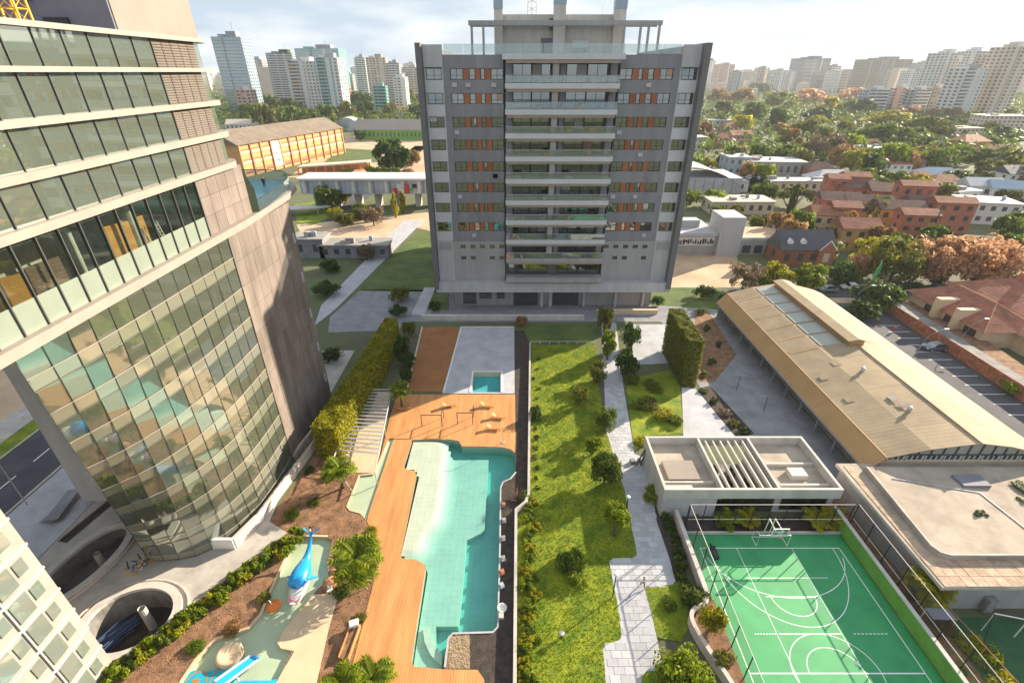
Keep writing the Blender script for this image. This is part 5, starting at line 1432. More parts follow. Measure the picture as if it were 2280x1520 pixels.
bare = thing('bare_bush', 'dry leafless bush in the dark trench beside the pool', 'shrub', (*G(1152, 1110), 0))
mb = MB()
for k in range(70):
    t_ = rnd.uniform(0, 6.28); e_ = rnd.uniform(.3, 1.3); L_ = rnd.uniform(.9, 1.7)
    p = Vector((bare.location.x, bare.location.y, 0.05)); d = Vector((math.cos(t_) * math.cos(e_), math.sin(t_) * math.cos(e_), math.sin(e_)))
    mb.tube([p, p + d * L_ * .5, p + d * L_ + Vector((0, 0, .2))], .03, 4, .012)
mb.build('twigs', M['leaf_bare'], bare)
# palms with their stakes
for px, py, h, r, lab, stk in ((765, 1085, 3.4, 2.3, 'tall palm beside the pinkish wall at the upper end of the kids garden', True),
                               (805, 1290, 3.8, 2.9, 'large staked palm between kids pool and the orange deck', True),
                               (765, 1540, 1.0, 2.1, 'bright young palm at the bottom edge left of the deck', False),
                               (832, 1525, 1.0, 2.2, 'bright young palm on the bottom edge of the deck', False),
                               (895, 905, 3.6, 1.9, 'slender palm at the foot of the tall olive hedge by the sand court', False),
                               (1455, 1112, 1.0, 1.5, 'dark palm in the bed at the pavilion corner', False),
                               (1615, 1170, 1.2, 1.5, 'small palm left of the goal under the court fence', False),
                               (1660, 1165, 1.4, 1.5, 'yellow green palm behind the far court fence near goal', False),
                               (1808, 1170, 1.4, 1.7, 'yellow green palm behind the court fence, right of goal', False),
                               (1850, 1165, 1.4, 1.7, 'yellow palm in the far right corner behind court fence', False),
                               (2045, 1340, 3.0, 2.2, 'golden drooping palm over the right court wall', False)):
    x, y = G(px, py)
    palm(x, y, h, r, lab, n=22 if r > 2 else 16, stakes=stk, leaf='leaf_yellow' if ('golden' in lab or 'yellow' in lab) else 'leaf_bright')
for px, py, lf_, h, r, lab in ((2100, 1400, 'leaf_rust', 2.2, 1.2, 'rusty pink shrub in the bed right of the court'), (2185, 1470, 'leaf_bright', 2.0, 1.7, 'bright green shrub in the bed at lower right'),
                               (2150, 1440, 'leaf_yellow', 1.8, 1.4, 'yellow green shrub between rusty and bright shrubs'), (2225, 1520, 'leaf_yellow', 1.8, 1.6, 'golden grass clump at the lower right corner'),
                               (2130, 1500, 'leaf_mid', 1.2, 1.0, 'low green shrub against the right court wall'), (1545, 1140, 'leaf_mid', 1.2, 1.0, 'green shrub behind the far left court corner'),
                               (1715, 1165, 'leaf_olive', .9, 1.2, 'low shrub behind the basketball board')):
    x, y = G(px, py); shrub(lf_, x, y, h, r, lab, kind='shrub')

for k, (px, py) in enumerate([(1566, 872), (1590, 895), (1612, 920), (1632, 945), (1655, 962)]):
    x, y = G(px, py); shrub(['leaf_olive', 'leaf_dark', 'leaf_bare'][k % 3], x, y, rnd.uniform(.7, 1.6), rnd.uniform(.8, 1.3), nth(k) + ' shrub from the hedge in the diagonal dark strip by the service yard', 'shrubs in the diagonal strip', 'border_shrub')
for k, (px, py) in enumerate([(1560, 700), (1575, 735), (1600, 770), (1585, 810), (1565, 835)]):
    x, y = G(px, py); shrub(['leaf_mid', 'leaf_olive', 'leaf_dark'][k % 3], x, y, rnd.uniform(.9, 2.0), rnd.uniform(.9, 1.5), nth(k) + ' shrub from the far end of the bed right of the tall hedge', 'shrubs right of the tall hedge', 'border_shrub')
for px, py, lab in ((1640, 868, 'steel T shaped post in the service yard, farther one'), (1700, 915, 'steel T shaped post in the service yard, nearer one')):
    x, y = G(px, py); t = thing('yard_post', lab, 'post', (x, y, 0))
    MB().tube([(x, y, 0), (x, y, 3.2)], .08, 6).build('pole', M['fin_dark'], t); MB().tube([(x - 1.3, y, 3.2), (x + 1.3, y, 3.2)], .06, 6).build('crossbar', M['fin_dark'], t)
# slatted shade frame beside the deck
pg = thing('slatted_pergola', 'low white slatted pergola between tall hedge and the deck', 'pergola', (*G(790, 1000), 0))
A_, B_, C_, D_ = G(800, 868, 2.2), G(872, 868, 2.2), G(835, 1052, 2.2), G(735, 1040, 2.2)
for a, b in ((A_, D_), (B_, C_)):
    MB().tube([(*a, 2.2), (*b, 2.2)], .1, 5).build('beam', M['paving_pale'], pg)
    for q in (0.0, .5, 1.0):
        p = Vector(a).lerp(Vector(b), q); MB().tube([(p.x, p.y, 0), (p.x, p.y, 2.2)], .08, 5).build('post', M['steel'], pg)
for k in range(18):
    a, b = Vector(A_).lerp(Vector(D_), k / 21), Vector(B_).lerp(Vector(C_), k / 21)
    d = (b - a).normalized(); n = Vector((-d.y, d.x)) * .11
    MB().add([(a.x - n.x, a.y - n.y, 2.3), (b.x - n.x, b.y - n.y, 2.3), (b.x + n.x, b.y + n.y, 2.36), (a.x + n.x, a.y + n.y, 2.36)] + [(a.x - n.x, a.y - n.y, 2.24), (b.x - n.x, b.y - n.y, 2.24), (b.x + n.x, b.y + n.y, 2.3), (a.x + n.x, a.y + n.y, 2.3)],
              [(0, 1, 2, 3), (7, 6, 5, 4), (0, 4, 5, 1), (1, 5, 6, 2), (2, 6, 7, 3), (3, 7, 4, 0)]).build('slat', M['paving_pale'], pg)
MB().sheet([G(800, 872), G(868, 872), G(835, 1052), G(720, 1052)], 0.02).build('terrace_paving', M['beach_cream'], kind='structure')
# exercise frames and benches on the red end of the deck
for px, py, w, h, lab in ((962, 948, 3.4, 2.3, 'dark steel exercise frame at the left of the deck end'), (1036, 945, 2.6, 2.5, 'dark steel pull up frame left of the planting trench')):
    x, y = G(px, py)
    t = thing('exercise_frame', lab, 'exercise frame', (x, y, 0))
    for s in (-w / 2, w / 2): MB().tube([(x + s, y, 0.03), (x + s, y, h)], .07, 6).build('post', M['black_metal'], t)
    MB().tube([(x - w / 2, y, h), (x + w / 2, y, h)], .07, 6).build('bar', M['black_metal'], t)
    MB().tube([(x + w / 2, y, h), (x + w / 2, y + 2.2, h)], .06, 6).build('bar', M['black_metal'], t)
    MB().tube([(x + w / 2, y + 2.2, h), (x + w / 2, y + 2.2, .03)], .06, 6).build('post', M['black_metal'], t)
sunbed = None
beds = [(900, 912, 20, 'brown timber sun lounger at the left end of the deck terrace'), (1000, 905, 15, 'brown timber sun lounger left of the dark exercise frame'), (1085, 905, -5, 'brown timber sun lounger beside the plunge pool'),
        (1110, 930, -8, 'brown timber sun lounger near the shower post'), (1100, 955, -6, 'brown timber sun lounger closest to the deep pool end')]
for px, py, a, lab in beds:
    x, y = G(px, py)
    if sunbed is None:
        t = thing('sun_lounger', lab, 'sun lounger', (0, 0, 0)); 
        MB().box(-.32, -.95, .26, .32, .4, .34).build('seat', M['timber'], t)
        MB().panel((-.32, .4, .34), (.32, .4, .34), (.32, .95, .72), (-.32, .95, .72), .07).build('backrest', M['timber'], t)
        for sx in (-.28, .28):
            for sy in (-.85, .75): MB().box(sx - .03, sy - .03, 0, sx + .03, sy + .03, .25).build('leg', M['timber'], t)
        sunbed = t
    else: t = copy_tree(sunbed)
    place(t, x, y, .03, R(a + 90), 1.25, lab, 'sun loungers on the deck end')
sw = thing('shower_post', 'thin steel shower post at the top right corner of pool', 'shower', (*G(1120, 985), 0))
x, y = G(1120, 985); f = MB(); f.tube([(x, y, .03), (x, y, 3.3), (x - .5, y, 3.4)], .05, 6); f.build('pipe', M['steel'], sw); MB().box(x - .3, y - .3, .03, x + .3, y + .3, .1).build('base', M['concrete'], sw)
# small things by the pool wall
for k, (px, py, m_, lab) in enumerate([(1121, 1125, 'rock', 'grey brown stone in the trench by the pool, farthest of the row'), (1122, 1160, 'concrete', 'pale pump lid in the trench behind the pool edge'),
                                       (1120, 1200, 'concrete', 'pale square fitting in the trench halfway along the pool'), (1120, 1245, 'concrete', 'pale box fitting in the trench below the square one'),
                                       (1118, 1275, 'terracotta', 'orange board lying in the trench by the pool edge'), (1117, 1305, 'steel', 'grey pump in the trench near the deep pool end')]):
    x, y = G(px, py)
    t = thing('pool_fitting' if m_ != 'rock' else 'stone', lab, 'fitting' if m_ != 'rock' else 'stone', (x, y, 0))
    MB().obox((x, y, -.01), (.6, .7, .3), .1 * k).build('body', M[m_], t)
    MB().obox((x, y, .3), (.4, .45, .12), .1 * k + .3).build('lid', M['paving_grey'] if m_ == 'concrete' else M[m_], t)
x, y = G(1118, 1355)
t = thing('skimmer_basin', 'round white skimmer basin at the lower right pool edge', 'basin', (x, y, 0))
MB().lathe([(.5, -.01), (.55, .3), (.42, .32), (.36, .1), (0, .08)], (x, y, 0), 16).build('bowl', M['white_paint'], t)
MB().box(x - .35, y - 1.2, -.01, x + .2, y - .6, .35).build('plinth', M['concrete'], t)
# straw mulch patch and dug bed at the end of the pool
MB().sheet(Z([(980, 1240), (1100, 1225), (1105, 1435), (950, 1435)], *PZ), .01).build('mulch', M['leaf_bare'], kind='structure')
hz = MB()
for k in range(900):
    zx, zy = rnd.uniform(975, 1100), rnd.uniform(1235, 1430); x, y = G(640 + zx / 2.715, 960 + zy / 2.715)
    a = rnd.uniform(0, 6.28); d = Vector((math.cos(a), math.sin(a), rnd.uniform(-.1, .5))) * rnd.uniform(.1, .3)
    hz.add([(x, y, .05), (x + .04, y + .03, .05), (x + d.x, y + d.y, .08 + max(0, d.z))], [(0, 1, 2)])
hz.build('dry_straw', M['beach_cream'], kind='stuff')
# timber bench box by the deck edge, white cushion
x, y = G(783, 1415)
t = thing('planter_box', 'long brown timber planter box along the left deck edge', 'planter', (x, y, 0))
pa, pb2 = G(793, 1395), G(766, 1470)
MB().strip([pa, pb2], -.55, -.45, 0, .6).build('side', M['timber'], t); MB().strip([pa, pb2], .45, .55, 0, .6).build('side', M['timber'], t)
MB().strip([pa, pb2], -.44, .44, .02, .4).build('soil', M['soil'], t)
x, y = G(790, 1396)
t = thing('folded_tarp', 'white folded cushion lying at the top of the timber planter box', 'cushion', (x, y, 0))
MB().obox((x, y, .62), (1.0, .8, .18), .3).build('lower_fold', M['white_paint'], t); MB().obox((x + .05, y, .81), (.9, .7, .12), .35).build('upper_fold', M['white_paint'], t)
for px, py, s_, lab in ((735, 1300, .8, 'large brown boulder at the right edge of the kids pool'), (742, 1275, .5, 'small brown boulder behind the large one by the kids pool')):
    x, y = G(px, py)
    rk = MB(); rr = random.Random(px); rk.lathe([(0, -.1), (s_, 0), (s_ * 1.05, s_ * .4), (s_ * .7, s_ * .8), (0, s_ * .9)], (x, y, 0), 9)
    rk.v = [(a + rr.uniform(-.12, .12), b + rr.uniform(-.12, .12), c) for a, b, c in rk.v]
    tag(rk.build('boulder', M['rock'], smooth=True), lab, 'boulder')
x, y = G(712, 1318)
t = thing('white_chair', 'small white plastic chair beside the brown boulder', 'chair', (x + 1.2, y, 0))
for a in ((-.25, -.25, .42, .25, .25, .47), (-.25, .2, .47, .25, .25, .9)): MB().box(x + 1.2 + a[0], y + a[1], a[2], x + 1.2 + a[3], y + a[4], a[5]).build('seat' if a[2] < .45 else 'backrest', M['white_paint'], t)
for sx in (-.22, .22):
    for sy in (-.22, .22): MB().box(x + 1.2 + sx - .03, y + sy - .03, 0, x + 1.2 + sx + .03, y + sy + .03, .41).build('leg', M['white_paint'], t)
# round orange splash fountain in the kids pool
x, y = G(611, 1352)
t = thing('splash_fountain', 'orange mushroom splash fountain standing in the kids pool', 'fountain', (x, y, -.45))
MB().lathe([(.12, -.45), (.12, .5)], (x, y, 0), 10).build('stem', M['white_paint'], t)
MB().lathe([(0, .62), (.35, .6), (.72, .42), (.8, .3), (.6, .32), (0, .4)], (x, y, 0), 20).build('cap', M['cloth_orange'], t, smooth=True)
MB().tube([(x - .1, y, .6), (x - .35, y + .05, 1.25)], .05, 6).build('nozzle', M['white_paint'], t)
x, y = G(512, 1458)
t = thing('stone_basin', 'cream oval stone basin on the blue splash floor', 'basin', (x, y, -.2))
MB().lathe([(1.25, -.3), (1.3, .3), (1.1, .42), (.8, .3), (0, .2)], (x, y, 0), 22).build('bowl', M['beach_cream'], t, smooth=True)
# blue slide at the bottom edge
x, y = G(560, 1490)
sl_ = thing('water_slide', 'bright blue water slide with pale sides in the kids splash area', 'slide', (x, y, -.4))
pa, pb3 = Vector((*G(570, 1462), -.05)), Vector((*G(520, 1530), 1.7))
d = (pb3 - pa); n = Vector((-d.y, d.x, 0)).normalized()
pb3 = pb3 + d * .3
MB().panel(pa - n * .5, pa + n * .5, pb3 + n * .5, pb3 - n * .5, .12).build('chute', M['whale_blue'], sl_)
for s in (-1, 1):
    o_ = n * .55 * s
    mb = MB(); mb.tube([pa + o_ + Vector((0, 0, .15)), pb3 + o_ + Vector((0, 0, .3))], .14, 6); mb.build('side_rail', M['far_blue'], sl_)
for q in (.6, .95):
    p = pa.lerp(pb3, q); MB().tube([(p.x, p.y, -.4), (p.x, p.y, p.z - .1)], .09, 6).build('post', M['white_paint'], sl_)

# ------------------------------------------------------------------ whale slide
wx, wy = G(672, 1290)
wh = thing('whale_slide', 'big blue whale slide with pink mouth and raised tail in kids pool', 'slide', (wx, wy, -.45))
def sect(cx, cy, cz, rx, rz, n=16): return [(cx + rx * math.cos(2 * math.pi * k / n), cy, cz + rz * math.sin(2 * math.pi * k / n)) for k in range(n)]
body = [(.1, 4.3, 3.1, .14, .10), (.08, 3.7, 2.5, .2, .17), (.06, 3.1, 1.95, .28, .26), (.04, 2.4, 1.5, .42, .42), (.02, 1.7, 1.25, .66, .66), (0, 1.0, 1.15, .95, .85), (0, .3, 1.15, 1.12, .98), (0, -.4, 1.2, 1.14, .95), (0, -1.0, 1.3, 1.05, .8), (0, -1.45, 1.4, .8, .55), (0, -1.7, 1.42, .3, .2)]
mb = MB(); n = 16
for i, (a, b, c, rx, rz) in enumerate(body):
    mb.v += [(wx + p[0], wy + p[1], p[2] - .4) for p in sect(a, b, c, rx, rz, n)]
for i in range(len(body) - 1):
    for k in range(n): mb.f.append((i * n + k, (i + 1) * n + k, (i + 1) * n + (k + 1) % n, i * n + (k + 1) % n))
mb.f.append(tuple(reversed(range(n)))); mb.f.append(tuple(range((len(body) - 1) * n, len(body) * n)))
mb.build('body', M['whale_blue'], wh, smooth=True)
mb = MB(); mb.add([(wx + .1, wy + 3.9, 2.55), (wx - .75, wy + 4.75, 3.2), (wx - .95, wy + 4.5, 3.25), (wx - .2, wy + 4.25, 2.95), (wx + .1, wy + 4.4, 2.95), (wx + .4, wy + 4.25, 2.95), (wx + 1.15, wy + 4.5, 3.25), (wx + .95, wy + 4.75, 3.2)] +
                  [(wx + .1, wy + 3.9, 2.67), (wx - .75, wy + 4.75, 3.32), (wx - .95, wy + 4.5, 3.37), (wx - .2, wy + 4.25, 3.07), (wx + .1, wy + 4.4, 3.07), (wx + .4, wy + 4.25, 3.07), (wx + 1.15, wy + 4.5, 3.37), (wx + .95, wy + 4.75, 3.32)],
                  [(0, 3, 2, 1), (0, 4, 3), (0, 5, 4), (0, 7, 6, 5), (8, 9, 10, 11), (8, 11, 12), (8, 12, 13), (8, 13, 14, 15)] + [(i, (i + 1) % 8, 8 + (i + 1) % 8, 8 + i) for i in range(8)])
mb.build('tail_fluke', M['whale_blue'], wh)
jaw = [(0, .2, .35, 1.05, .32), (0, -.8, .3, 1.1, .3), (0, -1.7, .2, .95, .26), (0, -2.5, .02, .75, .2), (0, -3.0, -.1, .5, .1)]
mb = MB()
for a, b, c, rx, rz in jaw: mb.v += [(wx + p[0] + .12, wy + p[1], p[2]) for p in sect(a, b, c, rx, rz, n)]
for i in range(len(jaw) - 1):
    for k in range(n): mb.f.append((i * n + k, (i + 1) * n + k, (i + 1) * n + (k + 1) % n, i * n + (k + 1) % n))
mb.f.append(tuple(reversed(range(n)))); mb.f.append(tuple(range((len(jaw) - 1) * n, len(jaw) * n)))
mb.build('lower_jaw', M['white_paint'], wh, smooth=True)
mb = MB(); mb.panel((wx - .55, wy - 2.75, .13), (wx + .75, wy - 2.75, .13), (wx + .95, wy - .3, .68), (wx - .72, wy - .3, .68), .1); mb.build('tongue', M['whale_pink'], wh)
for s in (-1, 1):
    MB().lathe([(0, -.12), (.12, -.06), (.12, .06), (0, .12)], (wx + s * .98, wy - .8, 1.1), 10).build('eye', M['line_white'], wh)
    mb = MB(); mb.add([(wx + s * 1.0, wy + .2, .6), (wx + s * 1.0, wy - .5, .6), (wx + s * 1.9, wy + .3, .1), (wx + s * 1.0, wy + .2, .72), (wx + s * 1.0, wy - .5, .72), (wx + s * 1.9, wy + .3, .2)], [(0, 1, 2), (5, 4, 3), (0, 3, 4, 1), (1, 4, 5, 2), (2, 5, 3, 0)])
    mb.build('flipper', M['whale_blue'], wh)

# ------------------------------------------------------------------ lamps on the path
for px, py, h, lab in ((1364, 1328, 3.9, 'dark garden lamp post at the left edge of the tiled path'), (1392, 1150, 3.6, 'white headed garden lamp beside the round yellow green tree'),
                       (1487, 1130, 3.2, 'white floodlight post at the far left corner of the court'), (1250, 1420, 0.8, 'short bollard lamp in the lower lawn')):
    x, y = G(px, py)
    t = thing('garden_lamp', lab, 'lamp', (x, y, 0))
    MB().tube([(x, y, 0), (x, y, h)], .07, 6).build('pole', M['black_metal'], t)
    MB().lathe([(.1, h), (.26, h + .05), (.26, h + .22), (.1, h + .3), (0, h + .3)], (x, y, 0), 12).build('lamp_head', M['white_paint'], t)
t = thing('planter_bin', 'pair of small dark planters on the path by the pavilion corner', 'planter', (*G(1408, 1030), 0))
x, y = G(1408, 1030); MB().obox((x, y, .02), (.7, .7, .6), .2).build('tub', M['concrete_dark'], t); MB().obox((x + 1.2, y + .3, .02), (.6, .6, .5), .5).build('tub', M['concrete_dark'], t)

# ------------------------------------------------------------------ plaza: openings, curbs, materials
for loop, lab, dz in ((pit_round, 'round concrete rimmed opening in the plaza with dark pit below', -3.2), (pit_oval, 'oval concrete rimmed opening in the plaza beside the tower foot', -2.6)):
    cx = sum(p[0] for p in loop) / len(loop); cy = sum(p[1] for p in loop) / len(loop)
    t = thing('plaza_opening', lab, 'opening', (cx, cy, 0))
    MB().wall_loop(loop, dz, 0).build('shaft_wall', M['concrete_dark'], t)
    MB().sheet(grow(loop, 1.2), dz).build('pit_floor', M['soil_dark'] if dz == -3.2 else M['paving_grey'], t)
    MB().strip(loop + [loop[0]], -.85, 0.0, -.02, .4).build('rim', M['offwhite'], t)
    MB().strip(grow(loop, 1.32) + [grow(loop, 1.32)[0]], -.18, 0.0, -.02, .2).build('outer_kerb', M['wall_pinkish'], t)
    MB().lathe([(.45, dz), (.38, 0.4)], (cx + .6, cy + 1.2, 0), 12).build('column', M['concrete'], t)
t = thing('rebar_bundle', 'bundle of blue grey reinforcing bars inside the round pit', 'rebar', (-43.5, 31, -3.2))
for q in range(26):
    a = rnd.uniform(-.25, .25); x, y, z = -44.6 + rnd.uniform(-1, 1.0), 30.6 + rnd.uniform(-.5, .5), -3.0 + rnd.uniform(0, 1.4)
    d = Vector((math.cos(R(60) + a), math.sin(R(60) + a), rnd.uniform(-.05, .25))) * 2.4
    MB().tube([Vector((x, y, z)) - d * .9, Vector((x, y, z)) + d * .9], .09, 5).build('bar', M['rebar_blue'], t)
t = thing('scaffold_heap', 'tangled heap of scaffold clamps and tools at the tower foot', 'heap', (*G(312, 1262), 0))
x, y = G(312, 1262)
for q in range(26):
    a = Vector((x + rnd.uniform(-1.1, 1.1), y + rnd.uniform(-1, 1), rnd.uniform(.05, .4)))
    d = Vector((rnd.uniform(-1, 1), rnd.uniform(-1, 1), rnd.uniform(0, .6)))
    MB().tube([a, a + d], .07, 5).build('tube', M[['rebar_blue', 'timber', 'black_metal', 'yellow_paint', 'steel'][q % 5]], t)
pale = [('paving_pale', (90, 1120), 'pale'), ('concrete', (140, 1095), 'grey')]
t = thing('formwork_stack', 'low stack of grey formwork boards on the plaza pavement', 'stack', (-62, 47, 0))
for q in range(5): MB().obox((-62 + q * .05, 47, q * .14), (1.6, 5.5, .12), .08 * q - .1).build('board', M['paving_grey'], t)
t = thing('formwork_stack', 'small dark pallet stack beside the tower foot on pavement', 'stack', (-58, 54, 0))
for q in range(4): MB().obox((-57, 52, q * .2), (1.2, 4.2, .16), .05 * q + .15).build('board', M['concrete_dark'], t)
tk = thing('trench_strip', 'long dark planting trench across the plaza pavement', 'trench', (-57.6, 44, 0))
MB().obox((-56.6, 45.5, -.005), (1.1, 8.5, .03), R(-12)).build('soil', M['soil_dark'], tk); MB().obox((-57.3, 45.5, -.005), (.12, 8.5, .25), R(-12)).build('kerb', M['concrete'], tk)
for px, py, h, lab in ((60, 1100, 8, 'tall white street lamp on the near side of the avenue'),):
    x, y = -67.5, 47.5
    t = thing('street_lamp', lab, 'street lamp', (x, y, 0))
    f = MB(); f.tube([(x, y, 0), (x, y, h - .6), (x - .5, y, h), (x - 2.2, y, h + .2)], .09, 6); f.build('pole', M['steel'], t); MB().obox((x - 2.5, y, h + .12), (.8, .3, .12)).build('lamp_head', M['white_paint'], t)

# ------------------------------------------------------------------ people
def person(x, y, z, rz, label, top, bottom, pose='stand', hair='hair'):
    t = thing('person', label, 'person', (x, y, z), None, rz)
    J = {'pelvis': (0, 0, .92), 'waist': (0, 0, 1.08), 'chest': (0, .01, 1.33), 'neck': (0, .02, 1.48), 'head0': (0, .0, 1.56), 'head1': (0, -.01, 1.68),
         'hl': (.1, 0, .88), 'kl': (.11, -.02, .48), 'al': (.11, .03, .08), 'tl': (.12, -.14, .03), 'hr': (-.1, 0, .88), 'kr': (-.11, -.02, .48), 'ar': (-.11, .03, .08), 'tr': (-.12, -.14, .03),
         'sl': (.19, .02, 1.40), 'el': (.25, .03, 1.12), 'wl': (.25, -.08, .88), 'fl': (.25, -.12, .78), 'sr': (-.19, .02, 1.40), 'er': (-.25, .03, 1.12), 'wr': (-.25, -.08, .88), 'fr': (-.25, -.12, .78)}
    if pose == 'walk':
        J.update({'kl': (.11, -.22, .50), 'al': (.11, -.20, .10), 'tl': (.12, -.38, .06), 'kr': (-.11, .12, .48), 'ar': (-.11, .36, .14), 'tr': (-.12, .24, .03), 'wl': (.27, .14, .92), 'fl': (.27, .16, .82), 'wr': (-.27, -.24, .95), 'fr': (-.27, -.3, .87)})
    if pose == 'bend':
        J.update({'waist': (0, -.08, 1.02), 'chest': (0, -.30, 1.15), 'neck': (0, -.42, 1.22), 'head0': (0, -.48, 1.24), 'head1': (0, -.58, 1.26), 'sl': (.19, -.34, 1.18), 'sr': (-.19, -.34, 1.18), 'el': (.22, -.42, .92), 'er': (-.22, -.42, .92), 'wl': (.18, -.55, .70), 'wr': (-.18, -.55, .70), 'fl': (.16, -.58, .6), 'fr': (-.16, -.58, .6)})
    Rr = {'pelvis': .145, 'waist': .125, 'chest': .15, 'neck': .055, 'head0': .085, 'head1': .1, 'hl': .09, 'kl': .06, 'al': .042, 'tl': .035, 'hr': .09, 'kr': .06, 'ar': .042, 'tr': .035, 'sl': .06, 'el': .043, 'wl': .032, 'fl': .036, 'sr': .06, 'er': .043, 'wr': .032, 'fr': .036}
    E = [('pelvis', 'waist'), ('waist', 'chest'), ('chest', 'neck'), ('neck', 'head0'), ('head0', 'head1'), ('pelvis', 'hl'), ('hl', 'kl'), ('kl', 'al'), ('al', 'tl'), ('pelvis', 'hr'), ('hr', 'kr'), ('kr', 'ar'), ('ar', 'tr'), ('chest', 'sl'), ('sl', 'el'), ('el', 'wl'), ('wl', 'fl'), ('chest', 'sr'), ('sr', 'er'), ('er', 'wr'), ('wr', 'fr')]
    def skin(name, keys, m, fat):
        idx = {k: i for i, k in enumerate(keys)}
        me = bpy.data.meshes.new(name); me.from_pydata([J[k] for k in keys], [(idx[a], idx[b]) for a, b in E if a in idx and b in idx], [])
        o = link(name, me, t, M[m]); o.modifiers.new('skin', 'SKIN')
        for i, k in enumerate(keys):
            me.skin_vertices[0].data[i].radius = (Rr[k] * fat, Rr[k] * fat)
        me.skin_vertices[0].data[0].use_root = True
        sb = o.modifiers.new('sub', 'SUBSURF'); sb.levels = 1; sb.render_levels = 1
        return o
    skin('body', list(J), 'skin', 1.0)
    skin('trousers', ['pelvis', 'waist', 'hl', 'kl', 'al', 'hr', 'kr', 'ar'], bottom, 1.16)
    skin('jacket', ['chest', 'waist', 'pelvis', 'sl', 'el', 'wl', 'sr', 'er', 'wr'], top, 1.17)
    h = J['head1']; mb = MB(); mb.lathe([(.085, -.02), (.108, .03), (.09, .10), (.04, .135), (0, .14)], (h[0], h[1] + .02, h[2] - .02), 12)
    me = mb.mesh('hair', None, True); link('hair', me, t, M[hair])
    return t
x, y = G(1430, 1306); person(x, y, .04, R(200), 'person in white top and dark trousers walking on the tiled path', 'white_paint', 'cloth_dark', 'walk')
person(*G(590, 418, 36.62), 36.62, R(20), 'person in dark clothes standing on the tower terrace', 'cloth_dark', 'cloth_dark')
person(-51.6, 37.8, -2.6, R(40), 'worker in red jacket down in the oval plaza opening', 'cloth_red', 'cloth_dark', 'bend', 'cloth_red')
x, y = G(692, 1186); person(x, y, 0, R(90), 'person in dark top bending over the soil behind the whale', 'cloth_dark', 'white_paint', 'bend')
x, y = G(1990, 738); person(x, y, 0, R(120), 'person in orange vest standing in the parking lot', 'cloth_orange', 'cloth_red', 'stand')
x, y = G(1355, 668); person(x, y + 1, 0, R(10), 'person in dark clothes outside the apartment block entrance', 'cloth_dark', 'cloth_dark', 'stand')

# ------------------------------------------------------------------ cars
def car(x, y, rz, paint, label, group=None, z=0.0):
    t = thing('parked_car', label, 'car', (0, 0, 0), group)
    prof_ = [(-2.15, .32), (-2.2, .62), (-2.05, .86), (-1.2, .95), (1.55, .98), (2.05, .86), (2.15, .6), (2.1, .32)]
    def loft(pr, hw, hw2, zt):
        mb = MB(); n = len(pr)
        mb.v = [(a, -hw if b < zt else -hw2, b) for a, b in pr] + [(a, hw if b < zt else hw2, b) for a, b in pr]
        mb.f = [tuple(range(n)), tuple(reversed(range(n, 2 * n)))] + [(i, n + i, n + (i + 1) % n, (i + 1) % n) for i in range(n)]
        return mb
    b = loft(prof_, .88, .84, .9).build('body', M[paint], t)
    loft([(-1.15, .94), (-.45, 1.42), (.95, 1.44), (1.65, .97)], .82, .66, 1.2).build('cabin', M['dark_glass'], t)
    loft([(-.5, 1.40), (-.35, 1.47), (.85, 1.49), (1.0, 1.42)], .67, .66, 1.45).build('roof', M[paint], t)
    for sx in (-1.35, 1.35):
        for sy in (-.8, .8):
            w = MB(); w.v = []; w.tube([(sx, sy - .1, .33), (sx, sy + .1, .33)], .33, 14); wo = w.build('wheel', M['tyre'], t)
            r_ = MB(); r_.tube([(sx, sy - .105, .33), (sx, sy + .105, .33)], .2, 10); r_.build('rim', M['steel'], wo)
    for sy in (-.6, .6):
        MB().box(-2.19, sy - .2, .58, -2.08, sy + .2, .76).build('headlight', M['line_white'], t)
        MB().box(2.06, sy - .2, .62, 2.14, sy + .2, .8).build('tail_light', M['red_paint'], t)
    return place(t, x, y, z, rz, 1.15)
x, y = G(2080, 778); car(x, y, R(4), 'car_blue', 'dark blue grey car parked against the brick retaining wall')
x, y = G(1893, 643); car(x, y, R(-6), 'car_white', 'white car driving on the street behind the barn')
x, y = G(1858, 648); car(x - 2, y, R(0), 'car_grey', 'grey car half hidden by a bush behind the barn')
x, y = G(2098, 637); car(x, y, R(10), 'car_grey', 'grey car parked under the pink autumn trees')
x, y = G(2120, 650); car(x + 3, y + 1, R(15), 'car_white', 'white car parked under the autumn trees beside the grey car')
x, y = G(2030, 668); car(x + 2, y, R(40), 'car_blue', 'dark car parked behind the brick wall near the tiled villa')
for px, py, dx, lab in ((2030, 800, 4.5, 'curved street lamp leaning over the parking lot near the dark car'), (1888, 694, 4.0, 'curved street lamp at the far end of the parking lot'), (2125, 775, 4.0, 'curved street lamp standing on top of the brick wall')):
    x, y = G(px, py)
    if 'brick' not in lab: x = min(x, 86); 
    t = thing('street_lamp', lab, 'street lamp', (x, y, 0))
    f = MB(); f.tube(smooth_open([(x, y, 0), (x + .6, y, 4), (x + 1.4, y, 6), (x + dx, y + .6, 6.9)], 2), .07, 6); f.build('pole', M['paving_grey'], t)
    MB().obox((x + dx + .3, y + .6, 6.8), (.9, .32, .14)).build('lamp_head', M['white_paint'], t)
x, y = G(1925, 652)
t = thing('feather_flag', 'tall green feather flag on a pole by the street', 'flag', (x, y, 0))
MB().tube([(x, y, 0), (x + 1.4, y, 9.5)], .07, 5, .03).build('pole', M['white_paint'], t)
mat('flag_green', (.02, .35, .08)); f = MB()
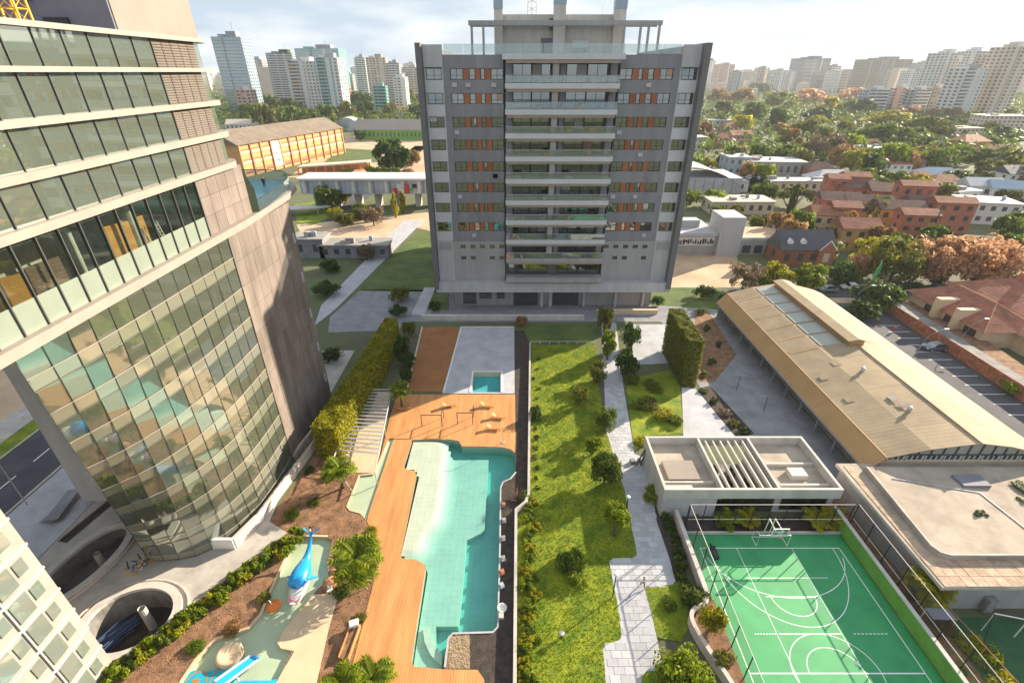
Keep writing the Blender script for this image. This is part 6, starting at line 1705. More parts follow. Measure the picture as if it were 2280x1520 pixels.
for q in range(8):
    a, b = q / 8, (q + 1) / 8
    w = lambda s: 1.0 * math.sin(math.pi * min(1, s * .85 + .12)) ** .7
    P = [(x + .45 + 1.0 * a, y, 3 + 6.4 * a), (x + .45 + 1.0 * a + w(a), y + .1, 3 + 6.4 * a - .2), (x + .45 + 1.0 * b + w(b), y + .1, 3 + 6.4 * b - .2), (x + .45 + 1.0 * b, y, 3 + 6.4 * b)]
    f.panel(*P, .03)
f.build('banner', M['flag_green'], t)
# brick retaining wall and ledge behind the parking lot
bwl = thing('brick_retaining_wall', 'long sloping red brick retaining wall beside the parking lot', 'wall', (94, 80, 0))
MB().prism([(92.8, 44), (95.2, 44), (95.6, 70), (97.2, 114), (94.0, 114), (93.3, 70)], -.02, 2.6).build('core', M['concrete_dark'], bwl)
bl = [(92.75, 46), (93.2, 70), (93.9, 113)]
q = resample([(a, b, 0) for a, b in bl], 74)
for i in range(74):
    for h in range(4):
        a, b = q[i], q[i + 1]; j = rnd.uniform(0, .1); z0_, z1_ = .02 + h * .66, .64 + h * .66
        MB().panel((a.x - j, b.y - .03, z0_), (a.x - j, a.y + .03, z0_), (a.x - j + .05, a.y + .03, z1_), (a.x - j + .05, b.y - .03, z1_), .12).build('brick_course', M['brick_red'], bwl)
MB().prism([(95.3, 44), (99, 44), (101, 80), (106, 114), (97.3, 114), (95.7, 70)], -.02, 1.9).build('soil', M['soil'], bwl)

# ------------------------------------------------------------------ grass blades, soil crumbs, leaf litter
def scatter(name, polys, n, mk, m, seed, avoid=()):
    r = random.Random(seed); mb = MB()
    for poly in polys:
        xs = [p[0] for p in poly]; ys_ = [p[1] for p in poly]
        x0, x1, y0, y1 = min(xs), max(xs), max(20, min(ys_)), max(ys_)
        c = 0
        k = int(n * (x1 - x0) * (y1 - y0) / 100)
        for _ in range(k):
            p = (r.uniform(x0, x1), r.uniform(y0, y1))
            if inside(p, poly) and not any(inside(p, a) for a in avoid): mk(mb, r, p)
    return mb.build(name, M[m], kind='stuff')
def blade(mb, r, p):
    for _ in range(3):
        a = r.uniform(0, 6.28); h = r.uniform(.05, .16); w = .035
        dx, dy = math.cos(a) * w, math.sin(a) * w; q = (p[0] + r.uniform(-.1, .1), p[1] + r.uniform(-.1, .1))
        mb.add([(q[0] - dx, q[1] - dy, .0), (q[0] + dx, q[1] + dy, .0), (q[0] + r.uniform(-.08, .08), q[1] + r.uniform(-.08, .08), h)], [(0, 1, 2)])
def crumb(mb, r, p):
    s_ = r.uniform(.03, .12); a = r.uniform(0, 6.28)
    P = [(p[0] + s_ * math.cos(a + 2.1 * k), p[1] + s_ * math.sin(a + 2.1 * k), -.005) for k in range(3)]
    mb.add(P + [(p[0], p[1], s_ * .6)], [(0, 1, 3), (1, 2, 3), (2, 0, 3)])
scatter('lawn_grass', [lawn, isl1], 2600, blade, 'leaf_bright', 4)
soil_poly = [G(232, 1500), G(430, 1345), G(640, 1185), G(600, 1160), G(725, 975), G(860, 930), G(835, 1052), G(817, 1159), G(846, 1240), G(780, 1521)]
scatter('soil_crumbs', [soil_poly], 500, crumb, 'soil', 5, [kids, lane, beach])
scatter('fallen_leaves', [soil_poly], 60, crumb, 'leaf_rust', 6, [kids, lane, beach])

# ================================================================== CITY BEYOND
LM = []          # landmarks that tree labels can refer to: (words, photo x, photo y)
FOOT = []        # building footprints kept free of trees: (x, y, radius)
def lm(words, px, py): LM.append((words, px, py))
def rect(cx, cy, w, d, rz):
    ca, sa = math.cos(rz), math.sin(rz)
    return [(cx + a * w / 2 * ca - b * d / 2 * sa, cy + a * w / 2 * sa + b * d / 2 * ca) for a, b in ((-1, -1), (1, -1), (1, 1), (-1, 1))]
def house(px, py, w, d, h, rz, wall, roof, kind, label, lmw=None, rh=None, chimney=False, cat='house', name='house', floors=1, group=None):
    """house whose near wall stands at that place of the survey"""
    x, y = G(px, py); rz = R(rz)
    cx, cy = x - math.sin(rz) * d / 2, y + math.cos(rz) * d / 2
    t = thing(name, label, cat, (cx, cy, 0), group)
    FOOT.append((cx, cy, max(w, d) * .55))
    if lmw: lm(lmw, px, py - 15)
    P = rect(cx, cy, w, d, rz)
    MB().prism(P, 0, h).build('wall', M[wall], t)
    rh = rh or w * .22
    E = rect(cx, cy, w + .9, d + .9, rz)
    mb = MB()
    if kind == 'flat':
        mb.prism(E, h + .01, h + .5); ro = mb.build('roof', M[roof], t)
        for q in range(2 + int(w) % 3):
            u, v = rnd.uniform(-.36, .36) * w, rnd.uniform(-.3, .3) * d
            ux, uy = cx + u * math.cos(rz) - v * math.sin(rz), cy + u * math.sin(rz) + v * math.cos(rz)
            if q % 2: MB().lathe([(.6, 0), (.7, .1), (.7, 1.3), (.5, 1.55), (0, 1.6)], (ux, uy, h + .5), 8).build('roof_tank', M[['paving_grey', 'far_blue', 'concrete_dark'][q % 3]], t)
            else: MB().obox((ux, uy, h + .5), (rnd.uniform(1, w * .22), rnd.uniform(1, d * .3), rnd.uniform(.5, 1.8)), rz).build('roof_box', M[['concrete', 'paving_grey', 'roof_grey'][q % 3]], t)
    else:
        a, b, c, e = E; ax = 'w' if w >= d else 'd'
        if ax == 'w': m0 = ((a[0] + e[0]) / 2, (a[1] + e[1]) / 2); m1 = ((b[0] + c[0]) / 2, (b[1] + c[1]) / 2)
        else: m0 = ((a[0] + b[0]) / 2, (a[1] + b[1]) / 2); m1 = ((e[0] + c[0]) / 2, (e[1] + c[1]) / 2)
        if kind == 'hip':
            q = .28; m0, m1 = (m0[0] + (m1[0] - m0[0]) * q, m0[1] + (m1[1] - m0[1]) * q), (m1[0] + (m0[0] - m1[0]) * q, m1[1] + (m0[1] - m1[1]) * q)
        z0_, z1_ = h + .02, h + rh
        vs = [(*a, z0_), (*b, z0_), (*c, z0_), (*e, z0_), (*m0, z1_), (*m1, z1_), (*a, z0_ + .15), (*b, z0_ + .15), (*c, z0_ + .15), (*e, z0_ + .15)]
        base = [(0, 3, 2, 1), (0, 1, 7, 6), (1, 2, 8, 7), (2, 3, 9, 8), (3, 0, 6, 9)]
        if ax == 'w': fs_ = [(6, 7, 5, 4), (8, 9, 4, 5), (9, 6, 4), (7, 8, 5)]
        else: fs_ = [(6, 7, 4), (7, 8, 5, 4), (8, 9, 5), (9, 6, 4, 5)]
        mb.add(vs, base + fs_); ro = mb.build('roof', M[roof], t)
        if chimney:
            MB().obox((cx + w * .2, cy, h + rh * .3), (.9, .9, rh * .9 + .6), rz).build('chimney', M['terracotta'], ro)
    fx, fy = math.cos(rz), math.sin(rz)
    nW = max(2, int(w / 3.6))
    for f in range(floors):
        for k in range(nW):
            u = (k + .5) / nW * w - w / 2
            zz = (h / floors) * f + h / floors * .35
            wx_, wy_ = cx + u * fx + (d / 2 + .03) * fy, cy + u * fy - (d / 2 + .03) * fx
            MB().obox((wx_, wy_, zz), (min(1.6, w / nW * .55), .1, h / floors * .42), rz).build('window', M['far_window'], t)
        nD = max(1, int(d / 5))
        for k in range(nD):
            u = (k + .5) / nD * d - d / 2; zz = (h / floors) * f + h / floors * .35
            MB().obox((cx - (w / 2 + .03) * fx - u * fy, cy - (w / 2 + .03) * fy + u * fx, zz), (.1, 1.4, h / floors * .42), rz).build('window', M['far_window'], t)
    return t
# --- school with orange wall
s0, s1 = Vector((-152, 286, 0)), Vector((-124, 380, 0))
sdir = (s1 - s0).normalized(); sn = Vector((sdir.y, -sdir.x, 0))
sh = thing('school_building', 'long orange three storey school with brown roof and white mural', 'school', tuple(s0))
SH = 17.0
bk = -sn * 24
MB().prism([(s0.x, s0.y), (s1.x, s1.y), (s1.x + bk.x, s1.y + bk.y), (s0.x + bk.x, s0.y + bk.y)], 0, SH).build('wall', M['school_orange'], sh)
e0, e1 = s0 + sn * 1.2 - sdir * 1.5, s1 + sn * 1.2 + sdir * 1.5
r0, r1 = s0 + bk * .55 - sdir * 1.5, s1 + bk * .55 + sdir * 1.5; b0, b1 = s0 + bk * 1.05 - sdir * 1.5, s1 + bk * 1.05 + sdir * 1.5
zz = Vector((0, 0, 1))
MB().add([e0 + zz * SH, e1 + zz * SH, r1 + zz * (SH + 7), r0 + zz * (SH + 7), b0 + zz * SH, b1 + zz * SH], [(0, 1, 2, 3), (3, 2, 5, 4), (0, 3, 4), (1, 5, 2), (0, 4, 5, 1)]).build('roof', M['school_roof'], sh)
for k in range(13):
    p = s0.lerp(s1, k / 12) + sn * .35
    MB().obox((p.x, p.y, 0.05), (.7, .6, SH - .1), math.atan2(sdir.y, sdir.x)).build('pilaster', M['far_brick'] if k % 2 else M['school_orange'], sh)
for f in range(3):
    for k in range(12):
        if k in (3,): continue
        p = s0.lerp(s1, (k + .5) / 12) + sn * .1
        MB().obox((p.x, p.y, 1.5 + f * 5.4), (6.2, .25, 1.2), math.atan2(sdir.y, sdir.x)).build('window', M['roof_clay'] if f == 0 else M['far_cream'], sh)
        MB().obox((p.x, p.y, 3.2 + f * 5.4), (5.6, .2, .5), math.atan2(sdir.y, sdir.x)).build('sill', M['terracotta'], sh)
p = s0.lerp(s1, 3.5 / 12) + sn * .2
MB().obox((p.x, p.y, 2), (7, .3, 14), math.atan2(sdir.y, sdir.x)).build('mural_panel', M['far_white'], sh)
for k in range(9):
    q_ = p + sdir * rnd.uniform(-2.6, 2.6) + sn * .2
    MB().obox((q_.x, q_.y, rnd.uniform(3, 12)), (rnd.uniform(.5, 1.6), .12, rnd.uniform(.8, 2.2)), math.atan2(sdir.y, sdir.x)).build('mural_mark', M['far_grey'], sh)
lm('the orange school', 640, 330)
for k in range(6): FOOT.append((*(s0.lerp(s1, k / 5) + bk * .5).xy, 17))
# --- low arcade in front of the school, elevated station, domes, shed
ar = thing('arcade', 'low orange arcade with pale roof in front of the school', 'arcade', (*G(740, 385), 0))
a_ = G(665, 390); b_ = G(820, 378)
MB().prism([a_, b_, (b_[0], b_[1] + 9), (a_[0], a_[1] + 9)], 3.8, 4.6).build('roof', M['far_cream'], ar)
for k in range(9):
    x = a_[0] + (b_[0] - a_[0]) * k / 8; y = a_[1] + (b_[1] - a_[1]) * k / 8
    MB().box(x - .3, y + .2, 0, x + .3, y + .9, 3.79).build('column', M['cloth_orange'], ar)
MB().prism([(a_[0], a_[1] + 6), (b_[0], b_[1] + 6), (b_[0], b_[1] + 8.8), (a_[0], a_[1] + 8.8)], 0, 3.78).build('wall', M['school_orange'], ar)
vd = thing('elevated_station', 'long grey white elevated station box spanning left of the apartment block', 'station', (-70, 215, 0))
YV = 214
z1_ = V(800, 397, YV)[1]; z0_ = V(800, 432, YV)[1]
xa, xb = V(668, 415, YV)[0], V(990, 415, YV)[0]
MB().box(xa, YV, z0_, xb, YV + 13, z1_ - .8).build('station_wall', M['far_grey'] if False else M['paving_pale'], vd)
MB().box(xa - 1, YV - .8, z1_ - .79, xb, YV + 14, z1_).build('roof', M['far_white'], vd)
for k in range(34):
    x = xa + 1 + k * (xb - xa - 2) / 34
    MB().box(x, YV - .12, z0_ + .4, x + 1.1, YV - .02, z1_ - 1.2).build('wall_panel', M[['far_white', 'paving_grey', 'far_blue', 'paving_pale'][k % 4]], vd)
gx = V(900, 415, YV)[0]
for k, mm in enumerate(['cloth_red', 'far_white', 'far_blue', 'red_paint', 'court_wall_green', 'black_metal']):
    MB().box(gx - 5 + k * 1.7, YV - .3, z0_ + .2 + (k % 3) * 1.2, gx - 3 + k * 1.7, YV - .13, z0_ + 2.6 + (k % 2) * 1.6).build('graffiti_patch', M[mm], vd)
for k in range(7): MB().box(xa + 4 + k * (xb - xa) / 7, YV + 3, 0, xa + 6 + k * (xb - xa) / 7, YV + 9, z0_ - .01).build('pier', M['concrete'], vd)
lm('the elevated station', 800, 415); FOOT += [(xa + k * (xb - xa) / 8, YV + 6, 9) for k in range(9)]
for k, (px, py, r_, lab) in enumerate([(772, 285, 13, 'white domed tent hall, the left one of the pair'), (800, 292, 12, 'white domed tent hall, the right one of the pair'), (832, 303, 6, 'small white parasol tent in the school yard, leftmost'),
                                       (858, 304, 6, 'small white parasol tent in the school yard, middle one'), (882, 305, 6, 'small white parasol tent in the school yard, rightmost')]):
    x, y = G(px, py)
    t = thing('tent', lab, 'tent', (x, y, 0)); FOOT.append((x, y, r_))
    if r_ > 8:
        mb = MB(); n = 12
        for yy in (y, y + 22):
            mb.v += [(x + r_ * math.cos(math.pi * k_ / n), yy, 10 * math.sin(math.pi * k_ / n)) for k_ in range(n + 1)]
        mb.f = [(i, i + 1, n + 2 + i, n + 1 + i) for i in range(n)] + [tuple(range(n, -1, -1)), tuple(range(n + 1, 2 * n + 2))]
        mb.build('canopy', M['roof_white'], t, smooth=False)
        MB().box(x - r_ * .5, y - .2, 0, x + r_ * .5, y - .05, 3.5).build('entrance', M['far_blue'], t)
    else:
        MB().lathe([(r_ * .8, 3), (r_ * .4, 4.4), (0, 5.6)], (x, y, 0), 8).build('canopy', M['roof_white'], t); MB().tube([(x, y, 0), (x, y, 5.4)], .15, 5).build('pole', M['steel'], t)
lm('the white domed tents', 785, 280)
house(880, 312, 70, 22, 8, -2, 'court_wall_green', 'far_bronze', 'gable', 'long low hall with green trim and brown roof behind the tents', 'the green trimmed hall', 8, cat='hall', name='long_hall')
t = thing('curved_canopy', 'white curved canopy on the lawn beside the office tower terrace', 'canopy', (*G(680, 480), 0)); x, y = G(682, 482)
MB().prism(smooth_loop([(x - 10, y - 2), (x + 8, y + 3), (x + 9, y + 8), (x - 9, y + 6)], 2), 2.6, 3.1).build('canopy_roof', M['roof_white'], t)
for q in (-5, 4): MB().tube([(x + q, y + 3, 0), (x + q, y + 3, 2.6)], .2, 6).build('post', M['steel'], t)
for px, py, w, h, lab in ((690, 575, 10, 6, 'small dusty kiosk with red sign beside the office tower'), (790, 575, 22, 4, 'long low grey shed in the dusty lot')):
    house(px, py, w, 7, h, 0, 'paving_grey', 'roof_grey', 'flat', lab, None, cat='shed', name='shed')
# --- right of the block
arch = thing('arched_shed', 'white shed with curved roof right of the apartment block', 'shed', (*G(1580, 425), 0))
x, y = G(1560, 432); FOOT.append((x, y + 10, 20)); lm('the white arched shed', 1570, 400)
mb = MB(); n = 10; Wd = 34
for yy in (y, y + 26):
    mb.v += [(x - 6 + Wd * k_ / n - 8, yy, 7.0 + 5.5 * math.sin(math.pi * (.35 + .65 * k_ / n)) - (4.0 * (k_ / n) ** 3)) for k_ in range(n + 1)]
mb.f = [(i, i + 1, n + 2 + i, n + 1 + i) for i in range(n)]; mb.build('roof', M['roof_white'], arch)
MB().box(x - 13.5, y + .4, 0, x + 19.5, y + 25.6, 7.4).build('wall', M['paving_pale'], arch)
for k in range(7): MB().box(x - 13 + k * 4.6, y + .25, 1, x - 12.7 + k * 4.6, y + .39, 7.3).build('wall_rib', M['paving_grey'], arch)
gm = thing('modern_hall', 'low grey modern building with graphic frieze and square tower', 'building', (*G(1570, 565), 0)); lm('the grey modern hall', 1600, 540)
x, y = G(1500, 566); FOOT += [(x + 10, y + 6, 14), (x + 30, y + 8, 14)]
MB().box(x - 6, y, 0, x + 13, y + 16, 6.2).build('wall', M['block_mid'], gm); MB().box(x - 6.3, y - .8, 6.21, x + 13, y + 16, 7.2).build('roof', M['paving_pale'], gm)
MB().box(x - 5.5, y - .1, 3.0, x + 12.6, y - .02, 5.9).build('frieze', M['far_white'], gm)
for k in range(22): MB().box(x - 5 + k * .8, y - .2, 3.3 + rnd.uniform(0, .8), x - 4.6 + k * .8 + rnd.uniform(0, .3), y - .11, 4.4 + rnd.uniform(0, 1.2)).build('frieze_mark', M['black_metal'], gm)
MB().box(x + 13.1, y - 2, 0, x + 20.4, y + 8, 12.6).build('stair_tower', M['block_light'], gm)
MB().box(x + 20.5, y - .5, 0, x + 38, y + 15, 4.8).build('wall', M['block_mid'], gm); MB().box(x + 20.5, y - .7, 4.81, x + 38.3, y - .2, 5.8).build('parapet', M['block_light'], gm); MB().box(x + 37.7, y - .19, 4.81, x + 38.3, y + 15, 5.8).build('parapet', M['block_light'], gm)
MB().box(x + 20.6, y + 0, 4.81, x + 37.6, y + 14.8, 4.95).build('roof', M['sand_tan'], gm)
for k in range(4): MB().box(x + 22 + k * 3.8, y - .6, .6, x + 24.6 + k * 3.8, y - .51, 3.2).build('window', M['far_window'], gm)
MB().box(x + 3, y + 6, 7.21, x + 9, y + 10, 9.6).build('plant_room', M['block_light'], gm)
house(1790, 592, 16, 9, 5.0, 0, 'brick_red', 'roof_slate', 'gable', 'brick house with dark slate roof and white dormers', 'the slate roofed house', 5.2)
x, y = G(1790, 592)
t = thing('front_gable', 'white edged brick front gable of the slate roofed house', 'gable', (x + 5, y - .6, 0)) if False else None
sl = [o for o in bpy.data.objects if o.get('label', '').startswith('brick house with dark slate')][0]
for dx in (-5.5, -1.5):
    mb = MB(); mb.prism([(x + dx - .8, y + 1.0), (x + dx + .8, y + 1.0), (x + dx + .8, y + 3.4), (x + dx - .8, y + 3.4)], 5.8, 7.2)
    mb.add([(x + dx - 1, y + .9, 7.21), (x + dx + 1, y + .9, 7.21), (x + dx, y + .9, 8.2), (x + dx - 1, y + 3.4, 7.21), (x + dx + 1, y + 3.4, 7.21), (x + dx, y + 3.4, 8.2)], [(0, 1, 2), (5, 4, 3), (1, 4, 5, 2), (0, 2, 5, 3), (0, 3, 4, 1)])
    mb.build('dormer', M['white_paint'], sl)
mb = MB(); mb.add([(x + 3, y - .7, 0), (x + 8, y - .7, 0), (x + 8, y - .7, 5.2), (x + 5.5, y - .7, 8.0), (x + 3, y - .7, 5.2), (x + 3, y, 0), (x + 8, y, 0), (x + 8, y, 5.2), (x + 5.5, y, 8), (x + 3, y, 5.2)], [(0, 1, 2, 3, 4), (0, 5, 6, 1), (1, 6, 7, 2), (4, 9, 5, 0)]); mb.build('front_gable', M['brick_red'], sl)
mb = MB(); mb.tube([(x + 2.8, y - .85, 5.1), (x + 5.5, y - .85, 8.15), (x + 8.2, y - .85, 5.1)], .16, 5); mb.build('gable_trim', M['white_paint'], sl)
MB().box(x + 4.6, y - .8, 1.4, x + 6.4, y - .71, 4.2).build('window', M['far_cream'], sl)
# terracotta row houses
rows = [(1835, 530, 11, 9, 8, -8, 'cream_wall', 'roof_clay', 'gable', 'cream gabled house at the left end of terracotta row'),
        (1905, 560, 12, 9, 7.5, -6, 'ochre_wall', 'roof_clay', 'gable', 'ochre house with small tiled roof in front of terracotta row'),
        (1860, 500, 14, 10, 9, -12, 'terracotta', 'roof_dark_clay', 'gable', 'terracotta house with dark roof nearest the cypress'),
        (1925, 505, 16, 10, 8.5, -12, 'ochre_wall', 'roof_dark_clay', 'gable', 'row house with long dark red roof in middle front'),
        (1995, 520, 15, 10, 8.5, -12, 'ochre_wall', 'roof_dark_clay', 'gable', 'row house with dark red roof right of the middle'),
        (1900, 470, 16, 11, 9.5, -12, 'terracotta', 'roof_dark_clay', 'gable', 'dark roofed row house in the second line, left one'),
        (1975, 480, 17, 11, 9.5, -12, 'terracotta', 'roof_dark_clay', 'gable', 'dark roofed row house in the second line, right one'),
        (2050, 510, 12, 9, 9, -12, 'terracotta', 'roof_dark_clay', 'gable', 'plain terracotta house with sloped roof beside the autumn trees')]
for q in rows: house(*q, rh=2.8, floors=2)
lm('the terracotta row houses', 1940, 500)
for px, py, w, h, lab in ((1850, 465, 8, 12.5, 'square terracotta roof tower, leftmost of the row'), (1890, 462, 10, 13, 'square terracotta roof tower, second from the left'), (2020, 492, 12, 13.5, 'square terracotta roof tower behind the right row houses'),
                          (1868, 528, 9, 10.5, 'flat topped terracotta block beside the cream gable'), (2105, 520, 13, 11, 'broad terracotta block at the right end of row'), (2030, 540, 11, 9.5, 'low terracotta block in front of the right end of row')):
    house(px, py, w, 7, h, -10, 'terracotta', 'roof_clay', 'gable', lab, None, cat='house', name='block_house', floors=3, rh=1.8)
# tiled villa beside the parking lot
vl = thing('tiled_villa', 'large villa with red tiled hip roofs and cream walls beside brick wall', 'villa', (112, 98, 0)); lm('the tiled villa', 2180, 720); FOOT += [(108, 100, 12), (122, 100, 14)]
def hiproof(parent, x0, y0, x1, y1, z0, z1, m, q=.28):
    if x1 - x0 >= y1 - y0:
        ym = (y0 + y1) / 2; dx = min((y1 - y0) / 2, (x1 - x0) * q + 2); a, b = (x0 + dx, ym, z1), (x1 - dx, ym, z1)
        f = [(0, 1, 5, 4), (1, 2, 5), (2, 3, 4, 5), (3, 0, 4), (3, 2, 1, 0)]
    else:
        xm = (x0 + x1) / 2; dy = min((x1 - x0) / 2, (y1 - y0) * q + 2); a, b = (xm, y0 + dy, z1), (xm, y1 - dy, z1)
        f = [(0, 1, 4), (1, 2, 5, 4), (2, 3, 5), (3, 0, 4, 5), (3, 2, 1, 0)]
    mb = MB(); mb.add([(x0, y0, z0), (x1, y0, z0), (x1, y1, z0), (x0, y1, z0), a, b], f); ro = mb.build('roof', M[m], parent)
    rc = MB(); rc.tube([a, b], .16, 5)
    for p in ((x0, y0, z0), (x1, y0, z0), (x1, y1, z0), (x0, y1, z0)):
        e = a if (Vector(a) - Vector(p)).length < (Vector(b) - Vector(p)).length else b
        rc.tube([p, e], .13, 5)
    rc.build('ridge_tiles', M['roof_clay_pale'], ro)
    return ro
for x0, y0, x1, y1, h in ((101, 91, 112, 112, 4.2), (112.2, 93, 132, 114, 5.0), (108, 80, 134, 92.8, 4.0)):
    MB().box(x0, y0, 0, x1, y1, h).build('wall', M['cream_wall'], vl)
hiproof(vl, 100, 90, 113, 113, 4.25, 8.2, 'roof_clay'); r2 = hiproof(vl, 111, 92, 134, 116, 5.05, 9.8, 'roof_clay'); hiproof(vl, 107, 79, 136, 93.6, 4.05, 7.6, 'roof_clay_pale')
MB().box(121, 106, 8, 123, 108, 11).build('chimney', M['terracotta'], r2)
for y in (92.5, 98, 104): MB().box(100.82, y, 1, 100.98, y + 3, 3.4).build('window', M['far_window'], vl); 
for y0, y1, h in ((96.3, 97.6, 6.6), (102.0, 103.4, 6.6)): MB().box(99.2, y0, 0, 104, y1, h).build('gable_wall', M['cream_wall'], vl)
for x in (110, 116, 122): MB().box(x, 79.8, .8, x + 3, 79.98, 3.2).build('window', M['far_window'], vl)
MB().box(106, 75, 2.6, 136, 79.6, 3.0).build('porch_roof', M['white_paint'], vl)
for x in (107, 114, 121, 128): MB().box(x, 75.3, 0, x + .5, 75.8, 2.59).build('porch_post', M['white_paint'], vl)
# white villas and other houses farther back on the right
hs = [(2135, 470, 14, 11, 8, 10, 'far_white', 'roof_white', 'flat', 'white stepped villa with terrace right of the oak dome', 'the white stepped villas', 2), (2195, 500, 18, 12, 8, -15, 'far_white', 'roof_white', 'flat', 'white modern villa with curved balcony near the right edge', None, 2),
      (2240, 470, 16, 10, 9, -20, 'far_white', 'far_blue', 'gable', 'white house with blue grey sloped roof at the right edge', None, 2), (2180, 462, 14, 10, 9, -10, 'far_white', 'roof_white', 'gable', 'white gabled house between the white villas', None, 2),
      (2100, 440, 13, 10, 7, -8, 'cream_wall', 'roof_clay_pale', 'hip', 'cream house with small orange tiled roof behind white villas', None, 2), (2045, 430, 12, 9, 7, 0, 'far_cream', 'roof_clay', 'hip', 'small house with red hip roof right of the domed oak', None, 1),
      (2090, 420, 22, 12, 6, -10, 'far_white', 'far_blue', 'hip', 'broad house with pale blue roof behind the orange tiled house', None, 1), (1985, 395, 18, 11, 7, -6, 'far_white', 'roof_clay', 'gable', 'white house with clay gable behind the domed oak', None, 2),
      (2040, 390, 14, 10, 7, 8, 'pink_wall', 'roof_clay_pale', 'hip', 'pink house with pale tiled roof above the blue roof', None, 2), (1960, 362, 20, 14, 9, 14, 'far_white', 'far_white', 'flat', 'bright white villa among the trees in the middle distance', 'the bright white villa', 2),
      (1905, 345, 26, 12, 7, -14, 'pink_wall', 'roof_clay_pale', 'gable', 'long clay roofed house left of the bright white villa', 'the long clay roofed house', 2), (2165, 350, 22, 14, 10, 10, 'terracotta', 'roof_clay_pale', 'hip', 'large red walled house with tiled hip roof at right', 'the red walled house', 2),
      (2215, 362, 16, 12, 7, -8, 'far_cream', 'roof_clay_pale', 'hip', 'cream house with tiled roof beside the red walled house', None, 1), (1720, 395, 34, 18, 8, -4, 'far_grey', 'roof_white', 'flat', 'wide grey building with pale flat roof behind the sheds', 'the wide grey building', 1),
      (1640, 392, 12, 14, 10, 0, 'far_blue', 'far_white', 'flat', 'pale blue box building left of the wide grey building', None, 2), (1775, 428, 50, 9, 5, 0, 'far_cream', 'roof_white', 'flat', 'very long white roofed shed behind the cypress', 'the long white roofed shed', 1),
      (1860, 425, 22, 14, 5, 0, 'far_cream', 'roof_white', 'hip', 'white pyramid roofed shed beside the long white shed', None, 1), (1670, 428, 14, 10, 5, 0, 'far_white', 'roof_white', 'flat', 'small white flat shed left of the long white shed', None, 1),
      (1650, 478, 26, 12, 5, 0, 'far_cream', 'far_cream', 'flat', 'blank cream walled yard building behind the grey modern hall', None, 1), (1825, 405, 14, 12, 6, -10, 'brick_red', 'roof_dark_clay', 'hip', 'dark red roofed house below the tall flat topped tree', None, 1),
      (1545, 335, 18, 14, 9, 0, 'far_white', 'roof_white', 'flat', 'white house close beside the apartment block edge', None, 2), (1595, 330, 16, 12, 7, 0, 'far_brick', 'roof_clay', 'gable', 'red roofed house right of the white house by the block', None, 2),
      (1650, 322, 18, 12, 7, 5, 'pink_wall', 'roof_clay_pale', 'gable', 'pinkish house with clay roof in the middle distance left', None, 2), (1600, 290, 24, 14, 9, 0, 'far_blue', 'roof_white', 'flat', 'pale blue white terrace house near the trees by the block', None, 2),
      (1630, 300, 18, 12, 7, 10, 'far_brick', 'roof_clay', 'hip', 'small red hip roofed house beside the pale blue terrace', None, 1), (1590, 262, 24, 14, 9, 0, 'far_white', 'roof_white', 'flat', 'distant white house between woods left', None, 2),
      (1735, 290, 20, 13, 7, 0, 'far_brick', 'roof_clay', 'hip', 'red roofed house under the flat crowned tree in the middle', None, 1), (2270, 420, 16, 12, 7, 0, 'far_white', 'roof_slate', 'gable', 'white house with dark roof at the far right edge', None, 2),
      (2245, 395, 16, 12, 7, 0, 'far_cream', 'roof_slate', 'gable', 'dark roofed house behind yellow dome tree at right edge', None, 2), (2130, 322, 38, 18, 12, 6, 'far_cream', 'far_cream', 'flat', 'long white low apartment slab in the haze at right', 'the long white slab', 4),
      (2235, 308, 44, 20, 18, -8, 'far_cream', 'far_white', 'flat', 'tall white stepped slab in the haze at right edge', None, 6),
      (890, 258, 24, 14, 8, 0, 'far_white', 'roof_clay_pale', 'hip', 'pink roofed white house in front of the grey towers', 'the pink roofed house', 2), (925, 262, 22, 14, 9, 0, 'far_brick', 'roof_clay', 'hip', 'orange red roofed house beside the apartment block', None, 2),
      (785, 262, 26, 14, 7, 0, 'far_brick', 'roof_dark_clay', 'gable', 'dark roofed house behind the domed tents', None, 1), (545, 300, 30, 14, 9, 10, 'far_white', 'far_cream', 'gable', 'pale roofed building peeking out beside the office tower corner', None, 2)]
for (px, py, w, d, h, rz, wa, ro, ki, lab, lw, fl) in hs:
    house(px, py, w, d, h, rz, wa, ro, ki, lab, lw, rh=max(2.2, min(w, d) * .3), floors=fl)

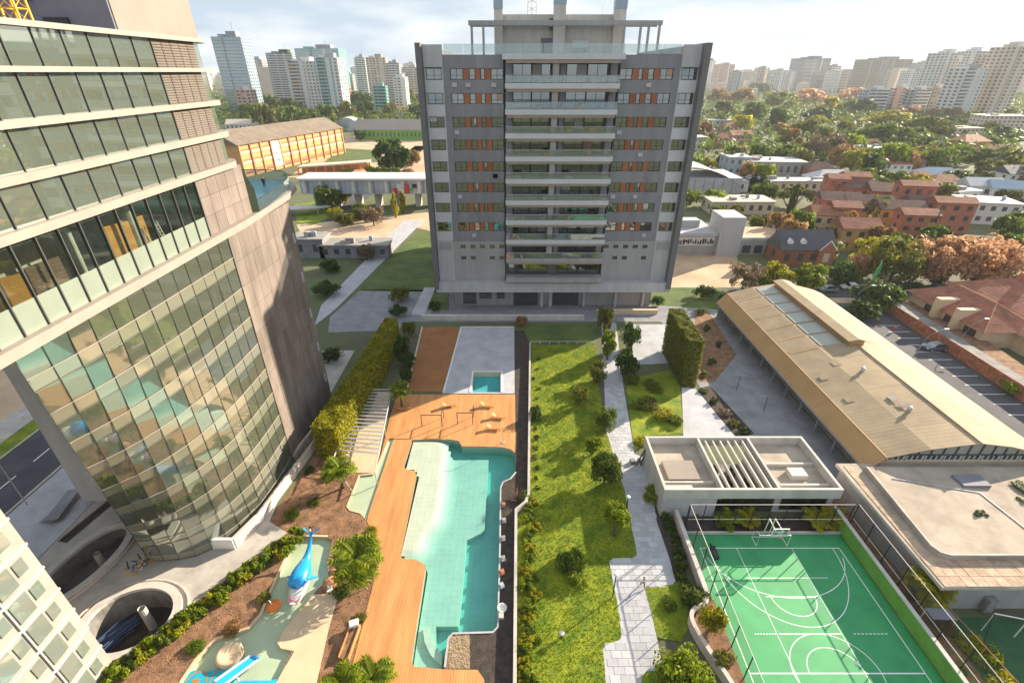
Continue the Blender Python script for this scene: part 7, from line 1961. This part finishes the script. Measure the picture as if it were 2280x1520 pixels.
# --- apartment towers on the skyline
def high_rise(px0, px1, ptop, pbase, wall, style, label, lmw=None, depth=.7, cap='far_grey', rz=0.0, floors=None, accent='far_white', Y=None):
    Y = Y or G(1140, pbase)[1]
    x0, z = V(px0, ptop, Y); x1, _ = V(px1, ptop, Y)
    w = x1 - x0; d = w * depth; cx, cy = (x0 + x1) / 2, Y + d / 2
    t = thing('apartment_tower', label, 'tower', (cx, cy, 0)); FOOT.append((cx, cy, max(w, d) * .6))
    if lmw: lm(lmw, (px0 + px1) / 2, pbase - 10)
    rz = R(rz); P = rect(cx, cy, w, d, rz)
    MB().prism(P, 0, z).build('wall', M[wall], t)
    MB().obox((cx + w * .1, cy, z), (w * .34, d * .4, max(4, z * .07)), rz).build('roof_plant', M[cap], t)
    MB().obox((cx - w * .25, cy - d * .1, z), (w * .2, d * .3, max(2.5, z * .035)), rz).build('lift_house', M[wall], t)
    MB().tube([(cx + w * .12, cy, z + max(4, z * .07)), (cx + w * .12, cy, z + max(4, z * .07) + rnd.uniform(4, 10))], .25, 4).build('antenna', M['far_grey'], t)
    fl = floors or max(5, int(z / 3.6)); fh = z / fl
    win, bal = MB(), MB()
    ca, sa = math.cos(rz), math.sin(rz)
    def at(u, v): return (cx + u * ca - v * sa, cy + u * sa + v * ca)
    nb_ = max(3, int(w / 5.5)); nd = max(2, int(d / 6))
    for f in range(1, fl):
        zz = f * fh
        if style == 'balcony':
            c = at(0, -d / 2 - .6); bal.obox((*c, zz), (w * .86, 1.6, fh * .42), rz)
            c = at(0, -d / 2 - .05); win.obox((*c, zz + fh * .42), (w * .82, .3, fh * .5), rz)
        elif style == 'glass':
            c = at(0, -d / 2 - .05); win.obox((*c, zz), (w * .96, .3, fh * .78), rz)
        elif style == 'mixed':
            c = at(-w * .25, -d / 2 - .6); bal.obox((*c, zz), (w * .40, 1.6, fh * .42), rz)
            c = at(-w * .25, -d / 2 - .05); win.obox((*c, zz + fh * .42), (w * .38, .3, fh * .5), rz)
            for k in range(max(2, nb_ // 2)):
                c = at(w * (.08 + .4 * (k + .5) / max(2, nb_ // 2)), -d / 2 - .03); win.obox((*c, zz + fh * .25), (w * .4 / nb_, .2, fh * .45), rz)
        else:
            for k in range(nb_):
                if (k * 7 + int(px0)) % 5 == 0 or rnd.random() < .08: continue
                c = at(w * ((k + .5) / nb_ - .5), -d / 2 - .03); win.obox((*c, zz + fh * .25), (w / nb_ * .55, .2, fh * .5), rz)
        for s in (-1, 1):
            for k in range(nd):
                c = at(s * (w / 2 + .03), d * ((k + .5) / nd - .5)); win.obox((*c, zz + fh * .25), (.2, d / nd * .5, fh * .5), rz)
    for k in range(1 + int(px0) % 3):
        c = at(w * (.12 + .3 * k - .25), -d / 2 - .12); MB().obox((*c, 2), (w * .05, .5, z - 2), rz).build('facade_strip', M[accent if k else 'far_grey'], t)
    win.build('windows', M['far_glass'] if style == 'glass' else M['far_window'], t, kind='stuff')
    if bal.v: bal.build('balconies', M[accent], t, kind='stuff')
    return t
hr = [(468, 532, 82, 262, 'far_blue', 'glass', 'tall blue glass office tower just behind the curved tower', 'the blue glass tower', .8, 'far_grey', 4, None, 'far_white'),
      (545, 582, 132, 215, 'far_grey', 'grid', 'grey concrete frame tower under construction far left', None, .8, 'far_grey', 0, None, 'far_white'),
      (590, 648, 118, 232, 'far_grey', 'balcony', 'dark grey balcony tower with roof garden', 'the dark balcony tower', .8, 'leaf_dark', 3, None, 'far_white'),
      (655, 752, 108, 236, 'far_teal', 'glass', 'broad teal glass tower behind the white cluster', None, .6, 'far_grey', 0, None, 'far_white'),
      (637, 700, 136, 262, 'far_white', 'mixed', 'white tower with cream balcony column, left of the white pair', 'the white tower pair', .8, 'far_white', -6, None, 'far_cream'),
      (700, 752, 128, 264, 'far_white', 'mixed', 'white tower with teal balconies, right of the white pair', None, .8, 'far_grey', -4, None, 'far_teal'),
      (752, 776, 196, 250, 'far_brick', 'grid', 'small red brick block beside the white tower pair', None, .8, 'far_brick', 0, None, 'far_white'),
      (758, 784, 165, 222, 'far_grey', 'glass', 'dark low glass block between white and beige towers', None, .8, 'far_grey', 0, None, 'far_white'),
      (787, 812, 128, 228, 'far_white', 'balcony', 'narrow pale tower left of the beige tower', None, .8, 'far_grey', 0, None, 'far_white'),
      (812, 856, 128, 236, 'far_cream', 'grid', 'beige tower with many small windows', 'the beige tower', .8, 'far_bronze', 5, None, 'far_cream'),
      (828, 858, 192, 262, 'far_teal', 'balcony', 'green glass balcony block in front of the beige tower', None, .7, 'far_teal', 0, None, 'far_teal'),
      (860, 888, 140, 236, 'far_grey', 'balcony', 'slim grey white tower left of the apartment block', None, .8, 'far_grey', 0, None, 'far_white'),
      (876, 903, 172, 250, 'far_white', 'grid', 'pale grey stepped tower in front of slim grey tower', None, .8, 'far_white', -8, None, 'far_white'),
      (893, 932, 150, 215, 'far_cream', 'balcony', 'striped tower half hidden by the apartment block', None, .8, 'far_grey', 0, None, 'far_cream'),
      (522, 556, 200, 268, 'pink_wall', 'grid', 'low pink block beside the curved tower corner', None, .8, 'far_white', 0, None, 'far_white'),
      (1577, 1594, 134, 190, 'far_white', 'grid', 'thin pale tower right next to the apartment block', None, 1, 'far_grey', 0, None, 'far_white'),
      (1594, 1636, 160, 192, 'far_white', 'grid', 'low pale block right of the thin tower', None, 1, 'far_grey', 0, None, 'far_white'),
      (1642, 1692, 157, 192, 'far_cream', 'grid', 'low beige block on the skyline, left of two', None, .8, 'far_grey', 0, None, 'far_white'),
      (1694, 1748, 160, 194, 'far_white', 'balcony', 'low beige block on the skyline, right of two', None, .8, 'far_grey', 0, None, 'far_white'),
      (1756, 1788, 160, 200, 'far_cream', 'grid', 'low cream block left of the grey slab tower', None, .8, 'far_grey', 0, None, 'far_white'),
      (1786, 1852, 130, 204, 'far_grey', 'mixed', 'grey slab tower with pale balcony side', 'the grey slab tower', .7, 'far_grey', 10, None, 'far_white'),
      (1852, 1872, 152, 206, 'far_brick', 'grid', 'thin brown tower between grey slab and white frame tower', None, 1, 'far_grey', 0, None, 'far_white'),
      (1866, 1924, 158, 210, 'far_white', 'balcony', 'white framed tower with dark balcony stripe', None, .8, 'far_grey', 8, None, 'far_white'),
      (1935, 2036, 132, 214, 'far_bronze', 'grid', 'wide bronze tower with dark upper block', 'the wide bronze tower', .5, 'far_grey', 6, None, 'far_white'),
      (2030, 2072, 158, 222, 'far_white', 'grid', 'pale block right of the wide bronze tower', None, .8, 'far_grey', 0, None, 'far_white'),
      (1938, 1986, 200, 258, 'far_blue', 'balcony', 'blue white balcony block at the foot of the bronze tower', 'the blue white block', .7, 'far_white', -4, None, 'far_white'),
      (2000, 2032, 196, 258, 'pink_wall', 'grid', 'pink banded block right of the blue white block', None, .8, 'far_white', 0, None, 'far_white'),
      (2040, 2078, 200, 262, 'far_grey', 'balcony', 'grey balcony block right of the pink banded block', None, .8, 'far_white', 0, None, 'far_white'),
      (2082, 2112, 196, 262, 'far_bronze', 'grid', 'brown grey block left of the striped white tower', None, .8, 'far_white', 0, None, 'far_white'),
      (2098, 2150, 118, 246, 'far_white', 'grid', 'tall pale tower left of the striped white tower', None, .8, 'far_white', 12, None, 'far_white'),
      (2146, 2206, 152, 268, 'far_white', 'mixed', 'striped white tower with dark central column', 'the striped white tower', .7, 'far_grey', 10, None, 'far_white'),
      (2160, 2205, 114, 240, 'far_white', 'grid', 'tall hazy tower right behind the striped white tower', None, .8, 'far_white', 10, None, 'far_white'),
      (2206, 2250, 122, 250, 'far_cream', 'grid', 'hazy cream tower near the right edge', None, .8, 'far_white', 10, None, 'far_white'),
      (2248, 2310, 104, 268, 'far_cream', 'grid', 'very tall cream tower cut by the right edge', None, .8, 'far_white', 8, None, 'far_white')]
for q in hr: high_rise(*q[:7], lmw=q[7], depth=q[8], cap=q[9], rz=q[10], floors=q[11], accent=q[12])
r9 = random.Random(31)
for side, a_, b_, n in (('left', 548, 925, 13), ('right', 1600, 2270, 22)):
    for k in range(n):
        px = a_ + (b_ - a_) * (k + .5) / n + r9.uniform(-6, 6); w = r9.uniform(9, 19)
        st = r9.choice(['grid', 'balcony', 'grid', 'mixed']); wl2 = r9.choice(['far_white', 'far_cream', 'far_grey', 'far_white', 'far_bronze', 'pink_wall'])
        high_rise(px - w, px + w, r9.uniform(138, 168), r9.uniform(186, 200), wl2, st, nth(k) + f' small skyline tower from the left, in the far row on the {side}', depth=.8, cap='far_grey', rz=r9.uniform(-10, 10), Y=r9.uniform(1300, 2300), floors=r9.randrange(12, 20))
# --- the rest of the city out to the horizon, and the woods between
dc = MB(); rr = random.Random(99)
for k in range(900):
    y = rr.uniform(1100, 5200); x = rr.uniform(-1.15, 1.15) * y
    w = rr.uniform(12, 28); h = rr.choice([10, 14, 20, 28, 36, 46, 58]) * rr.uniform(.7, 1.15) * (.75 if abs(x) < .7 * y and x > .2 * y else .95)
    dc.obox((x, y, 0), (w, w * .7, h), rr.uniform(-.3, .3))
dc.build('distant_city', M['far_cream'], kind='stuff')
wd = MB()
for k in range(26000):
    y = rr.uniform(560, 2600) if k % 3 else rr.uniform(300, 1100); x = rr.uniform(-1.15, 1.15) * y
    if any(abs(x - a) < c and abs(y - b) < c for a, b, c in FOOT): continue
    if y < 560 and (x < 110 or x > 1.1 * y): continue
    rad = rr.uniform(2.5, 6); zc_ = rr.uniform(2, 10)
    for q in range(6):
        n = Vector((rr.gauss(0, .7), rr.gauss(-.4, .6), rr.gauss(.8, .4))).normalized(); u_ = n.orthogonal().normalized(); w_ = n.cross(u_)
        p = Vector((x, y, zc_)) + n * rad * .8 + Vector((rr.uniform(-3, 3), rr.uniform(-3, 3), rr.uniform(-1.5, 1))); s_ = rad * rr.uniform(.2, .38)
        wd.add([p - u_ * s_, p + w_ * s_, p + u_ * s_, p - w_ * s_], [(0, 1, 2, 3)])
wd.build('far_woodland', M['leaf_mid'], kind='stuff')

# ================================================================== TREES OF THE CITY
USED = {}
LOOK = {'leaf_dark': 'dark green', 'leaf_mid': 'mid green', 'leaf_olive': 'olive', 'leaf_bright': 'bright green', 'leaf_yellow': 'golden yellow', 'leaf_autumn': 'pink orange autumn', 'leaf_rust': 'rust brown', 'leaf_bare': 'bare brown'}
SHAPE = {'round': 'round', 'far': 'rounded', 'umbrella': 'flat topped', 'column': 'narrow', 'airy': 'open crowned', 'near': 'dense'}
ORD = ['', 'second nearest', 'third nearest', 'fourth nearest', 'fifth nearest', 'sixth nearest', 'seventh nearest', 'eighth nearest', 'ninth nearest', 'tenth nearest', 'eleventh nearest', 'twelfth nearest']
PEND = []
def city_tree(px, py, rpx, kind, leaf, hk=1.6, base=.2):
    """tree whose crown shows at that place of the survey with that half-width"""
    h = 8.0
    for _ in range(4):
        x, y = G(px, py, h * .55) if True else (0, 0)
        r = rpx * (y * _c + (CAM_H - h) * _s) / CAM_F
        h = min(26, max(2.5, r * hk))
    PEND.append((px, py, x, y, h, r, kind, leaf, base))
    FOOT.append((x, y, r * .7))
key = [ # right side, read off the photograph
    (1804, 288, 50, 'umbrella', 'leaf_olive', 1.15), (1979, 264, 48, 'umbrella', 'leaf_yellow', 1.0), (2062, 284, 58, 'umbrella', 'leaf_olive', 1.1), (1979, 300, 60, 'umbrella', 'leaf_mid', 1.1), (1822, 254, 40, 'umbrella', 'leaf_dark', 1.0),
    (1736, 265, 30, 'far', 'leaf_dark', 1.6), (1960, 423, 58, 'umbrella', 'leaf_mid', 1.25), (1777, 433, 42, 'umbrella', 'leaf_olive', 1.2), (1705, 425, 32, 'round', 'leaf_mid', 1.5), (1532, 438, 28, 'round', 'leaf_bright', 1.5), (1588, 440, 30, 'round', 'leaf_bright', 1.3),
    (2078, 356, 45, 'round', 'leaf_mid', 1.3), (2201, 378, 36, 'round', 'leaf_olive', 1.3), (2140, 398, 48, 'umbrella', 'leaf_dark', 1.0), (2246, 430, 46, 'umbrella', 'leaf_yellow', 1.2), (2170, 410, 20, 'far', 'leaf_bright', 1.6), (1840, 330, 40, 'airy', 'leaf_bare', 1.7), (1880, 350, 34, 'airy', 'leaf_rust', 1.7),
    (1760, 345, 34, 'far', 'leaf_mid', 1.4), (1690, 345, 32, 'far', 'leaf_mid', 1.4), (1640, 360, 30, 'far', 'leaf_mid', 1.3), (1560, 365, 28, 'far', 'leaf_bright', 1.4), (1590, 385, 26, 'far', 'leaf_olive', 1.3), (1950, 335, 26, 'far', 'leaf_mid', 1.4), (1905, 385, 20, 'column', 'leaf_yellow', 3.2), (1950, 380, 22, 'far', 'leaf_olive', 1.5),
    (1801, 216, 46, 'far', 'leaf_autumn', 1.1), (1893, 212, 40, 'far', 'leaf_autumn', 1.1), (1740, 225, 34, 'far', 'leaf_olive', 1.2), (1655, 215, 36, 'far', 'leaf_rust', 1.2), (1600, 215, 30, 'far', 'leaf_rust', 1.2), (1690, 198, 34, 'far', 'leaf_dark', 1.2), (1620, 240, 34, 'far', 'leaf_olive', 1.2), (1680, 250, 36, 'far', 'leaf_mid', 1.2), (1650, 275, 32, 'far', 'leaf_yellow', 1.2), (1850, 235, 30, 'far', 'leaf_yellow', 1.2), (1920, 240, 34, 'far', 'leaf_dark', 1.2), (2110, 255, 34, 'far', 'leaf_rust', 1.1), (2020, 250, 26, 'far', 'leaf_autumn', 1.1),
    (2165, 290, 26, 'umbrella', 'leaf_dark', 1.3), (2120, 300, 30, 'far', 'leaf_olive', 1.2), (1900, 300, 34, 'umbrella', 'leaf_mid', 1.1), (2230, 300, 30, 'far', 'leaf_dark', 1.2),
    (1660, 615, 44, 'airy', 'leaf_bare', 1.5), (1730, 612, 40, 'round', 'leaf_yellow', 1.5), (1690, 622, 30, 'round', 'leaf_mid', 1.4), (1806, 618, 42, 'round', 'leaf_bright', 1.4), (1875, 605, 32, 'round', 'leaf_dark', 1.7), (1900, 612, 18, 'round', 'leaf_bright', 1.6), (1955, 655, 52, 'round', 'leaf_dark', 1.1), (1925, 690, 36, 'round', 'leaf_dark', 1.1),
    (1950, 565, 48, 'airy', 'leaf_yellow', 1.7), (2000, 580, 56, 'airy', 'leaf_olive', 1.7), (2060, 575, 48, 'airy', 'leaf_rust', 1.7), (2110, 580, 72, 'airy', 'leaf_autumn', 1.4), (2185, 585, 80, 'airy', 'leaf_autumn', 1.4), (2262, 580, 78, 'airy', 'leaf_autumn', 1.4), (1920, 585, 30, 'airy', 'leaf_autumn', 1.7), (2085, 612, 26, 'round', 'leaf_dark', 1.6), (2190, 630, 26, 'round', 'leaf_dark', 1.0), (2235, 628, 14, 'round', 'leaf_yellow', 1.2), (2200, 745, 22, 'round', 'leaf_bright', 1.4), (1625, 665, 28, 'round', 'leaf_dark', 1.0), (1570, 650, 26, 'round', 'leaf_dark', 1.0),
    (1700, 500, 34, 'round', 'leaf_olive', 1.3), (2045, 640, 26, 'round', 'leaf_dark', .8), (2260, 860, 30, 'round', 'leaf_bright', .5), (1640, 545, 16, 'round', 'leaf_mid', 1.4), (1600, 470, 20, 'far', 'leaf_bright', 1.3), (1640, 470, 20, 'far', 'leaf_olive', 1.3),
    # left side
    (872, 345, 48, 'round', 'leaf_dark', 1.5), (915, 350, 26, 'far', 'leaf_rust', 1.3), (730, 440, 34, 'round', 'leaf_mid', 1.6), (764, 428, 22, 'round', 'leaf_yellow', 2.2), (878, 455, 16, 'column', 'leaf_yellow', 3.4), (896, 448, 14, 'column', 'leaf_yellow', 3.4), (800, 470, 30, 'round', 'leaf_olive', 1.2), (830, 480, 28, 'airy', 'leaf_bare', 1.5), (770, 485, 28, 'round', 'leaf_olive', 1.0), (745, 475, 22, 'airy', 'leaf_yellow', 1.2), (835, 380, 30, 'far', 'leaf_bright', .9), (870, 385, 28, 'far', 'leaf_mid', .9), (900, 385, 22, 'far', 'leaf_rust', .9), (775, 385, 18, 'far', 'leaf_bright', 1.0),
    (560, 255, 34, 'far', 'leaf_mid', 1.4), (590, 262, 30, 'far', 'leaf_olive', 2.0), (620, 258, 32, 'far', 'leaf_dark', 1.5), (650, 262, 36, 'far', 'leaf_mid', 1.4), (690, 266, 32, 'far', 'leaf_mid', 1.4), (725, 258, 34, 'far', 'leaf_mid', 1.4), (600, 232, 30, 'far', 'leaf_mid', 1.3), (640, 240, 30, 'far', 'leaf_olive', 1.3), (570, 232, 26, 'far', 'leaf_olive', 1.3), (800, 225, 40, 'far', 'leaf_dark', 1.5), (770, 245, 24, 'far', 'leaf_olive', 1.5), (810, 246, 28, 'far', 'leaf_dark', 1.4), (865, 245, 24, 'far', 'leaf_olive', 1.5), (910, 215, 30, 'far', 'leaf_olive', 1.6), (815, 265, 14, 'column', 'leaf_dark', 3.0), (800, 300, 16, 'far', 'leaf_dark', 1.6), (835, 295, 16, 'far', 'leaf_mid', 1.6), (925, 250, 22, 'far', 'leaf_dark', 1.5), (735, 300, 14, 'far', 'leaf_olive', 1.4),
    (890, 655, 24, 'round', 'leaf_olive', 1.3), (885, 690, 22, 'round', 'leaf_dark', 1.2), (740, 790, 26, 'round', 'leaf_dark', 1.1), (725, 640, 30, 'round', 'leaf_dark', 1.0), (735, 590, 24, 'round', 'leaf_dark', 1.2), (815, 560, 22, 'airy', 'leaf_bare', 1.6), (905, 800, 22, 'round', 'leaf_dark', 1.6), (890, 760, 22, 'round', 'leaf_dark', 1.5), (970, 680, 18, 'round', 'leaf_dark', .8), (1160, 715, 16, 'round', 'leaf_rust', 1.4), (1465, 670, 16, 'round', 'leaf_dark', .8)]
for k in key: city_tree(*k)
# cypress leaning by the row houses
x, y = G(1750, 505); tree('column', 'leaf_dark', x, y, 16, 2.9, 'tall dark cypress between the long white shed and terracotta houses', base=.03)
# pines and palms
for px, py, h, r, lab in ((2252, 522, 7, 3.6, 'feathery palm beside the white villas at the right edge'), (1905, 405, 9, 2.8, 'thin palm behind the domed oak tree'), (2185, 425, 8, 3, 'palm beside the yellow dome tree at right')):
    x, y = G(px, py); palm(x, y, h, r, lab, n=18, leaf='leaf_mid')
r_ = random.Random(5)
zones = [((1560, 2280), (205, 420), 92, [('far', 'leaf_mid'), ('far', 'leaf_dark'), ('far', 'leaf_olive'), ('far', 'leaf_olive'), ('far', 'leaf_rust'), ('umbrella', 'leaf_mid'), ('umbrella', 'leaf_yellow'), ('far', 'leaf_bright'), ('far', 'leaf_mid')]),
         ((530, 935), (205, 300), 30, [('far', 'leaf_mid'), ('far', 'leaf_dark'), ('far', 'leaf_olive')]),
         ((1700, 2280), (430, 560), 18, [('far', 'leaf_mid'), ('far', 'leaf_olive'), ('far', 'leaf_rust')]),
         ((1560, 2280), (184, 212), 14, [('far', 'leaf_mid'), ('far', 'leaf_dark'), ('far', 'leaf_rust')])]
for (xa, xb), (ya, yb), n, kinds in zones:
    c = tries = 0
    while c < n and tries < n * 30:
        tries += 1
        px, py = r_.uniform(xa, xb), r_.uniform(ya, yb)
        x, y = G(px, py, 3)
        if any((x - a) ** 2 + (y - b) ** 2 < (q * .85 + 2) ** 2 for a, b, q in FOOT): continue
        k, l_ = r_.choice(kinds)
        rp = r_.uniform(6.5, 12) * CAM_F / (y * _c + 20)
        city_tree(px, py, min(40, rp), k, l_, r_.uniform(1.2, 1.7)); c += 1
# names: the nearest landmark, the side it stands on, and the rank when several look alike
def describe(t):
    px, py, x, y, h, r, kind, leaf, base = t
    d = [(((px - a) ** 2 + ((py - b) * 1.6) ** 2) ** .5, w, a, b) for w, a, b in LM]
    dd, w, a, b = min(d)
    if abs(py - b) * 2.0 > abs(px - a): side = 'behind' if py < b else 'in front of'
    else: side = 'left of' if px < a else 'right of'
    size = 'large' if h > 12 else ('small' if h < 6 else 'medium')
    return dd, f'{size} {LOOK[leaf]} {SHAPE[kind]} tree {side} {w}'
D = sorted((describe(t) + (i,) for i, t in enumerate(PEND)), key=lambda q: q[0])
NAMEL = {}
for dd, lab, i in D:
    n = USED.get(lab, 0); USED[lab] = n + 1
    NAMEL[i] = lab if n == 0 else lab + ', ' + ORD[min(n, len(ORD) - 1)]
for i, (px, py, x, y, h, r, kind, leaf, base) in enumerate(PEND):
    t = tree(kind, leaf, x, y, h, r, NAMEL[i], 'trees across the neighbourhood', base=.22 if kind in ('airy', 'umbrella') else .1)
# pole with wires by the terracotta houses, flood light posts
x, y = G(2062, 545); t = thing('utility_pole', 'dark utility pole in front of the terracotta blocks', 'pole', (x, y, 0)); MB().tube([(x, y, 0), (x, y, 12)], .18, 6).build('pole', M['black_metal'], t); MB().box(x - 1.2, y - .1, 11, x + 1.2, y + .1, 11.2).build('crossarm', M['black_metal'], t)

# ================================================================== HAZE over the city
hzm = bpy.data.materials.new('haze_air'); hzm.use_nodes = True
hn, hl = hzm.node_tree.nodes, hzm.node_tree.links
hn.remove(hn['Principled BSDF'])
pv_ = hn.new('ShaderNodeVolumePrincipled')
pv_.inputs['Color'].default_value = (0.88, 0.94, 1.0, 1); pv_.inputs['Density'].default_value = 0.00010; pv_.inputs['Anisotropy'].default_value = 0.2
hl.new(pv_.outputs['Volume'], hn['Material Output'].inputs['Volume'])
hz_ = MB().box(-4600, -600, -7, 4600, 6600, 78).build('haze', hzm, kind='stuff')
